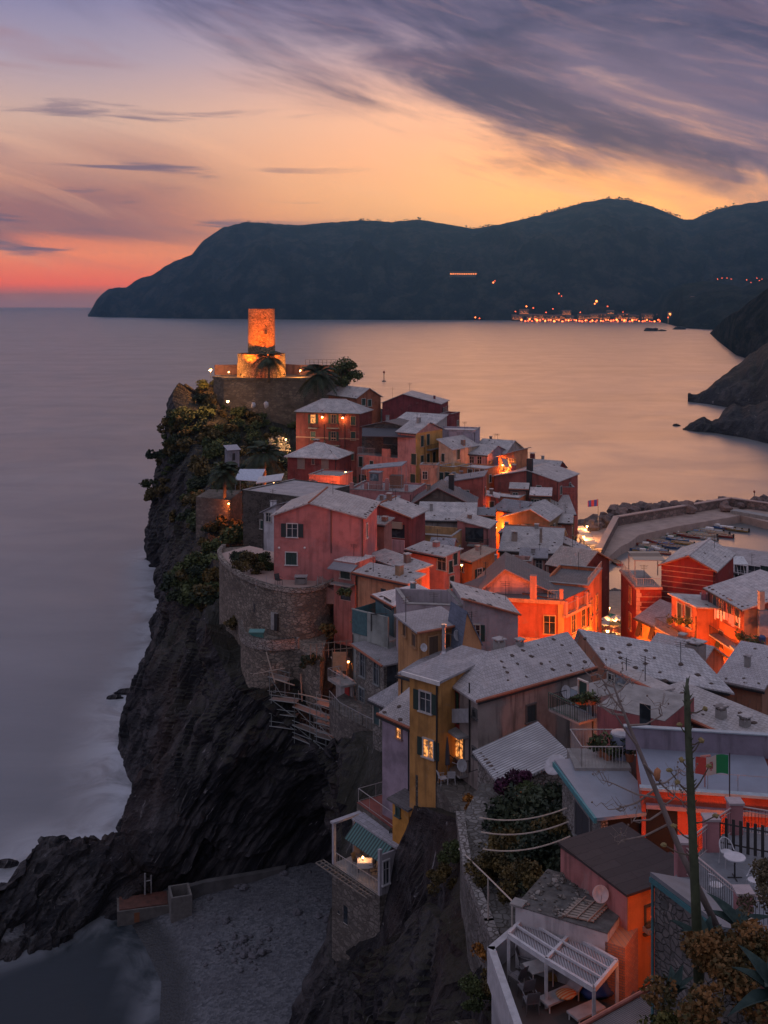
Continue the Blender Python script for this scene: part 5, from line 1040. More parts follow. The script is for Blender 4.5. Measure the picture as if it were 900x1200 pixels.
# ---------------------------------------------------------------- harbour side
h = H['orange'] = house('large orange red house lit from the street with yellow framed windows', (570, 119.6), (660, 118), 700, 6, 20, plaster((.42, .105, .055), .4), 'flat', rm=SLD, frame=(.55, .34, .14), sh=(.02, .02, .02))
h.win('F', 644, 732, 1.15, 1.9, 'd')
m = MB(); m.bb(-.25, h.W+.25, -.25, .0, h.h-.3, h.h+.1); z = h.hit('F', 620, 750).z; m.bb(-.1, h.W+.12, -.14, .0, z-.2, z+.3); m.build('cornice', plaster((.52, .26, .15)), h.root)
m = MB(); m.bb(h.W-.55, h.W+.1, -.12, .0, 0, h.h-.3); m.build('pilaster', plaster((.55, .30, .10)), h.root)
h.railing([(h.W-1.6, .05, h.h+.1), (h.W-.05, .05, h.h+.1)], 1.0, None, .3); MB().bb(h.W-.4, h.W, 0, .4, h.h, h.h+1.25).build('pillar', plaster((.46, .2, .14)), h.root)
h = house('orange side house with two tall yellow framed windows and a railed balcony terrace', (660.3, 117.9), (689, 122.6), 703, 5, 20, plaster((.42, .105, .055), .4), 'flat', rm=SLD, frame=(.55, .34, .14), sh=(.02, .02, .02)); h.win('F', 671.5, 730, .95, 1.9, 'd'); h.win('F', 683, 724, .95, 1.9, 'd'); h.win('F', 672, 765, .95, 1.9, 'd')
z = h.hit('F', 675, 743).z; z2 = h.hit('F', 661, 721).z; m = MB(); m.bb(-.1, h.W+.1, -.14, 0, z-.2, z+.2); m.bb(-.2, h.W+.1, -.4, 0, z2-.2, z2+.1); m.build('cornice', plaster((.52, .26, .15)), h.root); h.railing([(.1, -.3, z2+.1), (h.W, -.3, z2+.1)], 1.1, None, .3)
for x in (.1, 2.6, 5.0): MB().bb(x-.2, x+.2, -.38, -.05, z2+.1, z2+1.5).build('pillar', plaster((.46, .2, .14)), h.root)
h2 = house('pink pediment attic with dark slate roof above the orange house', (558, 121.5), (660, 120.4), 698, 8, 1.8, plaster((.50, .27, .24)), 'gf', 2.9, .33, rm=SLD, over=.3, verge=paint((.3, .15, .12)))
h2.chimney(625, 690, 4.2, .7, 1.4, plaster((.42, .18, .14)), False); m = MB(); m.bb(-.1, h2.W+.4, -.5, -.05, -.4, .9); m.build('ledge', plaster(GRY), h2.root)
h = house('tall curved orange house with terrace rail facing the harbour passage', (689, 123), (705, 131), 690, 5, 20, plaster((.48, .15, .07)), 'flat', rm=SLD, ph=.35, frame=(.5, .25, .1)); h.grid('F', ((693, 0), (699, -6)), (712, 735), .9, 1.7, 'c'); h.railing([(0, 0, h.h+.3), (h.W, 0, h.h+.3)], .9, None, .3)
# laundry, plants on the attic terraces
h = H['stripe'] = house('deep red house with pale horizontal stripes and a low gable', (775, 130), (838, 127), 662, 10, 22, plaster((.24, .035, .03), .35), 'gf', 1.35, .52, rm=SLP, over=.3, verge=paint((.3, .12, .08)), ridge=SL, ntile=6)
m = MB(); [m.bb(.02, h.W-.02, -.035, .0, z, z+.10) for z in (h.h-k*.62 for k in range(0, 14))]; m.build('stripe_course', paint((.42, .19, .13), .8), h.root)
h = H['stripel'] = house('red block with roof terrace and pale corner quoins by the passage', (746, 128.2), (775, 128.2), 689, 8.5, 20, plaster((.26, .04, .03), .35), 'flat', rm=CONC, frame=(.5, .24, .13)); m = MB(); [m.bb(.0, h.W+.02, -.035, .0, z, z+.10) for z in (h.h-.45-k*.62 for k in range(1, 14))]; m.build('stripe_course', paint((.42, .19, .13), .8), h.root)
m = MB(); [m.bb(-.05, .55 if k % 2 else .38, -.06, .0, h.h-.55-k*.5, h.h-.1-k*.5) for k in range(26)]; m.build('quoin', paint((.5, .26, .18), .8), h.root)
h.grid('L', ((739, 0),), (697, 728), .9, 1.9, 'c', sh=BROWN); m = MB(); m.bb(-.2, h.W+.1, -.2, .15, h.h-.15, h.h+.12); m.bb(-.2, .1, .15, h.D, h.h-.15, h.h+.12); m.build('cornice', plaster((.48, .24, .18)), h.root); h.railing([(h.W, .1, h.h+.1), (.05, .1, h.h+.1), (.05, h.D, h.h+.1)], .95, None, .25)
m = MB(); m.slab([(.3, 2.5, h.h+2.6), (4, 2.5, h.h+2.6), (4, 6, h.h+2.9), (.3, 6, h.h+2.9)], .06); o = m.build('pergola_roof', slats((.3, .25, .2), .3), h.root); m = MB(); [m.bar((x, y, h.h), (x, y, h.h+2.6), .06) for x, y in ((.4, 2.6), (3.9, 2.6), (.4, 5.9), (3.9, 5.9))]; m.build('post', GREYM, o)
h = H['streetlow'] = house('low orange lit house with dark slate lean-to and open shutters in the street', (747, 125.5), (812, 116.2), 724, 3, 18, plaster((.58, .27, .09), .3), 'shF', 1.5, rm=SLB, over=.25, sh=(.05, .03, .02), frame=(.45, .25, .1)); h.win('F', 751, 737, .8, 1.5, 'p'); h.win('F', 766, 741, .8, 1.5, 'p'); h.win('F', 790, 748, 1.1, 1.9, 'O', label='lit window with warm orange glow'); h.win('F', 805, 757, .8, 1.4, 'p')
h = house('small house with grey roof, hanging wire balcony and green french doors', (787, 120), (817, 115), 706, 7, 16, plaster((.40, .13, .07)), 'shB', .8, rm=SLP, over=.3, ntile=4); h.win('F', 797, 718, .9, 2.0, 'c'); h.win('F', 807, 723, 1.1, 2.2, 'c'); h.balcony('F', 782, 815, 733, 1.5)
PL = leaf_mesh('plant_leaves', leafmat((.03, .04, .02), (.08, .1, .04)), [((0, 0, .4), (.4, .4, .4)), ((.2, .1, .2), (.3, .3, .3))], 120, .2, 77); POT = MB().lathe([(.13, 0), (.2, .32), (.17, .32), (.15, .26)], n=10).mesh('pot', paint((.3, .12, .06)))
def potted(p, label, sc=1.0, group=None):
    t1 = thing('potted_plant', label, 'potted plant', p, rnd.uniform(0, 6), group); put('pot', POT, t1, None, 0, None, sc); put('foliage', PL, t1, (0, 0, .2*sc), 0, None, sc); return t1
for k in range(4): p = h.M @ h.hit('F', 785+k*8, 732+k, 1.2); potted(p, 'potted plant on the hanging wire balcony in the street', 1.1, 'pots on the wire balcony')
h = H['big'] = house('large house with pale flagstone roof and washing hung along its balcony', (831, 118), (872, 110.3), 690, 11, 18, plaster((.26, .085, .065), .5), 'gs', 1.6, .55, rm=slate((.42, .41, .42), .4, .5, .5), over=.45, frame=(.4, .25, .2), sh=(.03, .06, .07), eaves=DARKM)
MB().bb(0, .005, 0, h.D, 0, h.h-.1).build('side_wall', plaster((.26, .16, .11), .9), h.root, loc=(h.W, 0, 0)); h.chimney(892, 702, h.h+1.4, .5, .8, CONC, False)
for px, py, st_ in ((838.5, 707, 'c'), (846, 709, 'd'), (856, 714, 'c'), (865, 722, 'c')): h.win('F', px, py, .9, 1.9, st_)
for px, py in ((824, 735), (834.5, 741), (846, 749)): h.win('F', px, py, .95, 1.7, 'p')
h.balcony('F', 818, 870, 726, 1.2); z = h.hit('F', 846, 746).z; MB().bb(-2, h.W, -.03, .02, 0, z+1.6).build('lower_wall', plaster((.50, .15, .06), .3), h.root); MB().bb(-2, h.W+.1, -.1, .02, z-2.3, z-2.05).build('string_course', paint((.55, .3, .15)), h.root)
h.tiles([(.1+k*.82, .02) for k in range(12)], .85); h.tiles([(h.W-.1, .5+k*1.0) for k in range(9)], .8)
p0 = h.M @ h.hit('F', 820, 706, 1.1); p1 = h.M @ h.hit('F', 868, 724, 1.1); t1 = thing('washing_line', 'washing line of pink and white laundry along the balcony under the flagstone roof', 'washing line', p0); m = MB(); m.bar((0, 0, 0), p1-p0, .02, 4); m.build('line', DARKM, t1)
for k in range(14):
    if k in (3, 4): continue
    a = (p1-p0)*(k/14+.02); u = (p1-p0).normalized(); w_, l_ = rnd.uniform(.35, .55), rnd.uniform(.6, 1.2); m = MB(); nn = V((-u.y, u.x, 0))*.12; m.face([a, a+u*w_, a+u*w_+nn*rnd.uniform(-1, 1)+V((0, 0, -l_)), a+nn*rnd.uniform(-1, 1)+V((0, 0, -l_*.95))]); m.build('cloth', paint(rnd.choice(((.55, .3, .3), (.5, .42, .42), (.4, .2, .22), (.55, .5, .5))), .9), t1)
p0 = h.M @ h.hit('F', 822, 692, .6); m = MB(); [m.face([p0+V((k*.62, 0, 0)), p0+V((k*.62+.55, 0, 0)), p0+V((k*.62+.55, .1, -1.1)), p0+V((k*.62, .05, -1.1))]) for k in range(2)]; tag(m.build('hung_towels', paint((.5, .22, .26), .9)), 'pair of pink towels hung at the corner of the flagstone roofed house', 'towels')
h = house('low street house with orange lit front and cluttered roof terrace', (859, 107), (905, 97), 758, 6, 14, plaster((.55, .24, .09), .3), 'flat', rm=CONC, frame=(.45, .25, .1), sh=BROWN); h.win('F', 866.5, 771, .8, 1.5, 'c'); h.win('F', 873, 774, .9, 1.5, 'O'); h.win('F', 880, 779, .8, 1.5, 'c'); h.win('F', 891, 787, 1.2, 2.0, 'c'); MB().bb(-.1, h.W+.1, -.3, .1, h.h-.1, h.h+.15).build('eaves', SLB, h.root)
p = h.top(893, 745, h.h); MB().bb(-.6, .6, -.5, .5, 0, 2.6).build('roof_box', paint((.28, .28, .3)), h.root, loc=p); MB().lathe([(.35, 0), (.35, .9), (.25, 1.0), (.02, 1.0)], h.top(893, 757, h.h), 14).build('water_barrel', paint((.03, .06, .16)), h.root)
for k in range(7): potted(h.M @ h.top(866+k*4, 752+k*2.4, h.h), 'potted plant in the row on the cluttered street terrace', rnd.uniform(1.0, 1.6), 'pots on the street terrace')
h = house('long low harbour building with a flat grey roof and blue doors', (812, 172), (905, 165), 664, 14, 8, plaster((.30, .30, .32)), 'shF', .5, rm=slate((.30, .29, .30), 1.0, 1.2, .4), over=.3, frame=(.4, .4, .42)); h.grid('F', ((868, 0), (884, 1)), (671,), 1.7, 2.2, 'd'); h.win('F', 897, 672, 1.4, 2.2, 'c')
m = MB(); p = P(842, 661, 150); [m.bar(p+V((k*.9, 0, -1.5)), p+V((k*.9, 1.5, .6)), .05) for k in range(5)]; m.slab([p+V((0, 0, 0)), p+V((4, -.2, 0)), p+V((4, 2, .6)), p+V((0, 2, .6))], .06); tag(m.build('sheet_canopy', paint((.5, .5, .5))), 'pale sheet canopy behind the striped red house', 'canopy')
# long roofs, lower middle right
h = H['long'] = house('very long low house with a wide pale roof scattered with stones', (715, 86), (852, 81), 783, 4.2, 9, plaster((.34, .20, .14)), 'gs', 1.35, .86, sk=-1.1, rm=slate((.41, .40, .41), .3, .3, .5), over=.3, verge=None); h.tiles_px(((686,757),(706,762),(726,767),(738,758),(757,764),(739,748),(767,773),(774,790),(745,785),(727,773),(798,781),(834,803),(757,780),(780,800),(818,793)), 1.0); m = MB(); m.bb(4.9, 5.3, -1.5, 7, 10.2, 10.6)
h = house('second pale roofed house behind the long stone dotted roof', (758, 93), (818, 89.5), 766, 4, 9, plaster((.40, .19, .13)), 'gs', 1.2, rm=slate((.41, .40, .41), .3, .3, .5), over=.3, ntile=9, verge=TERRA); h.chimney(815, 768, 10.2, 1.2, .9, CONC)
h = house('small square roofed house at the street bend with a rough brown wall', (841, 86), (893, 84), 797, 6, 9, plaster((.28, .15, .10), .9), 'shF', 1.3, rm=slate((.42, .41, .43), .3, .3, .4), over=.25, ntile=8)
h = H['r3'] = house('broad low house with red edged roof and two chimney pots', (757, 73), (905, 64), 818, 3.2, 7, plaster((.36, .13, .11)), 'shF', .3, rm=slate((.38, .37, .37), .3, .3, .5), over=.3, verge=paint((.36, .12, .07)), ntile=0); h.tiles_px(((790,822),(808,829),(824,840),(868,839),(884,850),(780,812),(850,820),(778,806),(772,816),(800,815)), 1.0); h.chimney(845, 842, h.h+.2, .5, .55, CONC); h.chimney(873, 852, h.h+.2, .5, .45, CONC)
h = house('maroon pink block with small roof terrace behind the dead stalk', (700, 68.5), (779, 66), 827, 5, 9, plaster((.30, .10, .10)), 'flat', rm=CONC); h.win('F', 756, 842, .7, 1.7, 'n'); p = h.hit('F', 756, 834)
h = house('pale blue house with red tiled coping above the maroon terrace', (713, 76.5), (772, 72.5), 788, 1.2, 10, plaster(BLU), 'shR', .25, rm=SLP, over=.15, verge=paint((.36, .12, .07))); h.win('F', 717, 800, .6, 1.2, 'd'); h.win('F', 735, 812, 1.4, .8, 'd')
h = house('blue grey house side with terrace and green railing by the stained house', (668, 75), (697, 73), 806, 6, 12, plaster(BLU, .7), 'flat', rm=CONC); h.balcony('F', 664, 700, 825, 1.6, None, True); h.win('F', 684, 815, .8, 1.9, 'D')
h.railing([(h.hit('F', 664, 825).x, -1.6, h.hit('F', 664, 825).z), (h.hit('F', 700, 825).x, -1.6, h.hit('F', 664, 825).z)], 1.1, None, .2, paint((.03, .09, .06)))
for k in range(7): potted(h.M @ (h.hit('F', 672+k*4, 826, 1.0+.3*(k % 2))), 'bare potted shrub crowded on the terrace by the stained grey house', rnd.uniform(.6, 1.0), 'pots on the blue grey terrace')
h = H['flat'] = house('blue grey flat roofed building above the orange lit courtyard', (752, 50), (915, 49), 922, 4.5, 6, plaster((.42, .085, .05), .3), 'flat', rm=paint((.20, .22, .27), .6, 0, .2, .6)); m = MB(); m.bb(-.5, h.W+.2, h.D-.1, h.D+.1, h.h-.1, h.h+1.0); m.build('parapet', plaster((.21, .185, .23)), h.root); m = MB(); m.bb(-.6, h.W+.3, h.D-.16, h.D+.16, h.h+1.0, h.h+1.06); m.bb(-.1, h.W, -.25, .1, h.h-.06, h.h+.06); m.build('coping', paint((.30, .36, .40)), h.root)
m = MB(); 
for k in range(5): m.bar((1.6+k*1.3, .2, h.h), (1.6+k*1.3, .2, h.h+.75), .02, 4)
m.bar((1.6, .2, h.h+.74), (7, .2, h.h+.74), .012, 4); m.build('railing', GREYM, h.root)
p = h.hit('F', 757, 945); q = h.hit('F', 794, 945); MB().bb(p.x, q.x, -.012, 0, 0, p.z).build('porch_shade_panel', paint((.006, .006, .007), .9), h.root); q = h.hit('F', 900, 945); MB().bb(p.x, q.x, -.25, -.014, p.z, p.z+.18).build('ledge', paint((.26, .2, .24)), h.root)  # black panel on the solid wall stands for the shaded porch
m = MB(); m.bar(h.top(826, 922, h.h), h.top(826, 922, h.h)+V((0, 0, 1.35)), .03); q = h.top(826, 922, h.h)+V((0, 0, 1.35)); m.bar(q+V((-.2, 0, 0)), q+V((.25, 0, .08)), .05); m.build('mast', paint((.35, .16, .14)), h.root)
h = H['hut'] = house('stone hut with flat grey roof and teal gutter above a dark porch', (704, 50), (769, 50.4), 955, 5.6, 5, stone((.17, .165, .16), (.32, .31, .29), 4.0), 'flat', rm=CONC, frame=(.2, .2, .2), sh=(.03, .035, .045))
m = MB(); m.slab([(-.4, -.5, h.h+.12), (h.W+.3, -.3, h.h+.12), (h.W+.1, h.D, h.h+.25), (-.4, h.D, h.h+.25)], .15); m.build('roof', paint((.21, .23, .27), .6, 0, .2, .7), h.root); m = MB(); m.bb(-.5, -.38, -.55, h.D, h.h-.1, h.h+.14); m.build('gutter', paint((.06, .22, .24)), h.root)
h.win('L', 684, 968, 2.1, 1.7, 'c'); m = MB(); m.bb(.35, h.W+.0, -.02, .03, 1.2, h.h-.15); m.build('porch_shade_panel', paint((.006, .006, .007), .9), h.root)  # flat black sheet painted as the shade inside the porch
h = H['brown'] = house('pink walled lower house with a dark brown boarded flat roof', (735, 44), (806, 45.6), 1046, 4.2, 6, plaster((.40, .17, .16), .7), 'flat', rm=slate((.055, .042, .042), .5, 2.4, .2)); MB().bb(-.0, 1.75, -.05, .0, 0, h.h-.08).build('orange_wall', plaster((.55, .17, .05), .3), h.root); m = MB(); m.slab([(-.2, -.2, h.h+.05), (h.W+.2, -.2, h.h+.05), (h.W+.2, h.D, h.h+.3), (-.2, h.D, h.h+.3)], .1); m.build('roof', slate((.055, .042, .042), .5, 2.4, .2), h.root, uv=True)
h.win('F', 761, 1075, .5, 1.0, 'd', (.1, .06, .03)); m = MB(); p = h.hit('F', 754, 1089, .1); m.bb(p.x, p.x+.7, -.4, -.06, p.z-.1, p.z+.1); o = m.build('flower_box', paint((.25, .2, .16)), h.root); m = MB(); [m.lump((p.x+.08+.12*k, -.24, p.z+.15), (.09, .09, .12), k) for k in range(6)]; m.build('flowers', leafmat((.06, .04, .02), (.16, .09, .05)), o); h.dish('L', 703, 1047, .33, .35, -.5)
h = H['ruin'] = house('white shed with a rubble covered flat roof of planks and stones', (604, 45.2), (712, 43.2), 1061, 3.4, 4.5, plaster((.42, .41, .42), .5), 'flat', rm=paint((.10, .095, .09), .9, 0, .6, 3), name='shed', cat='shed')
m = MB(); 
for k in range(70): x, y = rnd.uniform(.1, 2.4), rnd.uniform(.1, h.D-.1); s = rnd.choice((.06, .08, .1, .14, .2)); m.lump((x, y, h.h+.03), (s, s*.8, s*.55), k, 0, 6, 4)
tag(m.build('rubble', stone((.12, .11, .1), (.26, .24, .22), 3.0), h.root), None, None, None, 'stuff'); m = MB(); [m.box((2.55+.02*k, .35+.2*k, h.h+.06), (1.3, .12, .05), .15) for k in range(8)]; [m.bar((2.1+.45*k, .2, h.h+.12), (2.3+.45*k, 1.9, h.h+.12), .035) for k in range(3)]; m.build('plank', paint((.30, .24, .2), .9), h.root); MB().bb(-.2, .35, -.15, .4, h.h+.02, h.h+.1).build('slab', CONC, h.root)
MB().bb(h.W-.1, h.W+.7, -.0, 1.6, 0, h.h-.35).build('brick_pier', brickmat((.4, .12, .05), (.5, .18, .08)), h.root)
h = H['stoneshed'] = house('crazy paved stone shed with teal gutter under the agave', (767, 36), (848, 33), 1047, 1.4, 5, stone((.13, .12, .12), (.22, .20, .19), 3.2, (.09, .088, .085), 1.3), 'shB', .5, rm=paint((.17, .18, .2), .6, 0, .25, 1), over=.1, name='shed', cat='shed'); m = MB(); m.bb(-.1, h.W, -.14, -.05, h.h+.36, h.h+.52); m.bar((.05, -.12, 0), (.05, -.12, h.h+.4), .05); m.build('gutter', paint((.05, .16, .18)), h.root)
h = house('slatted deck roof with a red tiled edge at the frame bottom', (684, 36), (772, 35.4), 1207, 3.3, 4, plaster((.42, .16, .15)), 'shF', .1, sk=.85, rm=ribbed((.22, .19, .19), .09), over=.0, name='shed', cat='shed'); m = MB(); m.bar((-.25, -.3, h.h+.17), (h.D*.85, h.D, h.h+.27), .08, 8); m.build('ridge_cap', paint((.36, .12, .09)), h.root)
# street and courtyard lamps
for px, py, Y, e, l, c_ in ((574, 563, 200, 4200, 'street lamp glowing in the lane between the village houses', None), (581, 618, 180.5, 4200, 'lamp low in the narrow orange lane above the olive house', None), (589, 545, 203, 1500, 'lamp under the awning at the head of the lane', None), (405, 553, 196, 3600, 'lamp in the alley right of the maroon hipped house', None), (402, 577, 186, 4000, 'lamp at the end of the salmon box house alley', None), (625, 765, 108, 3800, 'street lamp below the orange red house front', None), (681, 768, 110, 3000, 'street lamp in the street right of the orange corner house', None), (702, 752, 122, 2600, 'street lamp by the passage to the harbour square', None), (735, 757, 120, 2200, 'street lamp at the foot of the striped red house', None), (775, 770, 112, 5200, 'street lamp in front of the low orange street house', None), (822, 782, 105, 5000, 'street lamp below the washing balcony', None), (862, 800, 98, 3000, 'street lamp near the bend of the street', None), (880, 812, 93, 1000, 'small bright street lamp at the far right end of the street', None), (530, 700, 120, 1500, 'lamp hidden in the alley below the sunset pink wall', None), (541, 662, 133, 500, 'lamp over the arched doors of the little orange house', None), (692, 884, 70, 260, 'lamp beside the stained grey house side wall', None), (335, 515, 226, 1500, 'bright white lamp by the pale bare tree', (1, .62, .32)), (321, 566, 190, 900, 'lamp at the foot of the big palm', None), (268, 590, 168, 700, 'lamp lighting the trunk of the small cliff palm', None), (408, 775, 108, 500, 'lamp on the building site by the scaffold', None)):
    street_lamp(P(px, py, Y), l, e, c_ or (1, .19, .022), 3.2, .13)
for px, py, Y, e, l in ((786, 1008, 47.6, 130, 'lamp in the courtyard between the dark porch and the terrace'), (838, 1003, 47.4, 110, 'lamp low in the red courtyard below the balustrade'), (885, 1003, 47.2, 120, 'lamp in the right corner of the red courtyard'), (782, 1112, 41.2, 150, 'lamp in the gap by the orange wall below the brown roof')):
    street_lamp(P(px, py, Y), l, e, (1, .20, .03), 1.8, .06)
# harbour square seen through the passage
pts = [V((24, 180)), V((50, 180)), V((51, 221)), V((40, 221))]; m = MB(); m.prism(pts, -2, 2.6); tag(m.build('square_paving', paint((.26, .2, .16), .8, 0, .3, 1)), None, None, None, 'structure')
UC = [((.5, .45, .4), 'white'), ((.5, .12, .04), 'orange'), ((.03, .16, .11), 'green'), ((.5, .3, .1), 'ochre'), ((.40, .05, .04), 'red')]
um = MB(); um.bar((0, 0, 0), (0, 0, 2.6), .05, 6); UP = um.mesh('pole', GREYM); UM = []
for c_, n_ in UC: m = MB(); m.lathe([(1.35, 2.2), (.7, 2.55), (.05, 2.8), (.04, 2.74), (.7, 2.48)], n=8); UM.append(m.mesh('canopy', paint(c_, .9)))
for px, py, k in ((708, 722, 0), (716, 720, 2), (722, 722, 0), (711, 728, 0), (719, 729, 3), (713, 735, 1), (723, 736, 1), (708, 741, 3), (718, 744, 0)):
    p = G(px, py, 5.2); t1 = thing('parasol', UC[k][1]+' parasol over cafe tables in the lit harbour square', 'parasol', (p.x, p.y, 2.6), 0, 'parasols in the harbour square'); put('pole', UP, t1); put('canopy', UM[k], t1)
for px, py, e, l in ((712, 739, 9000, 'bright cafe lamp among the parasols'), (720, 727, 6000, 'cafe lamp near the back parasols'), (714, 712, 1500, 'lamp by the shingle edge of the harbour square')): p = G(px, py, 5); street_lamp((p.x, p.y, 5.0), l, e, (1, .36, .1), 2.4, .26 if e > 3000 else .15)
m = MB(); [m.lump((42+k*.7, 221.5+rnd.uniform(-.6, .8), 2.2), (rnd.uniform(.5, .9), .6, .6), k) for k in range(16)]; tag(m.build('shingle', bm), None, None, None, 'stuff')
# quay and breakwater
QZ = 2.0; quay = [G(x, y, QZ) for x, y in ((676,640), (700,664), (728,640), (737,636), (749,627), (792,617), (868,604), (905,613), (905,597), (856,591), (722,613), (700,620), (676,616))]
m = MB(); m.prism([(p.x, p.y) for p in quay], -4, QZ); tag(m.build('quay', paint((.34, .25, .21), .85, 0, .3, .4)), 'long concrete quay curving round the little harbour', 'quay')
m = MB(); q = [G(x, y, QZ) for x, y in ((702,655), (722,616), (856,593), (905,600))]; pwall(m, q, QZ, QZ+2.2, 1.0); bw = m.build('breakwater_wall', stone((.16, .11, .10), (.25, .18, .16), .7)); tag(bw, 'high stone wall along the outer side of the quay', 'wall'); m = MB(); pwall(m, q, QZ+2.2, QZ+2.45, 1.5); m.build('coping', paint((.3, .22, .2)), bw)
q = [G(x, y, QZ) for x, y in ((860,601), (905,609))]; m = MB(); pwall(m, q, QZ-.2, QZ+.9, 3.0); tag(m.build('quay_step', CONC), 'raised concrete step at the outer end of the quay', 'step')
BK = [MB().lump((0, 0, 0), (1, .85, .75), k+4, 0, 9, 6, .42).mesh('boulder', paint(((.15, .10, .09), (.19, .13, .115), (.11, .08, .075))[k % 3], .9, 0, .4)) for k in range(6)]
for k in range(96):
    s = k/95; px = 676+s*226; py = 606-s*14 if px > 720 else 622-(px-676)*.3; dy = rnd.uniform(-5, .3) if px > 720 else rnd.uniform(-8, 8); r_ = rnd.uniform(1.1, 2.5); p = G(px, py+dy-1, 1.2+rnd.uniform(0, 2.2)); o = put('breakwater_boulder', BK[k % 6], None, p, rnd.uniform(0, 6), None, r_); tag(o, 'rough reddish boulder heaped against the seaward side of the harbour wall', 'boulder', 'boulders of the breakwater')
def boat_mesh(L, w, h):
    m = MB(); n = 9; i0 = 0; ring = []
    for k in range(n):
        s = k/(n-1); x = -L/2+L*s; hw = w/2*(1-max(0, (s-.45)/.55)**2.2)*(.78+.22*min(1, s*4)); z = h*(.8+.45*max(0, s-.4)**1.5)
        ring.append([(x, -hw, z), (x, -hw*.8, z*.4), (x, -hw*.15, 0), (x, hw*.15, 0), (x, hw*.8, z*.4), (x, hw, z)])
    for a, b in zip(ring, ring[1:]):
        for j in range(5): m.face([a[j], a[j+1], b[j+1], b[j]])
    m.face(list(reversed(ring[0]))); hull = m
    d = MB()
    for a, b in zip(ring[:-1], ring[1:]): d.face([V(a[0])*1+V((0, .08, -.12)), V(b[0])+V((0, .03, -.12)), V(b[5])+V((0, -.03, -.12)), V(a[5])+V((0, -.08, -.12))])
    r = MB(); [r.bar(a[0], b[0], .06, 4) or r.bar(a[5], b[5], .06, 4) for a, b in zip(ring, ring[1:])]
    c = MB(); c.bb(-L*.12, L*.16, -w*.28, w*.28, h*.7, h*1.35); t_ = MB(); [t_.bb(x, x+.25, -w*.38, w*.38, h*.72, h*.8) for x in (-L*.3, 0, L*.2)]; e = MB(); e.bb(-L/2-.3, -L/2+.02, -.16, .16, .1, h*1.3)
    return hull, d, r, c, t_, e
BH = boat_mesh(5.4, 1.9, .75); hc = [((.5, .48, .46), 'white'), ((.05, .12, .3), 'blue'), ((.35, .05, .04), 'red'), ((.05, .2, .14), 'green'), ((.45, .3, .12), 'ochre')]
HULL = [BH[0].mesh('hull', paint(c_, .4)) for c_, _ in hc]; DK = [BH[1].mesh('deck', paint(c_, .7)) for c_ in ((.25, .16, .1), (.3, .3, .3), (.08, .14, .25))]; RL = BH[2].mesh('gunwale', paint((.35, .28, .2))); CB = BH[3].mesh('cabin', WHITEM); TH = BH[4].mesh('thwart', paint((.3, .18, .1))); EN = BH[5].mesh('outboard_motor', DARKM)
def boat(px, py, rz, k, where, sc=1.0, group='boats'):
    p = G(px, py, 0); v = rnd.random(); st_ = 'open' if v < .55 else 'small cabin'; t1 = thing('boat', f'{st_} {"motor " if v > .3 else ""}boat with {hc[k][1]} hull {where}', 'boat', (p.x, p.y, .0), rz, group)
    put('hull', HULL[k], t1, (0, 0, -.15), 0, None, sc); put('deck', DK[rnd.randrange(3)], t1, (0, 0, -.15), 0, None, sc); put('gunwale', RL, t1, (0, 0, -.15), 0, None, sc)
    put('thwart', TH, t1, (0, 0, -.15), 0, None, sc) if v < .55 else put('cabin', CB, t1, (0, 0, -.15), 0, None, sc)
    if v > .3: put('outboard_motor', EN, t1, (0, 0, -.15), 0, None, sc)
k = 0
for row, (x0, y0, x1, y1, n) in enumerate(((751, 645, 762, 652, 4), (757, 640, 775, 648, 5), (766, 634, 788, 643, 5), (781, 629, 800, 637, 4), (793, 626, 812, 631, 3))):
    for j in range(n): s = j/(n-1); boat(x0+(x1-x0)*s+rnd.uniform(-1, 1), y0+(y1-y0)*s+rnd.uniform(-1, 1), R(158)+rnd.uniform(-.12, .12), rnd.choice((0, 0, 1, 2, 2, 3, 4)), 'packed in the rows beside the quay steps', rnd.uniform(.85, 1.1), 'boats packed beside the quay')
for px, py, k in ((812,623,0), (818,626,3), (823,629,0), (828,632,0), (824,621,1), (832,623,0), (838,626,0), (844,629,2), (840,618,0), (848,620,1), (856,621,2), (862,622,4)): boat(px, py, R(150)+rnd.uniform(-.12, .12), k, 'moored in the cluster under the harbour wall', rnd.uniform(1.0, 1.35), 'boats moored under the harbour wall')
boat(722, 660, R(100), 2, 'alone in the dark water by the quay end')
p = G(701, 622, QZ); t1 = thing('flagpole', 'tall flagpole with a red and blue flag on the lit quay', 'flagpole', p); MB().bar((0, 0, 0), (0, 0, 8.2), .1, 6).build('pole', GREYM, t1); m = MB(); m.face([(-.1, 0, 8), (-2.6, .3, 7.6), (-2.6, .3, 6.0), (-.1, 0, 6.3)]); m.build('flag', stripes((.4, .04, .05), (.04, .06, .3), 1.4), t1); tag(t1)
for px, py, e, l in ((684, 628, 5000, 'bright lamp on the quay by the last village house'), (691, 641, 4200, 'lamp over the quay steps'), (688, 616, 3600, 'lamp at the root of the breakwater')): p = G(px, py, 5.5); street_lamp((p.x, p.y, 5.4), l, e, (1, .42, .14), 3.2, .26)
for k in range(5):
    p = G(680+k*3.2, 630+k*4.5, QZ); t1 = thing('market_stall', 'pale stall awning in the row on the lit quay by the village', 'stall', (p.x, p.y, QZ), .3, 'stalls on the lit quay'); m = MB(); m.slab([(-1.4, -1, 2.3), (1.4, -1, 2.3), (1.2, 1, 2.7), (-1.2, 1, 2.7)], .06); m.build('awning', paint((.5, .42, .34), .9), t1); m = MB(); [m.bar((x, y, 0), (x, y, 2.4), .04, 4) for x in (-1.2, 1.2) for y in (-.9, .9)]; m.bb(-1.1, 1.1, -.8, -.2, 0, .9); m.build('frame', GREYM, t1)
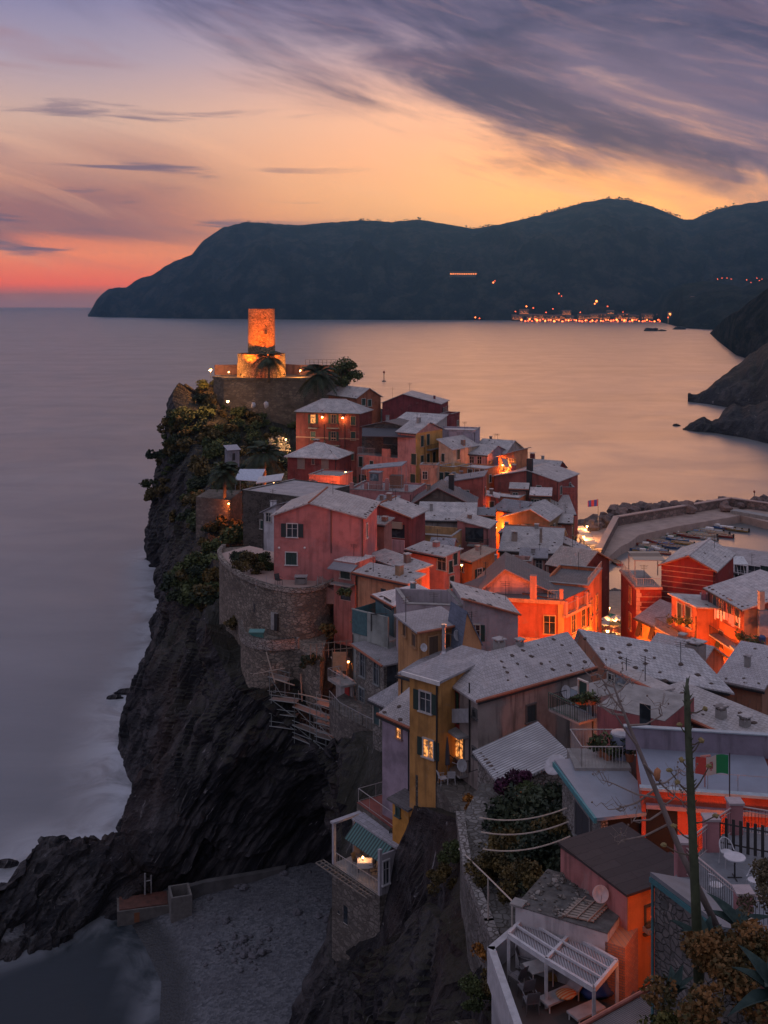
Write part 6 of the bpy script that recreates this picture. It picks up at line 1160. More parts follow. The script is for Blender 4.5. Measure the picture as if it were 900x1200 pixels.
# ---------------------------------------------------------------- terrace wall of the pink house
def solid(pts, z0, z1): m = MB(); m.prism([(p[0], p[1]) for p in pts], z0, z1); return m
ws = stone((.15, .125, .105), (.29, .245, .20), 1.9)
def ccw(pts):
    a = sum(p[0]*q[1]-q[0]*p[1] for p, q in zip(pts, pts[1:]+pts[:1])); return pts if a > 0 else pts[::-1]
ZT = 29.3
def cr_pts(pts, n=6):
    out = []
    for i in range(len(pts)-1):
        a, b, c, d = [V(pts[max(0, min(len(pts)-1, i+k))]) for k in (-1, 0, 1, 2)]
        for j in range(n): s = j/n; out.append(.5*((2*b)+(c-a)*s+(2*a-5*b+4*c-d)*s*s+(3*b-a-3*c+d)*s**3))
    out.append(V(pts[-1])); return out
tf = cr_pts([(XW(x, Y), Y, 0) for x, Y in ((262, 139), (257, 135), (266, 129), (284, 124), (305, 120.5), (330, 118.3), (352, 117.6), (375, 119), (398, 123))])
m = MB(); n_ = len(tf); back = [(-8, 132), (-17, 140)]
m.prism(ccw([(p.x, p.y) for p in tf]+back), 17, ZT); o = m.build('retaining_wall', ws); tag(o, 'tall curved stone retaining wall carrying the pink house terrace', 'retaining wall')
m = MB(); pwall(m, [(p.x, p.y) for p in tf], ZT, ZT+.45, .5); m.build('coping', stone((.26, .22, .19), (.38, .34, .30), 2.4), o)
m = MB(); m.prism(ccw([(p.x*1.0, p.y+.5) for p in tf[6:]]+back), ZT, ZT+.06); m.build('terrace_paving', slats((.30, .22, .19), .5), o)
def wallbox(px, py, w, h, mat, name, d=.12):
    # opening in the curved wall: nearest front point
    best = min(((p, abs(PX0+p.x*FOC/p.y-px)) for p in tf), key=lambda q: q[1])[0]; i = tf.index(best); tg = (tf[min(i+1, n_-1)]-tf[max(0, i-1)]); a = atan2(tg.y, tg.x); p = P(px, py, best.y); b = MB(); b.bb(-w/2, w/2, -d, .3, -h/2, h/2); return b.build(name, mat, o, loc=p, rz=a)
wallbox(322, 728, 1.0, 1.9, paint((.30, .29, .28)), 'door', .1); wallbox(324, 729, .45, 1.8, DARKM, 'door_leaf', .14); wallbox(299, 712, .35, .9, DARKM, 'window'); wallbox(387, 718, .45, .9, DARKM, 'window')
tl = cr_pts([(XW(x, Y), Y, 0) for x, Y in ((282, 121), (284, 117.5), (294, 115.2), (312, 114.2), (330, 114.2), (349, 114.6), (360, 112.5), (375, 110.5))])
m = MB(); m.prism(ccw([(p.x, p.y) for p in tl]+[(-6, 120), (-14, 124)]), 18, 24.3); o2 = m.build('lower_retaining_wall', ws); tag(o2, 'lower curved stone retaining wall in front of the door in the tall wall', 'retaining wall'); m = MB(); pwall(m, [(p.x, p.y) for p in tl[:31]], 24.3, 25.4, .45); m.build('coping', stone((.24, .21, .19), (.36, .33, .30), 2.4), o2)
p = P(301, 731, 116.5); t1 = thing('garden_cart', 'turquoise covered crate by the door of the stone wall', 'crate', (p.x, p.y, 24.3)); MB().bb(-.7, .7, -.5, .5, 0, 1.2).build('crate', paint((.05, .18, .17)), t1); MB().bb(-.8, .8, -.6, .6, 1.2, 1.3).build('lid', paint((.1, .25, .24)), t1)
# terrace furniture
def chair_mesh(w=.5):
    m = MB(); m.bb(-w/2, w/2, -w/2, w/2, .42, .47); [m.bar((x, y, 0), (x*.9, y*.9, .44), .025, 5) for x in (-w/2, w/2) for y in (-w/2, w/2)]; f = MB(); f.slab([(-w/2, w/2, .5), (w/2, w/2, .5), (w/2, w/2+.15, .95), (-w/2, w/2+.15, .95)], .04); return m, f
def chair(p, rz, col, label, sc=1.0, group=None):
    a, b = chair_mesh(); t1 = thing('garden_chair', label, 'chair', p, rz, group); t1.scale = (sc, sc, sc); MB().bb(-.25, .25, -.25, .25, .42, .47).build('seat', paint(col), t1)
    for x in (-.23, .23):
        for y in (-.23, .23): MB().bar((x*1.1, y*1.1, 0), (x, y, .42), .02, 5).build('leg', paint(col), t1)
    b.build('backrest', paint(col), t1); m = MB(); [m.bar((x, -.22, .66), (x, .3, .68), .02, 5) or m.bar((x, -.22, .45), (x, -.22, .66), .018, 5) for x in (-.26, .26)]; m.build('armrest', paint(col), t1); return t1
chair((P(326, 684, 120).x, 120.6, ZT+.06), R(35), (.02, .02, .02), 'black chair on the paved terrace of the pink house', 1.2)
t1 = thing('side_table', 'grey table beside the black chair on the pink house terrace', 'table', (P(353, 682, 120).x, 121, ZT+.06)); MB().bb(-.8, .6, -.5, .5, .8, .9).build('tabletop', paint((.3, .28, .28)), t1); m = MB(); [m.bb(x-.05, x+.05, y-.05, y+.05, 0, .8) for x in (-.7, .5) for y in (-.4, .4)]; m.bb(-.6, .4, -.3, .3, .05, .6); m.build('frame', paint((.2, .18, .17)), t1)
m = MB()
for px in (300, 312, 372, 378): q = P(px, 680, 119.5); m.bar((q.x, q.y, ZT), (q.x, q.y, ZT+1.3), .04, 5)
tag(m.build('terrace_posts', GREYM), 'thin grey posts standing along the terrace edge', 'posts')
# ---------------------------------------------------------------- scaffolding
t1 = thing('scaffolding', 'steel tube scaffolding with plank decks hanging on the brown cliff', 'scaffolding', P(348, 850, 112)); GAL = paint((.22, .25, .25), .5, .4)
def scaf(pxa, pxb, Ya, Yb, levels, name):
    m = MB(); a = P(pxa, 800, Ya)-t1.location; c = P(pxb, 800, Yb)-t1.location; n = max(1, int((c-a).length/2.0))
    zs = [P(0, y, (Ya+Yb)/2).z-t1.location.z for y in levels]
    for k in range(n+1):
        q = a.lerp(c, k/n)
        for dy in (0, 1.1): m.bar((q.x+dy*.3, q.y+dy, zs[-1]-.6), (q.x+dy*.3, q.y+dy, zs[0]+.9), .04, 5)
    for z in zs:
        for dy in (0, 1.1): m.bar((a.x+dy*.3-.2, a.y+dy, z), (c.x+dy*.3+.2, c.y+dy, z), .04, 5); m.bar((a.x+dy*.3-.2, a.y+dy, z+.5), (c.x+dy*.3+.2, c.y+dy, z+.5), .03, 5)
        MB().slab([(a.x-.2, a.y, z), (c.x+.2, c.y, z), (c.x+.4, c.y+1.1, z), (a.x+.2, a.y+1.1, z)], .06).build('deck', paint((.17, .14, .12), .9), t1)
    for z0, z1 in zip(zs, zs[1:]): m.bar((a.x, a.y, z0), (c.x, c.y, z1), .03, 5)
    m.build('tubes', GAL, t1)
scaf(316, 334, 113.5, 112, (796, 818, 842), 's'); scaf(318, 345, 111.5, 110.5, (822, 838, 853), 's'); scaf(345, 382, 110.5, 107, (836, 858, 872), 's'); scaf(371, 392, 107, 105.5, (828, 850, 866), 's')
m = MB()
for a, b in (((297, 790, 113), (334, 783, 112)), ((312, 764, 114), (322, 800, 112)), ((322, 796, 111.5), (345, 803, 110.5)), ((350, 813, 110), (388, 822, 106)), ((388, 770, 108), (404, 795, 105)), ((352, 790, 110), (354, 822, 110))): m.bar(P(*a)-t1.location, P(*b)-t1.location, .07, 5)
m.build('plank', paint((.28, .22, .17)), t1)
m = MB()
for k in range(7): q = P(364+k*7, 772-k*.6, 109-k*.5); m.bar(q, q+V((0, 0, 1.5)), .05, 4); m.bar(q+V((0, 0, 1.4)), P(364+(k+1)*7, 772-(k+1)*.6, 109-(k+1)*.5)+V((0, 0, 1.4)), .04, 4); m.bar(q+V((0, 0, .7)), P(364+(k+1)*7, 772-(k+1)*.6, 109-(k+1)*.5)+V((0, 0, .7)), .04, 4)
tag(m.build('wooden_fence', paint((.22, .15, .11))), 'rough wooden fence on the building site above the scaffold', 'fence')
t1 = thing('site_hoarding', 'orange lit hoarding panel on the building site by the stone house', 'hoarding', P(398, 775, 106.5)); MB().bb(-.65, .65, -.04, .04, -.9, .9).build('panel', paint((.5, .26, .14)), t1); m = MB(); [m.bar((x, .05, -2.2), (x, .05, 1.2), .05, 5) for x in (-.7, .7)]; m.build('post', paint((.2, .14, .1)), t1)
# ---------------------------------------------------------------- beach house
h = house('narrow stone house rising from the beach rocks with an open dining loggia', (389, 82), (445, 77.5), 1012, 4.2, 7.0, stone((.11, .10, .09), (.21, .19, .17), 2.2), 'flat', rm=CONC, name='beach_house')
h.win('F', 405, 1072, .5, 1.25, 'n', label='small dark window low in the stone wall'); h.win('F', 397, 1069, .2, .2, 'n'); m = MB(); W_, D_, hz = h.W, h.D, h.h; top = 3.0
cw_ = plaster((.27, .26, .28)); m.bb(0, .22, 0, .22, hz, hz+top); m.build('pillar', paint((.36, .35, .38)), h.root); MB().bb(W_-.22, W_, 0, .22, hz, hz+top+.2).build('pillar', paint((.36, .35, .38)), h.root); m = MB(); m.bb(.2, W_-.2, D_-.2, D_, hz, hz+top); m.bb(W_-.15, W_, .22, D_, hz, hz+top-.2); m.bb(0, .15, 1.9, D_, hz, hz+top); m.build('loggia_wall', cw_, h.root); m = MB(); m.bb(-.1, .3, -.1, D_, hz+top, hz+top+.15); m.build('beam', paint((.36, .35, .38)), h.root)
m = MB(); m.slab([(.5, 1.45, hz+top+.12), (W_+.3, 1.25, hz+top+.12), (W_+.3, 2.55, hz+top+.3), (.5, 2.65, hz+top+.3)], .14); m.build('roof', slate((.30, .30, .33), .4, .5), h.root, uv=True); m = MB(); m.slab([(1.0, -.1+.5, hz+2.15), (W_-.4, .3, hz+2.1), (W_-.2, 1.5, hz+top+.1), (1.0, 1.5, hz+top+.1)], .03); m.build('awning', stripes((.07, .16, .15), (.03, .05, .05), .3), h.root)
m = MB(); m.bb(.3, W_-.4, .7, 1.5, hz+2.0, hz+2.1); 
h.railing([(.2, .06, hz), (W_-.2, .06, hz)], .95, None, .35); m = MB(); [m.bar((-1.0, y, hz-.12), (W_-.5, y, hz-.12), .05, 4) for y in (-.75, -.35, -.05)]; [m.bar((x*.42-1.0, -.75, hz-.1), (x*.42-1.0, 0, hz-.1), .035, 4) for x in range(int((W_+.5)/.42)+1)]; m.build('walkway', paint((.17, .15, .13), .8), h.root); m = MB(); m.bb(.9, 1.7, D_-.24, D_-.2, hz+.7, hz+2.2); m.bb(.1, .2, 2.2, 3.4, hz+.6, hz+2.3); m.build('window', paint((.10, .14, .16), .2), h.root)
h.win('R', 452, 1022, .5, 1.6, 'd', (.4, .4, .42))
Q = lambda x, y, z=0: h.M @ V((x, y, hz+z))
t1 = thing('dining_table', 'small dining table with a white cloth in the beach house loggia', 'table', Q(2.3, 1.3)); MB().bb(-.55, .55, -.4, .4, .70, .74).build('tabletop', WHITEM, t1); MB().bb(-.58, .58, -.43, -.41, .35, .73).build('cloth', WHITEM, t1); [MB().bar((x, y, 0), (x, y, .7), .03, 5).build('leg', DARKM, t1) for x in (-.45, .45) for y in (-.3, .3)]
t1 = thing('table_lamp', 'little lit lamp on the white table in the loggia', 'lamp', Q(2.2, 1.2, .745)); MB().lathe([(.06, 0), (.02, .04), (.02, .14)], n=8).build('base', DARKM, t1); MB().lump((0, 0, .2), (.07, .07, .08), 0, 0, 8, 6, 0).build('bulb', glow((1, .5, .2), 16), t1); light('POINT', t1, (0, 0, .4), 22, (1, .45, .18), .06)
t1 = thing('hanging_lamp', 'lit hanging lamp under the striped awning of the loggia', 'lamp', Q(2.6, 2.2, 2.1)); MB().bar((0, 0, 0), (0, 0, .9), .012, 4).build('cord', DARKM, t1); MB().lump((0, 0, -.05), (.08, .08, .08), 0, 0, 8, 6, 0).build('bulb', glow((1, .45, .16), 16), t1); light('POINT', t1, (0, -.2, -.1), 26, (1, .42, .15), .06)
chair(Q(1.5, 1.2), R(60), (.05, .05, .05), 'dark chair left of the white loggia table'); chair(Q(3.3, 1.3), R(-70), (.05, .05, .05), 'dark chair right of the white loggia table')
def person(loc, rz, label, top=(.30, .34, .42), low=(.03, .03, .04)):
    v = []; e = []; r = []
    def add(p, rad, par=None):
        v.append(p); r.append(rad)
        if par is not None: e.append((par, len(v)-1))
        return len(v)-1
    pel = add((0, 0, .92), .13); sp = add((0, -.04, 1.12), .13, pel); ch = add((0, -.10, 1.32), .15, sp); nk = add((0, -.13, 1.46), .06, ch); hd = add((0, -.17, 1.60), .10, nk); add((0, -.18, 1.70), .08, hd)
    for s in (-1, 1):
        hip = add((.10*s, 0, .86), .10, pel); kn = add((.11*s, -.03, .48), .07, hip); an = add((.11*s, .02, .08), .045, kn); add((.12*s, -.12, .04), .045, an)
        sh_ = add((.19*s, -.10, 1.38), .065, ch); el_ = add((.25*s, -.18, 1.13), .05, sh_); wr = add((.17*s, -.40, 1.02), .035, el_); add((.15*s, -.50, 1.0), .04, wr)
    me = bpy.data.meshes.new('person'); me.from_pydata(v, e, []); me.materials.append(paint(top, .9)); me.materials.append(paint(low, .9)); o = put('person', me, None, loc, rz); tag(o, label, 'person')
    o.modifiers.new('skin', 'SKIN')
    for k, d in enumerate(me.skin_vertices[0].data): d.radius = (r[k], r[k]); d.use_root = (k == 0)
    o.modifiers.new('sub', 'SUBSURF').render_levels = 2
    dg = bpy.context.evaluated_depsgraph_get(); me2 = bpy.data.meshes.new_from_object(o.evaluated_get(dg)); o.modifiers.clear(); o.data = me2
    me2.materials.clear(); [me2.materials.append(x) for x in (paint(top, .9), paint(low, .9), paint((.4, .24, .18), .7))]
    for p in me2.polygons: z = p.center.z; p.material_index = 1 if z < .95 else (2 if z > 1.43 or (z < 1.06 and abs(p.center.x) > .1 and p.center.y < -.3) else 0); p.use_smooth = True
    hm = MB(); hm.lump((0, -.15, 1.70), (.105, .115, .10), 2, 0, 12, 8, .1); hm.build('hair', paint((.02, .015, .012)), o, True)
    fm = MB(); [fm.lump((x, -.275, 1.64), (.014, .01, .01), 0, 0, 6, 5, 0) for x in (-.035, .035)]; fm.lump((0, -.285, 1.60), (.016, .022, .028), 0, 0, 6, 5, 0); fm.build('face', paint((.25, .13, .1)), o); return o
person(Q(2.5, 2.25), h.root.rotation_euler.z, 'person in a pale blue top leaning over the table in the loggia')
# red roof terrace, orange hut, umbrella terrace
h = house('brick red roof terrace with a pipe railing above the beach house', (418, 84), (459, 79.9), 940, 3.2, 5, stone((.12, .11, .1), (.2, .18, .16), 2.2), 'flat', rm=paint((.22, .06, .045), .8, 0, .3, 1.2), name='roof_terrace', cat='terrace'); h.railing([(h.W, h.D, h.h), (.1, h.D, h.h), (.1, .1, h.h), (h.W, .1, h.h)], 1.05, None, 1.4)
h = house('tiny orange hut with a dark flat roof beside the red terrace', (460, 79), (479, 77.5), 937, 1.8, 3.4, plaster((.52, .25, .06), .2), 'shF', .3, rm=SLD, over=.3, name='hut', cat='hut', sh=(.03, .08, .07), frame=(.06, .09, .08)); h.win('F', 467, 951, .35, .6, 'c')
pts = [P(x, y, Y) for x, y, Y in ((487, 945, 77), (505, 925, 77), (530, 945, 72.5), (560, 965, 70), (585, 985, 68.5), (560, 900, 76), (520, 880, 81), (488, 920, 80))]
m = MB(); m.prism(ccw([(q.x, q.y) for q in pts]), 18, 27.2); tag(m.build('garden_retaining_wall', stone((.11, .10, .09), (.21, .19, .17), 2.2)), 'rubble stone retaining wall under the folded umbrella terrace', 'retaining wall')
p = P(524, 918, 76.5); t1 = thing('folded_umbrella', 'folded dark grey umbrella on the small terrace below the dark red house', 'umbrella', (p.x, p.y, 27.2)); MB().bar((0, 0, 0), (0, 0, 2.9), .03).build('pole', GREYM, t1); MB().lathe([(.22, 1.0), (.19, 1.6), (.12, 2.3), (.03, 2.85)], n=9).build('canopy', paint((.06, .065, .085), .9), t1)
for k, (px, dy) in enumerate(((514, 76.2), (519, 75.6), (529, 75.8))): chair((XW(px, dy), dy, 27.2), R(40+70*k), (.5, .5, .52), ('white chair left of the folded umbrella', 'white chair before the folded umbrella', 'white chair right of the folded umbrella')[k])
m = MB(); q = [P(545, 938, 78), P(590, 905, 75)]; 
# ---------------------------------------------------------------- garden with clothes lines
gw = [P(x, 1040, Y) for x, Y in ((539, 63), (548, 57), (573, 52), (604, 46.5))]; m = MB(); m.prism(ccw([(q.x, q.y) for q in gw]+[(11, 47), (12, 66), (6, 68)]), 22, 30.6); o = m.build('garden_wall', stone((.11, .105, .10), (.22, .21, .20), 2.6)); tag(o, 'grey stone garden wall holding the green terrace above the rocks', 'retaining wall'); m = MB(); pwall(m, [(q.x, q.y) for q in gw], 30.6, 31.1, .45); m.build('coping', stone((.2, .19, .18), (.3, .28, .27), 3.0), o)
m = MB(); q = [(P(x, y, Y)) for x, y, Y in ((600, 1056, 46.5), (572, 1028, 52), (538, 995, 60), (560, 972, 64), (582, 955, 67))]
for a, b in zip(q, q[1:]): m.bar(a, b, .035, 5)
for a in q: m.bar(a, (a.x, a.y, 30.5), .04, 5)
q = [(P(x, y, Y)) for x, y, Y in ((572, 1022, 62), (537, 973, 66), (556, 957, 68))]
for a, b in zip(q, q[1:]): m.bar(a, b, .03, 5)
for a in q: m.bar(a, (a.x, a.y, 28), .03, 5)
tag(m.build('pipe_railing', paint((.42, .38, .34), .5)), 'bent metal pipe railing along the garden wall edge', 'railing')
for k, (y0, y1, ym) in enumerate(((958, 947, 953), (975, 963, 970), (995, 980, 989))):
    a, b = P(562+k*2, y0, 52-k), P(664+k*2, y1, 49-k); t1 = thing('clothes_line', ('top clothes line', 'middle clothes line', 'lowest clothes line')[k]+' strung over the dark garden bushes', 'clothes line', a); m = MB(); pr = V((0, 0, 0))
    for j in range(1, 11): s = j/10; c = (b-a)*s+V((0, 0, -1.2*s*(1-s))); m.bar(pr, c, .03, 4); pr = c
    m.build('wire', paint((.42, .36, .30)), t1)
def bush(px, py, Y, s, var, label, group=None, sz=(1, 1, 1)):
    p = P(px, py, Y); o = put('shrub', NEARB[var], None, p, rnd.uniform(0, 6), None, (s*sz[0], s*sz[1], s*sz[2])); tag(o, label, 'shrub', group); return o
for px, py, Y, s, v in ((605, 990, 62, 1.6, 2), (632, 985, 60, 1.7, 2), (650, 1000, 57, 1.4, 2), (610, 1030, 57, 1.4, 1), (640, 1035, 54, 1.5, 2), (590, 1015, 60, 1.2, 1), (660, 1010, 55, 1.3, 1), (575, 1035, 56, .9, 1), (620, 1055, 51, 1.0, 1), (650, 975, 61, 1.4, 2), (618, 968, 64, 1.3, 0)): bush(px, py, Y, s*1.05, v, 'dense dark green shrub in the garden under the clothes lines', 'garden shrubs under the clothes lines')
BOUG = leaf_mesh('bougainvillea_leaves', leafmat((.02, .008, .016), (.07, .016, .045), 2.0), lumps_for(9, 9, (1.3, 1, .8), .4), 1500, .2, 91)
o = put('bougainvillea', BOUG, None, P(606, 925, 66), 0, None, 1.1); tag(o, 'purple flowering bougainvillea below the ribbed lean-to roof', 'shrub')
# ---------------------------------------------------------------- pergola terrace
zf = 32.9; c_ = [P(596, 1096, 44.3), P(622, 1080, 46.0), P(723, 1129, 42.5), P(696, 1147, 40.8), P(640, 1116, 42.6), P(668, 1102, 44.3)]
zt = 34.75
FLp, BL, BR, FRp, MF, MB_ = [V((p.x, p.y, zt)) for p in c_]
t1 = thing('pergola', 'white pergola with slatted canopy panels over the small deck', 'pergola', (MF.x, MF.y, zf)); of = V((MF.x, MF.y, zf)); wm = paint((.48, .48, .50), .5)
for p in (FLp, BL, BR, FRp, MF, MB_): b = MB(); q = p-of; b.bb(q.x-.06, q.x+.06, q.y-.06, q.y+.06, 0, q.z); b.build('post', wm, t1)
def beam(a, b, w=.1, hh=.14, dz=0):
    d = (b-a).normalized(); n = V((-d.y, d.x, 0))*w/2; m = MB(); m.slab([a-n+V((0, 0, dz)), b-n+V((0, 0, dz)), b+n+V((0, 0, dz)), a+n+V((0, 0, dz))], hh); return m
for a, b in ((FLp, MF), (MF, FRp), (BL, MB_), (MB_, BR), (FLp, BL), (MF, MB_), (FRp, BR)): beam(a-of, b-of, .12, .2, .1).build('beam', wm, t1)
for a, b, c, d in ((FLp, MF, MB_, BL), (MF, FRp, BR, MB_)):
    for k in (.33, .66): beam(a.lerp(d, k)-of, b.lerp(c, k)-of, .07, .1, .12).build('rafter', wm, t1)
    q = [a.lerp(b, .05), a.lerp(b, .95), d.lerp(c, .95), d.lerp(c, .05)]; m = MB(); m.slab([x-of+V((0, 0, -.03)) for x in q], .02); m.build('canopy_panel', slats((.36, .34, .36), .1) if False else ribbed((.34, .32, .34), .1), t1, uv=True)
m = MB(); dk = [(P(576, 1150, 45).x, 45.0), (P(640, 1200, 39).x-.6, 38.0), (9.2, 38.4), (11.4, 42.6), (5.6, 46.6)]; m.prism(ccw([tuple(q) for q in dk]), 28, zf); o = m.build('deck_terrace', paint((.36, .36, .38), .9, 0, .3, .8)); tag(o, 'walled terrace with a wooden deck under the white pergola', 'terrace'); m = MB(); m.prism(ccw([tuple(q) for q in dk]), zf, zf+.02); m.build('decking', slats((.17, .14, .13), .2), o)
m = MB(); pwall(m, [dk[4], dk[0], dk[1]], zf-.5, zf+.95, .3); m.build('parapet', paint((.42, .42, .44), .8), o)
def dtable(p, label, rz=0): t1 = thing('garden_table', label, 'table', p, rz); MB().bb(-.5, .5, -.4, .4, .7, .74).build('tabletop', WHITEM, t1); [MB().bar((x, y, 0), (x, y, .7), .025, 5).build('leg', WHITEM, t1) for x in (-.45, .45) for y in (-.35, .35)]
D = lambda px, Y, z=0: V((XW(px, Y), Y, zf+.02+z))
dtable(D(631, 44.1), 'white table with chairs under the left pergola panel', .4)
for px, Y, a, l in ((617, 45.0, 70, 'grey chair left of the white pergola table'), (606, 43.9, -140, 'dark chair by the white parapet, nearest the corner'), (616, 43.2, -160, 'dark chair in the middle by the deck parapet'), (622, 42.4, -170, 'dark chair at the frame edge by the deck parapet')): chair(D(px, Y), R(a), (.16, .15, .16), l)
t1 = thing('sun_lounger', 'pale sun lounger with an orange patterned cushion on the deck', 'lounger', D(664, 43.1), R(-58)); m = MB(); m.slab([(-.32, -1.2, .35), (.32, -1.2, .35), (.32, .3, .35), (-.32, .3, .35)], .08); m.build('seat', paint((.38, .37, .38)), t1); m = MB(); m.slab([(-.32, .3, .36), (.32, .3, .36), (.32, .95, .95), (-.32, .95, .95)], .07); m.build('backrest', paint((.38, .37, .38)), t1); [MB().bar((x, y, 0), (x, y, .3), .03, 5).build('leg', WHITEM, t1) for x in (-.28, .28) for y in (-1.1, .35)]
o = MB().lump((0, 0, .42), (.36, .42, .1), 3, 0, 14, 8, .1).build('cushion', stripes((.5, .13, .03), (.5, .35, .2), .12), None, True, loc=D(663, 42.8), rz=R(-58)); tag(o, 'orange patterned cushion lying on the sun lounger', 'cushion')
t1 = thing('foot_rest', 'pale lounger end poking out under the red tiled edge', 'lounger', D(687, 42.0), R(-58)); m = MB(); m.slab([(-.32, -.7, .35), (.32, -.7, .35), (.32, .7, .35), (-.32, .7, .35)], .08); m.build('seat', paint((.38, .37, .38)), t1); [MB().bar((x, y, 0), (x, y, .3), .03, 5).build('leg', WHITEM, t1) for x in (-.28, .28) for y in (-.6, .6)]
o = MB().lump((0, 0, .3), (.7, .5, .3), 5, 0, 12, 8, .2).build('cover', paint((.03, .06, .20), .8), None, True, loc=D(699, 43.3)); tag(o, 'blue tarpaulin bundle under the right pergola panel', 'tarpaulin')
o = MB().lathe([(.16, .2), (.26, .25), (.26, .33), (.16, .38), (.14, .3)], n=16).build('hose_reel', paint((.3, .2, .05)), None, loc=D(645, 44.6)); o.rotation_euler = (R(80), 0, 0); tag(o, 'coiled yellow hose hanging behind the pergola post', 'hose')
MB2 = MB(); q = [P(652, 905, 66)]; 
# ---------------------------------------------------------------- balustraded terrace on the right
zb = 40.2; pp = {k: P(px, py, Y) for k, (px, py, Y) in dict(A=(861, 970, 41.5), B=(833, 995, 40.2), C=(800, 1020, 38.5), D=(871, 1052, 35.2), E=(905, 985, 41)).items()}
fl_ = [(pp['C'].x-.35, 38.3), (pp['D'].x-.1, 34.9), (14.8, 34.8), (15.6, 42), (pp['A'].x, 41.8), (pp['B'].x-.1, 40.5)]
m = MB(); m.prism(ccw([tuple(q) for q in fl_]), 34, zb-.25); m.prism(ccw([tuple(q) for q in fl_]), zb-.25, zb, 1); o = m.build('balcony_terrace', [plaster((.36, .16, .15)), paint((.17, .18, .2), .8)]); tag(o, 'small grey floored terrace between pink pillars above the red courtyard', 'terrace')
pm = plaster((.36, .17, .18), .3)
for k, l in dict(A='pink pillar at the far corner of the balustraded terrace', B='pink pillar beside the dark picket fence', C='pink pillar left of the round white table, behind the green stalk', D='pink pillar at the near corner of the terrace').items():
    p = pp[k]; t1 = thing('pillar', l, 'pillar', (p.x, p.y, zb)); MB().bb(-.24, .24, -.24, .24, -.2, 1.12).build('shaft', pm, t1); MB().bb(-.29, .29, -.29, .29, 1.12, 1.2).build('cap', paint((.36, .3, .31), .8), t1)
def rail(a, b, label, zoff=0.0, step=.12):
    a = V((a.x, a.y, zb+zoff)); b = V((b.x, b.y, zb+zoff)); t1 = thing('railing', label, 'railing', a); m = MB(); d = b-a; n = max(2, int(d.length/step)); up = V((0, 0, 1.0))
    for k in range(n+1): q = d*(k/n); m.bar(q+V((0, 0, .1)), q+up, .009, 4, cap=False)
    m.build('baluster', DARKM, t1); m = MB(); m.bar(up, d+up, .03, 6); m.bar(up*.86, d+up*.86, .018, 5); m.bar(up*.1, d+up*.1, .018, 5); m.build('handrail', paint((.42, .33, .32), .5), t1)
rail(pp['C'], pp['D'], 'metal railing along the near side of the balustraded terrace'); rail(pp['C'], pp['B'], 'metal railing left of the terrace in front of the red wall'); rail(pp['B'], pp['A'], 'metal railing at the back of the terrace below the flag'); rail(pp['A'], pp['E'], 'metal railing running right from the far pink pillar'); rail(pp['D'], V((14.6, 34.7, 0)), 'metal railing right of the near pink pillar')
t1 = thing('picket_fence', 'dark wooden picket fence behind the white round table', 'fence', (pp['B'].x+.3, pp['B'].y, zb)); m = MB(); d = V((3.4, -1.6, 0))
for k in range(16): q = d*(k/15); m.box((q.x, q.y, .6), (.11, .03, 1.15), -.44)
m.build('picket', paint((.025, .022, .022), .7), t1); m = MB(); [m.bar(V((0, .04, z)), d+V((0, .04, z)), .03, 5) for z in (.25, .95)]; m.build('rail', paint((.03, .025, .025), .7), t1)
p = V((XW(861, 38.2), 38.2, zb)); t1 = thing('round_table', 'round white bistro table on the balustraded terrace', 'table', p); MB().lathe([(.36, .7), (.37, .72), (.36, .745)], n=28).build('tabletop', paint((.45, .46, .50), .4), t1); m = MB(); m.bar((0, 0, 0), (0, 0, .7), .03); m.bar((-.25, 0, .02), (.25, 0, .02), .02); m.bar((0, -.25, .02), (0, .25, .02), .02); m.build('pedestal', DARKM, t1)
def bistro(p, rz, label):
    t1 = thing('bistro_chair', label, 'chair', p, rz); wm = paint((.5, .5, .53), .4); MB().lathe([(.22, .43), (.22, .46)], n=18).build('seat', wm, t1)
    for x in (-.18, .18):
        for y in (-.16, .16): MB().bar((x*1.15, y*1.15, 0), (x, y, .44), .016, 5).build('leg', wm, t1)
    m = MB(); a = [V((.27*cos(w), .24*sin(w), .5+.36*max(0, sin(w))**.7)) for w in [pi*k/16*1.3-.47 for k in range(17)]]; m.tube(a, [.018]*17, 6); m.build('backrest', wm, t1); m = MB(); [m.bar((x, .18+.03*(1-abs(x)*4), .46), (x*1.05, .22, .84-abs(x)*.5), .012, 4) for x in (-.12, -.04, .04, .12)]; m.build('back_slat', wm, t1)
bistro(V((XW(852, 39.1), 39.1, zb)), R(20), 'white curved bistro chair behind the round table'); bistro(V((XW(838, 37.0), 36.9, zb)), R(130), 'white chair in front of the railing, left of the table'); bistro(V((XW(884, 37.2), 37.2, zb)), R(-60), 'white chair stacked with things right of the table')
# flag
p = P(855, 945, 45.5); t1 = thing('flagpole', 'thin black flagpole with a green white and red flag bearing a small red emblem', 'flagpole', p-V((0, 0, 1.2))); MB().bar((0, 0, 0), (0, 0, 3.4), .025, 6).build('pole', DARKM, t1); N_ = 22
def flagpt(s, v): return V((-.05-1.38*s*(1-.06*s), .12*sin(s*7+v*.6)*s+.1*s, 3.3-.78*v*(1-.08*s)-.16*s*s+.03*sin(s*8)))
for a, b, c in ((0, .36, (.01, .20, .07)), (.36, .69, (.45, .42, .38)), (.69, 1, (.38, .06, .05))):
    m = MB(); n = 8
    for i in range(n):
        for j in range(5): s0, s1 = a+(b-a)*i/n, a+(b-a)*(i+1)/n; m.face([flagpt(s0, (j+1)/5), flagpt(s1, (j+1)/5), flagpt(s1, j/5), flagpt(s0, j/5)])
    m.build('flag_band', paint(c, .9, 0, .1), t1)
m = MB()
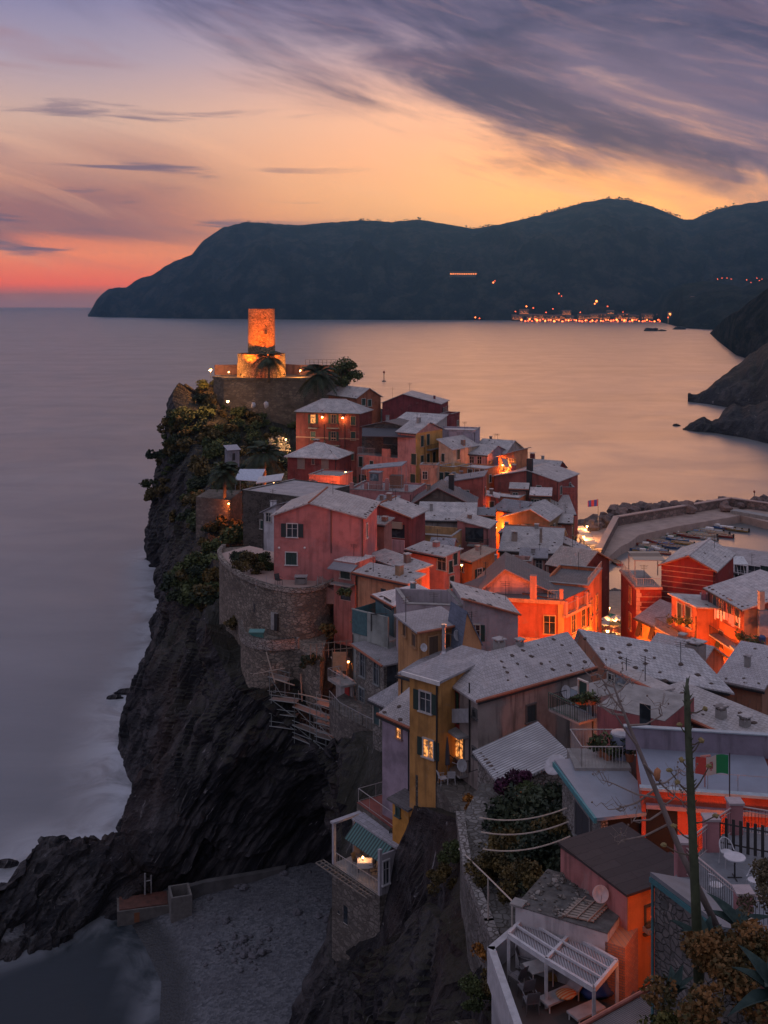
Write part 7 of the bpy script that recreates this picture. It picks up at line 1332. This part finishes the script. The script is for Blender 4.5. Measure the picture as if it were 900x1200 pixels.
def em(s0, s1, v0, v1): m.face([flagpt(s0, v1)+V((0, -.012, 0)), flagpt(s1, v1)+V((0, -.012, 0)), flagpt(s1, v0)+V((0, -.012, 0)), flagpt(s0, v0)+V((0, -.012, 0))])
em(.47, .52, .36, .66); em(.535, .585, .36, .66); em(.48, .575, .28, .34); em(.50, .555, .69, .74); m.build('emblem', paint((.35, .05, .06), .9), t1); m = MB(); em(.523, .533, .38, .64); m.build('emblem_bar', paint((.05, .06, .25), .9), t1)
# roof terrace over the hut: railing, barrel
t1 = thing('roof_platform', 'small railed roof platform with a grey water barrel above the stone hut', 'platform', P(712, 892, 55)); m = MB(); m.bb(-1.75, 1.0, -.8, 1.6, -.55, 0); m.build('slab', CONC, t1); MB().bb(-1.2, 3.2, .9, 1.5, -1.4, -.1).build('wall', CONC, t1); m = MB()
for a, b in (((-1.6, 1.5), (-1.4, -.7)), ((-1.4, -.7), (.6, -.7)), ((-1.6, 1.5), (.6, 1.5))):
    a, b = V((*a, 0)), V((*b, 0)); n = int((b-a).length/.16); [m.bar(a.lerp(b, k/n), a.lerp(b, k/n)+V((0, 0, 1.0)), .014, 4) for k in range(n+1)]; m.bar(a+V((0, 0, 1)), b+V((0, 0, 1)), .03, 5)
m.build('railing', RAILM, t1)
p = P(728, 880, 55.5); t1 = thing('water_barrel', 'blue grey water barrel on the railed roof platform', 'barrel', (p.x, p.y, P(712, 892, 55).z)); MB().lathe([(.5, 0), (.52, .5), (.5, 1.1), (.46, 1.16)], n=18).build('barrel', paint((.16, .19, .26), .5), t1); MB().lathe([(.53, 1.16), (.5, 1.24), (.1, 1.3)], n=18).build('lid', paint((.3, .31, .34), .5), t1)
for px, Y in ((705, 55.6), (712, 55.2), (738, 55)): potted((XW(px, Y), Y, P(712, 892, 55).z), 'dry potted plant on the railed roof platform', 1.3, 'pots on the roof platform')
o = MB().lathe([(.02, 0), (.5, .06), (.85, .2), (.83, .22), (.5, .1), (.02, .04)], n=22).build('dish_cover', paint((.46, .45, .47), .5), None, True, loc=P(653, 898, 56)); o.scale = (.75, .6, 1); o.rotation_euler = (R(50), R(-24), R(-30)); tag(o, 'pale upturned satellite dish beside the stone hut roof', 'satellite dish')
# ---------------------------------------------------------------- agaves and the near bush
AG = leafmat((.014, .03, .028), (.035, .058, .05), 2.5)
t1 = thing('agave_stalk', 'tall green agave flower stalk with short bare side branches', 'plant', P(819, 1150, 20)); base = t1.location; pts = [P(x, y, Y)-base for x, y, Y in ((819, 1150, 20), (815, 1050, 20), (810, 940, 20), (806, 850, 20), (805, 815, 20), (805, 794, 20))]; m = MB(); m.tube(pts, [.098, .085, .072, .06, .055, .01], 10)
for k in range(30): s = rnd.uniform(.25, .93)*5; i = min(4, int(s)); p = pts[i].lerp(pts[i+1], s-i); a = rnd.uniform(0, 6.3); m.tube([p, p+V((cos(a)*.11, sin(a)*.11, .12))], [.03, .004], 4)
m.build('stem', paint((.055, .07, .035), .7, 0, .5, 5), t1, True); m = MB(); bd = MB()
for px, py, ex, ey in ((807, 835, 822, 825), (806, 860, 797, 850), (808, 885, 822, 868), (808, 900, 796, 886), (809, 925, 793, 915), (810, 930, 828, 893), (811, 965, 835, 950), (811, 985, 790, 968), (812, 935, 786, 905), (810, 1003, 778, 990), (807, 872, 818, 862)):
    a = P(px, py, 20)-base; b = P(ex, ey, 20)-base; b.y += rnd.uniform(-.25, .1); m.tube([a, a.lerp(b, .5)+V((0, 0, -.04)), b], [.018, .013, .01], 5); MB().lump(b, (.055, .05, .04), px, 0, 8, 6, .35).build('seed_head', paint((.22, .17, .07), .9, 0, .4, 6), t1)
m.build('branch', bark((.09, .07, .05)), t1)
t1 = thing('dead_agave_stalk', 'dead grey flower stalk leaning with dry branching arms', 'plant', P(846, 1098, 22)); base = t1.location; pts = [P(x, y, Y)-base for x, y, Y in ((846, 1098, 22), (800, 1004, 22), (770, 930, 22.2), (745, 870, 22.4), (728, 828, 22.5), (718, 800, 22.6))]; m = MB(); m.tube(pts, [.075, .062, .052, .04, .03, .016], 9); m.build('stem', bark((.15, .12, .11)), t1, True); m = MB(); bd = MB()
def twig(a, b, r, dep):
    mid = a.lerp(b, .5)+V((rnd.uniform(-.04, .04), 0, -.08)); m.tube([a, mid, b], [r, r*.8, r*.5], 5)
    if dep:
        for k in range(3): c = b+V((rnd.uniform(-.28, .28), rnd.uniform(-.2, .2), rnd.uniform(-.02, .26))); twig(b, c, r*.5, dep-1)
    elif rnd.random() < .35: m.lump(b, (.022, .022, .02), int(b.x*100), 1, 6, 4, .3)
for px, py, ex, ey in ((778, 950, 742, 962), (772, 935, 718, 918), (765, 920, 796, 905), (755, 895, 800, 940), (745, 872, 718, 832), (738, 850, 776, 838), (728, 830, 708, 802), (722, 812, 738, 795), (785, 965, 728, 985), (768, 925, 722, 948), (775, 940, 790, 935), (720, 805, 700, 790), (731, 838, 702, 826)): twig(P(px, py, 22.2)-base, P(ex, ey, 22.2+rnd.uniform(-.4, .4))-base, .024, 2)
m.build('branch', [bark((.19, .15, .13)), paint((.16, .12, .1), .9)], t1)
o = MB().lump((0, 0, 0), (.07, .05, .13), 2, 0, 10, 8, .25).build('birdhouse', bark((.36, .15, .07)), None, True, loc=P(770, 907, 22.0)); tag(o, 'orange brown husk caught on the dead stalk', 'husk')
def agave(p, label, n, L, seed, spread=(0, 2*pi)):
    t1 = thing('agave_plant', label, 'plant', p); r = random.Random(seed)
    for k in range(n):
        a = spread[0]+(spread[1]-spread[0])*(k+r.uniform(-.2, .2))/n; el = r.uniform(.15, 1.1); l = L*r.uniform(.75, 1.1); m = MB(); prev = None
        for j in range(9):
            s = j/8; x = l*s*cos(el); z = l*(s*sin(el)-.25*s*s); w = .13*L*(.6+s*1.4 if s < .35 else 1.09*(1-s)/.65)+.004; c = V((x*cos(a), x*sin(a), z)); sd = V((-sin(a), cos(a), 0))*w; dn = V((0, 0, -.04*(1-s)-.002)); ring = [c-sd+V((0, 0, w*.35)), c+dn, c+sd+V((0, 0, w*.35)), c+dn*2.2]
            if prev: [m.face([prev[i], prev[(i+1) % 4], ring[(i+1) % 4], ring[i]]) for i in range(4)]
            prev = ring
        m.build('leaf', AG, t1)
agave(P(826, 1110, 21), 'large agave with broad blue green leaves at the foot of the green stalk', 11, .85, 3); agave(P(790, 1165, 23), 'small agave with dark spiky leaves left of the orange brown bush', 8, .7, 5); agave(P(866, 1085, 22.5), 'upright agave in front of the near pink pillar', 6, 1.0, 9, (0, pi)); agave(P(912, 1165, 15), 'agave leaf tips reaching in over the orange brown bush', 9, .9, 12)
rock(P(880, 1095, 21), (.16, .12, .26), 3, 'stone', plaster((.36, .27, .22)), 'upright pale pink stone beside the agaves')
nb = leaf_mesh('bush_leaves', leafmat((.045, .04, .015), (.19, .09, .03), 3.0), lumps_for(44, 26, (1.25, 1.1, .95), .34), 9000, .065, 45); o = put('flowering_bush', nb, None, P(872, 1195, 17.2), 0, None, 1.12); tag(o, 'orange brown flowering bush in the lower right corner', 'bush')
nb2 = leaf_mesh('bush_leaves', leafmat((.04, .05, .015), (.14, .12, .03), 3.0), lumps_for(47, 18, (1.0, .9, .6), .3), 5000, .075, 46); o = put('leafy_bush', nb2, None, P(812, 1235, 18.2), 0, None, .8); tag(o, 'yellow green leafy bush below the orange brown one', 'bush')
nb3 = leaf_mesh('bush_leaves', leafmat((.05, .045, .025), (.13, .1, .06), 3.0), lumps_for(48, 14, (.5, .5, 1.1), .26), 3200, .06, 47); o = put('thin_shrub', nb3, None, P(903, 1075, 19.5), 0, None, .85); tag(o, 'thin brownish shrub at the right frame edge beside the terrace', 'shrub')
for px, py, Y, l in ((570, 1125, 53, 'rusty orange shrub at the foot of the garden wall'), (552, 945, 70, 'small autumn orange shrub on the rock above the pipe railing')): o = put('shrub', leaf_mesh('shrub_leaves', LM4, lumps_for(px, 8, (1, .8, .7), .4), 900, .17, px), None, P(px, py, Y), 0, None, .75); tag(o, l, 'shrub')
for px, py, Y, s, v in ((585, 1165, 49, .8, 1), (560, 1175, 50, .7, 0), (598, 1195, 47, .6, 1), (520, 1040, 66, .8, 1), (530, 1010, 67, .7, 0)): bush(px, py, Y, s, v, 'low green scrub on the rocks below the garden wall', 'scrub below the garden wall')
# ---------------------------------------------------------------- palms, trees, cliff shrubs
palm('small palm silhouetted in front of the floodlit tower base', P(315, 443, 249.3), 4.4, 5.0, 34, 1); palm('large dark palm right of the watchtower terrace', P(373, 470, 240), 5.6, 6.4, 46, 2); palm('big palm with drooping fronds above the blue awning', P(310, 567, 192), 5.0, 5.4, 40, 3); palm('palm with a lit trunk on the cliff edge', P(263, 590, 170), 4.8, 3.6, 34, 4)
tree('round dark tree right of the watchtower against the sea', P(404, 462, 246), 7.5, 3.8, 5, LM1, 2600, .5); tree('bare pale tree lit by the white lamp', P(325, 540, 228), 5, 2.6, 8, leafmat((.2, .15, .1), (.36, .28, .2)), 700, .35); [tag(put('shrub', NEARB[v_], None, P(x_, y_, Y_), a_, None, s_), l_, 'shrub') for x_, y_, Y_, v_, a_, s_, l_ in ((290, 672, 126.5, 1, 0, 1.5, 'big yellowish green bush beside the pink house terrace'), (309, 668, 128, 0, 2, 1.2, 'darker bush between the yellowish one and the pink house'), (280, 662, 131, 2, 1, 1.0, 'dark bush at the far end of the curved terrace wall'))]
from mathutils.bvhtree import BVHTree
bvh = BVHTree.FromPolygons([v.co[:] for v in cl.data.vertices], [p.vertices[:] for p in cl.data.polygons])
def on_cliff(px, py): return bvh.ray_cast(V((0, 0, CAMH)), V(((px-PX0)/FOC, 1, -(py-HOR)/FOC)))[0]
k = 0
for n in range(1500):
    if k >= 250: break
    zone = rnd.random(); zb2 = n % 3 == 0; px, py = (rnd.uniform(232, 350), rnd.uniform(456, 585)) if zb2 else (rnd.uniform(170, 262), rnd.uniform(444, 620)) if zone < .72 else (rnd.uniform(205, 300), rnd.uniform(600, 720))
    q, nn, _, _ = bvh.ray_cast(V((0, 0, CAMH)), V(((px-PX0)/FOC, 1, -(py-HOR)/FOC)))
    if not q or q.z < 15+noise.noise(q*.06)*9: continue
    if not zb2 and noise.noise(q*.09) < -.02: continue
    s = rnd.choice((.7, .9, 1.1, 1.3, 1.5, 1.8)); o = put('shrub', BUSH[k % 5], None, q+(nn if nn.y < 0 else -nn)*.35*s-V((0, 0, .35*s)), rnd.uniform(0, 6), None, (s*rnd.uniform(.8, 1.2), s, s*rnd.uniform(.7, 1.2))); o.rotation_euler = (rnd.uniform(-.3, .3), rnd.uniform(-.4, .2), rnd.uniform(0, 6))
    tag(o, 'wild shrub growing on the cliff between the castle and the curved terrace wall', 'shrub', 'wild shrubs on the upper cliff'); k += 1
for px, py, Y, s in ((425, 735, 110, .7), (382, 745, 117.5, .9), (364, 780, 111, .8), (275, 735, 126, .8), (300, 780, 118, .7), (405, 700, 115, .6)): p = P(px, py, Y); o = put('shrub', BUSH[k % 5], None, p, rnd.uniform(0, 6), None, s); tag(o, 'small shrub rooted in the stone terrace walls', 'shrub', 'shrubs in the terrace walls'); k += 1
for px, py, Y, l in ((297, 475, 244, 'small white washed figure shaped shrine stone on the path, left one'), (312, 474, 243, 'pale white tarpaulin on the path, right one')): o = MB().lump((0, 0, 0), (.5, .4, .7), px, 0, 10, 8, .3).build('white_cover', paint((.4, .4, .44), .8), None, True, loc=P(px, py, Y)); tag(o, l.replace('small white washed figure shaped shrine stone', 'small white cover'), 'cover')
t1 = thing('garden_shed', 'small pale shed with a sloping roof among the cliff shrubs', 'shed', P(272, 538, 219), .5); t1.scale = (.75, .75, .75); MB().bb(-1.6, 1.6, -1.2, 1.2, -2, 2.6).build('wall', plaster((.22, .22, .25)), t1); m = MB(); m.slab([(-1.9, -1.5, 2.6), (1.9, -1.5, 2.6), (1.9, 1.5, 3.6), (-1.9, 1.5, 3.6)], .12); m.build('roof', paint((.3, .3, .34)), t1); MB().bb(-.4, .4, -1.26, -1.18, -.2, 1.7).build('door', DARKM, t1)
t1 = thing('stone_terrace_wall', 'old stone terrace wall beside the palm on the cliff edge', 'wall', P(250, 605, 174)); m = MB(); m.prism([(-2.4, -2), (3.2, -5), (4.0, 4), (-1.5, 5)], -6, 3.4); m.build('masonry', stone((.09, .08, .07), (.17, .15, .13), 1.6), t1)

# ---------------------------------------------------------------- clutter the photo shows on most roofs and walls, plus painted eave-shade strips
r5 = random.Random(5)
for h in HOUSES:
    Y = h.M.translation.y
    if Y < 60 or h.h < 4: continue
    if h.roof and r5.random() < .55 and Y > 84 and h not in H.values():
        x, y = r5.uniform(.15, .85)*h.W, r5.uniform(.35, .8)*h.D; z = h.zr(x, y); w = r5.uniform(.2, .32); m = MB(); m.bb(-w, w, -w, w, -.5, r5.uniform(.6, 1.1)); c = m.build('chimney', r5.choice((h.wall, CONC, plaster((.24, .15, .12)))), h.root, loc=(x+h.k*y, y, z)); zt = m.v[4][2]
        m = MB(); m.bb(-w-.07, w+.07, -w-.07, w+.07, zt, zt+.09); m.build('chimney_cap', h.rm, c)
    if r5.random() < .5:
        x, y = r5.uniform(.1, .9)*h.W, r5.uniform(.2, .8)*h.D; z = h.zr(x, y)+.1; hh = r5.uniform(1.3, 2.4); m = MB(); m.bar((x, y, z), (x, y, z+hh), .03, 4)
        for q, w in ((.95, .5), (.86, .42), (.76, .36)): m.bar((x-w, y, z+hh*q), (x+w, y, z+hh*q), .018, 4)
        m.build('antenna', DARKM, h.root)
    if h.roof:
        ov = .3; z0 = h.zr(h.W/2, 0); m = MB()
        if abs(h.zr(0, 0)-h.zr(h.W, 0)) < .02 and h.zr(h.W/2, 0) < h.h+.05: m.bb(-.3, h.W+.3, -.42, -.28, h.h-.22, h.h-.06); m.build('gutter', DARKM, h.root)  # no drain: dark strip standing in for the shade under the eaves
    if r5.random() < .55: x = r5.choice((.12, h.W-.12)); MB().bar((x, -.09, 0), (x, -.09, h.h-.15), .05, 5).build('drainpipe', DARKM, h.root)
    if Y > 84 and h not in H.values():
        for f in 'FRL':
            o_, u, n_2, a = h.face(f); nw = (h.M.to_3x3() @ n_2); pw = h.M @ o_
            L = h.W if f == 'F' else h.D
            if nw.dot(V((0, 0, CAMH))-pw) <= 0 or L < 2.6: continue
            for i in range(int(L/2.4)):
                for j in range(2):
                    if r5.random() > (.34 if f == 'F' else .5): continue
                    p = o_+u*(1.2+i*2.4+r5.uniform(-.3, .3)); p.z = h.h-1.7-j*2.9
                    if p.z < 1 or any(g == f and (p-q).length < 2.1 for g, q in getattr(h, 'wl', [])) or (p-o_).dot(u) > L-.8: continue
                    wp = h.M @ p; h.win(f, PX0+wp.x*FOC/wp.y, HOR+(CAMH-wp.z)*FOC/wp.y, r5.uniform(.7, .9), r5.uniform(1.1, 1.5), r5.choice('cccdonO' if r5.random() < .35 else 'ccdno'))

for a, b, l in (((596, 566, 196), (668, 560, 205), 'thin cable sagging between the dusty red houses'), ((690, 800, 78), (900, 768, 100), 'thin cable across the pale roofs to the street'), ((548, 905, 74), (640, 868, 72), 'thin cable from the stained grey house to the lean-to'), ((420, 640, 130), (520, 610, 160), 'thin cable between the pink gable house and the loggia houses')):
    a, b = P(*a), P(*b); m = MB(); pr = V((0, 0, 0))
    for j in range(1, 13): q = (b-a)*(j/12)+V((0, 0, -.06*(b-a).length*(j/12)*(1-j/12)*4*.5)); m.bar(pr, q, .025, 4); pr = q
    tag(m.build('cable', DARKM, None, loc=a), l, 'cable')
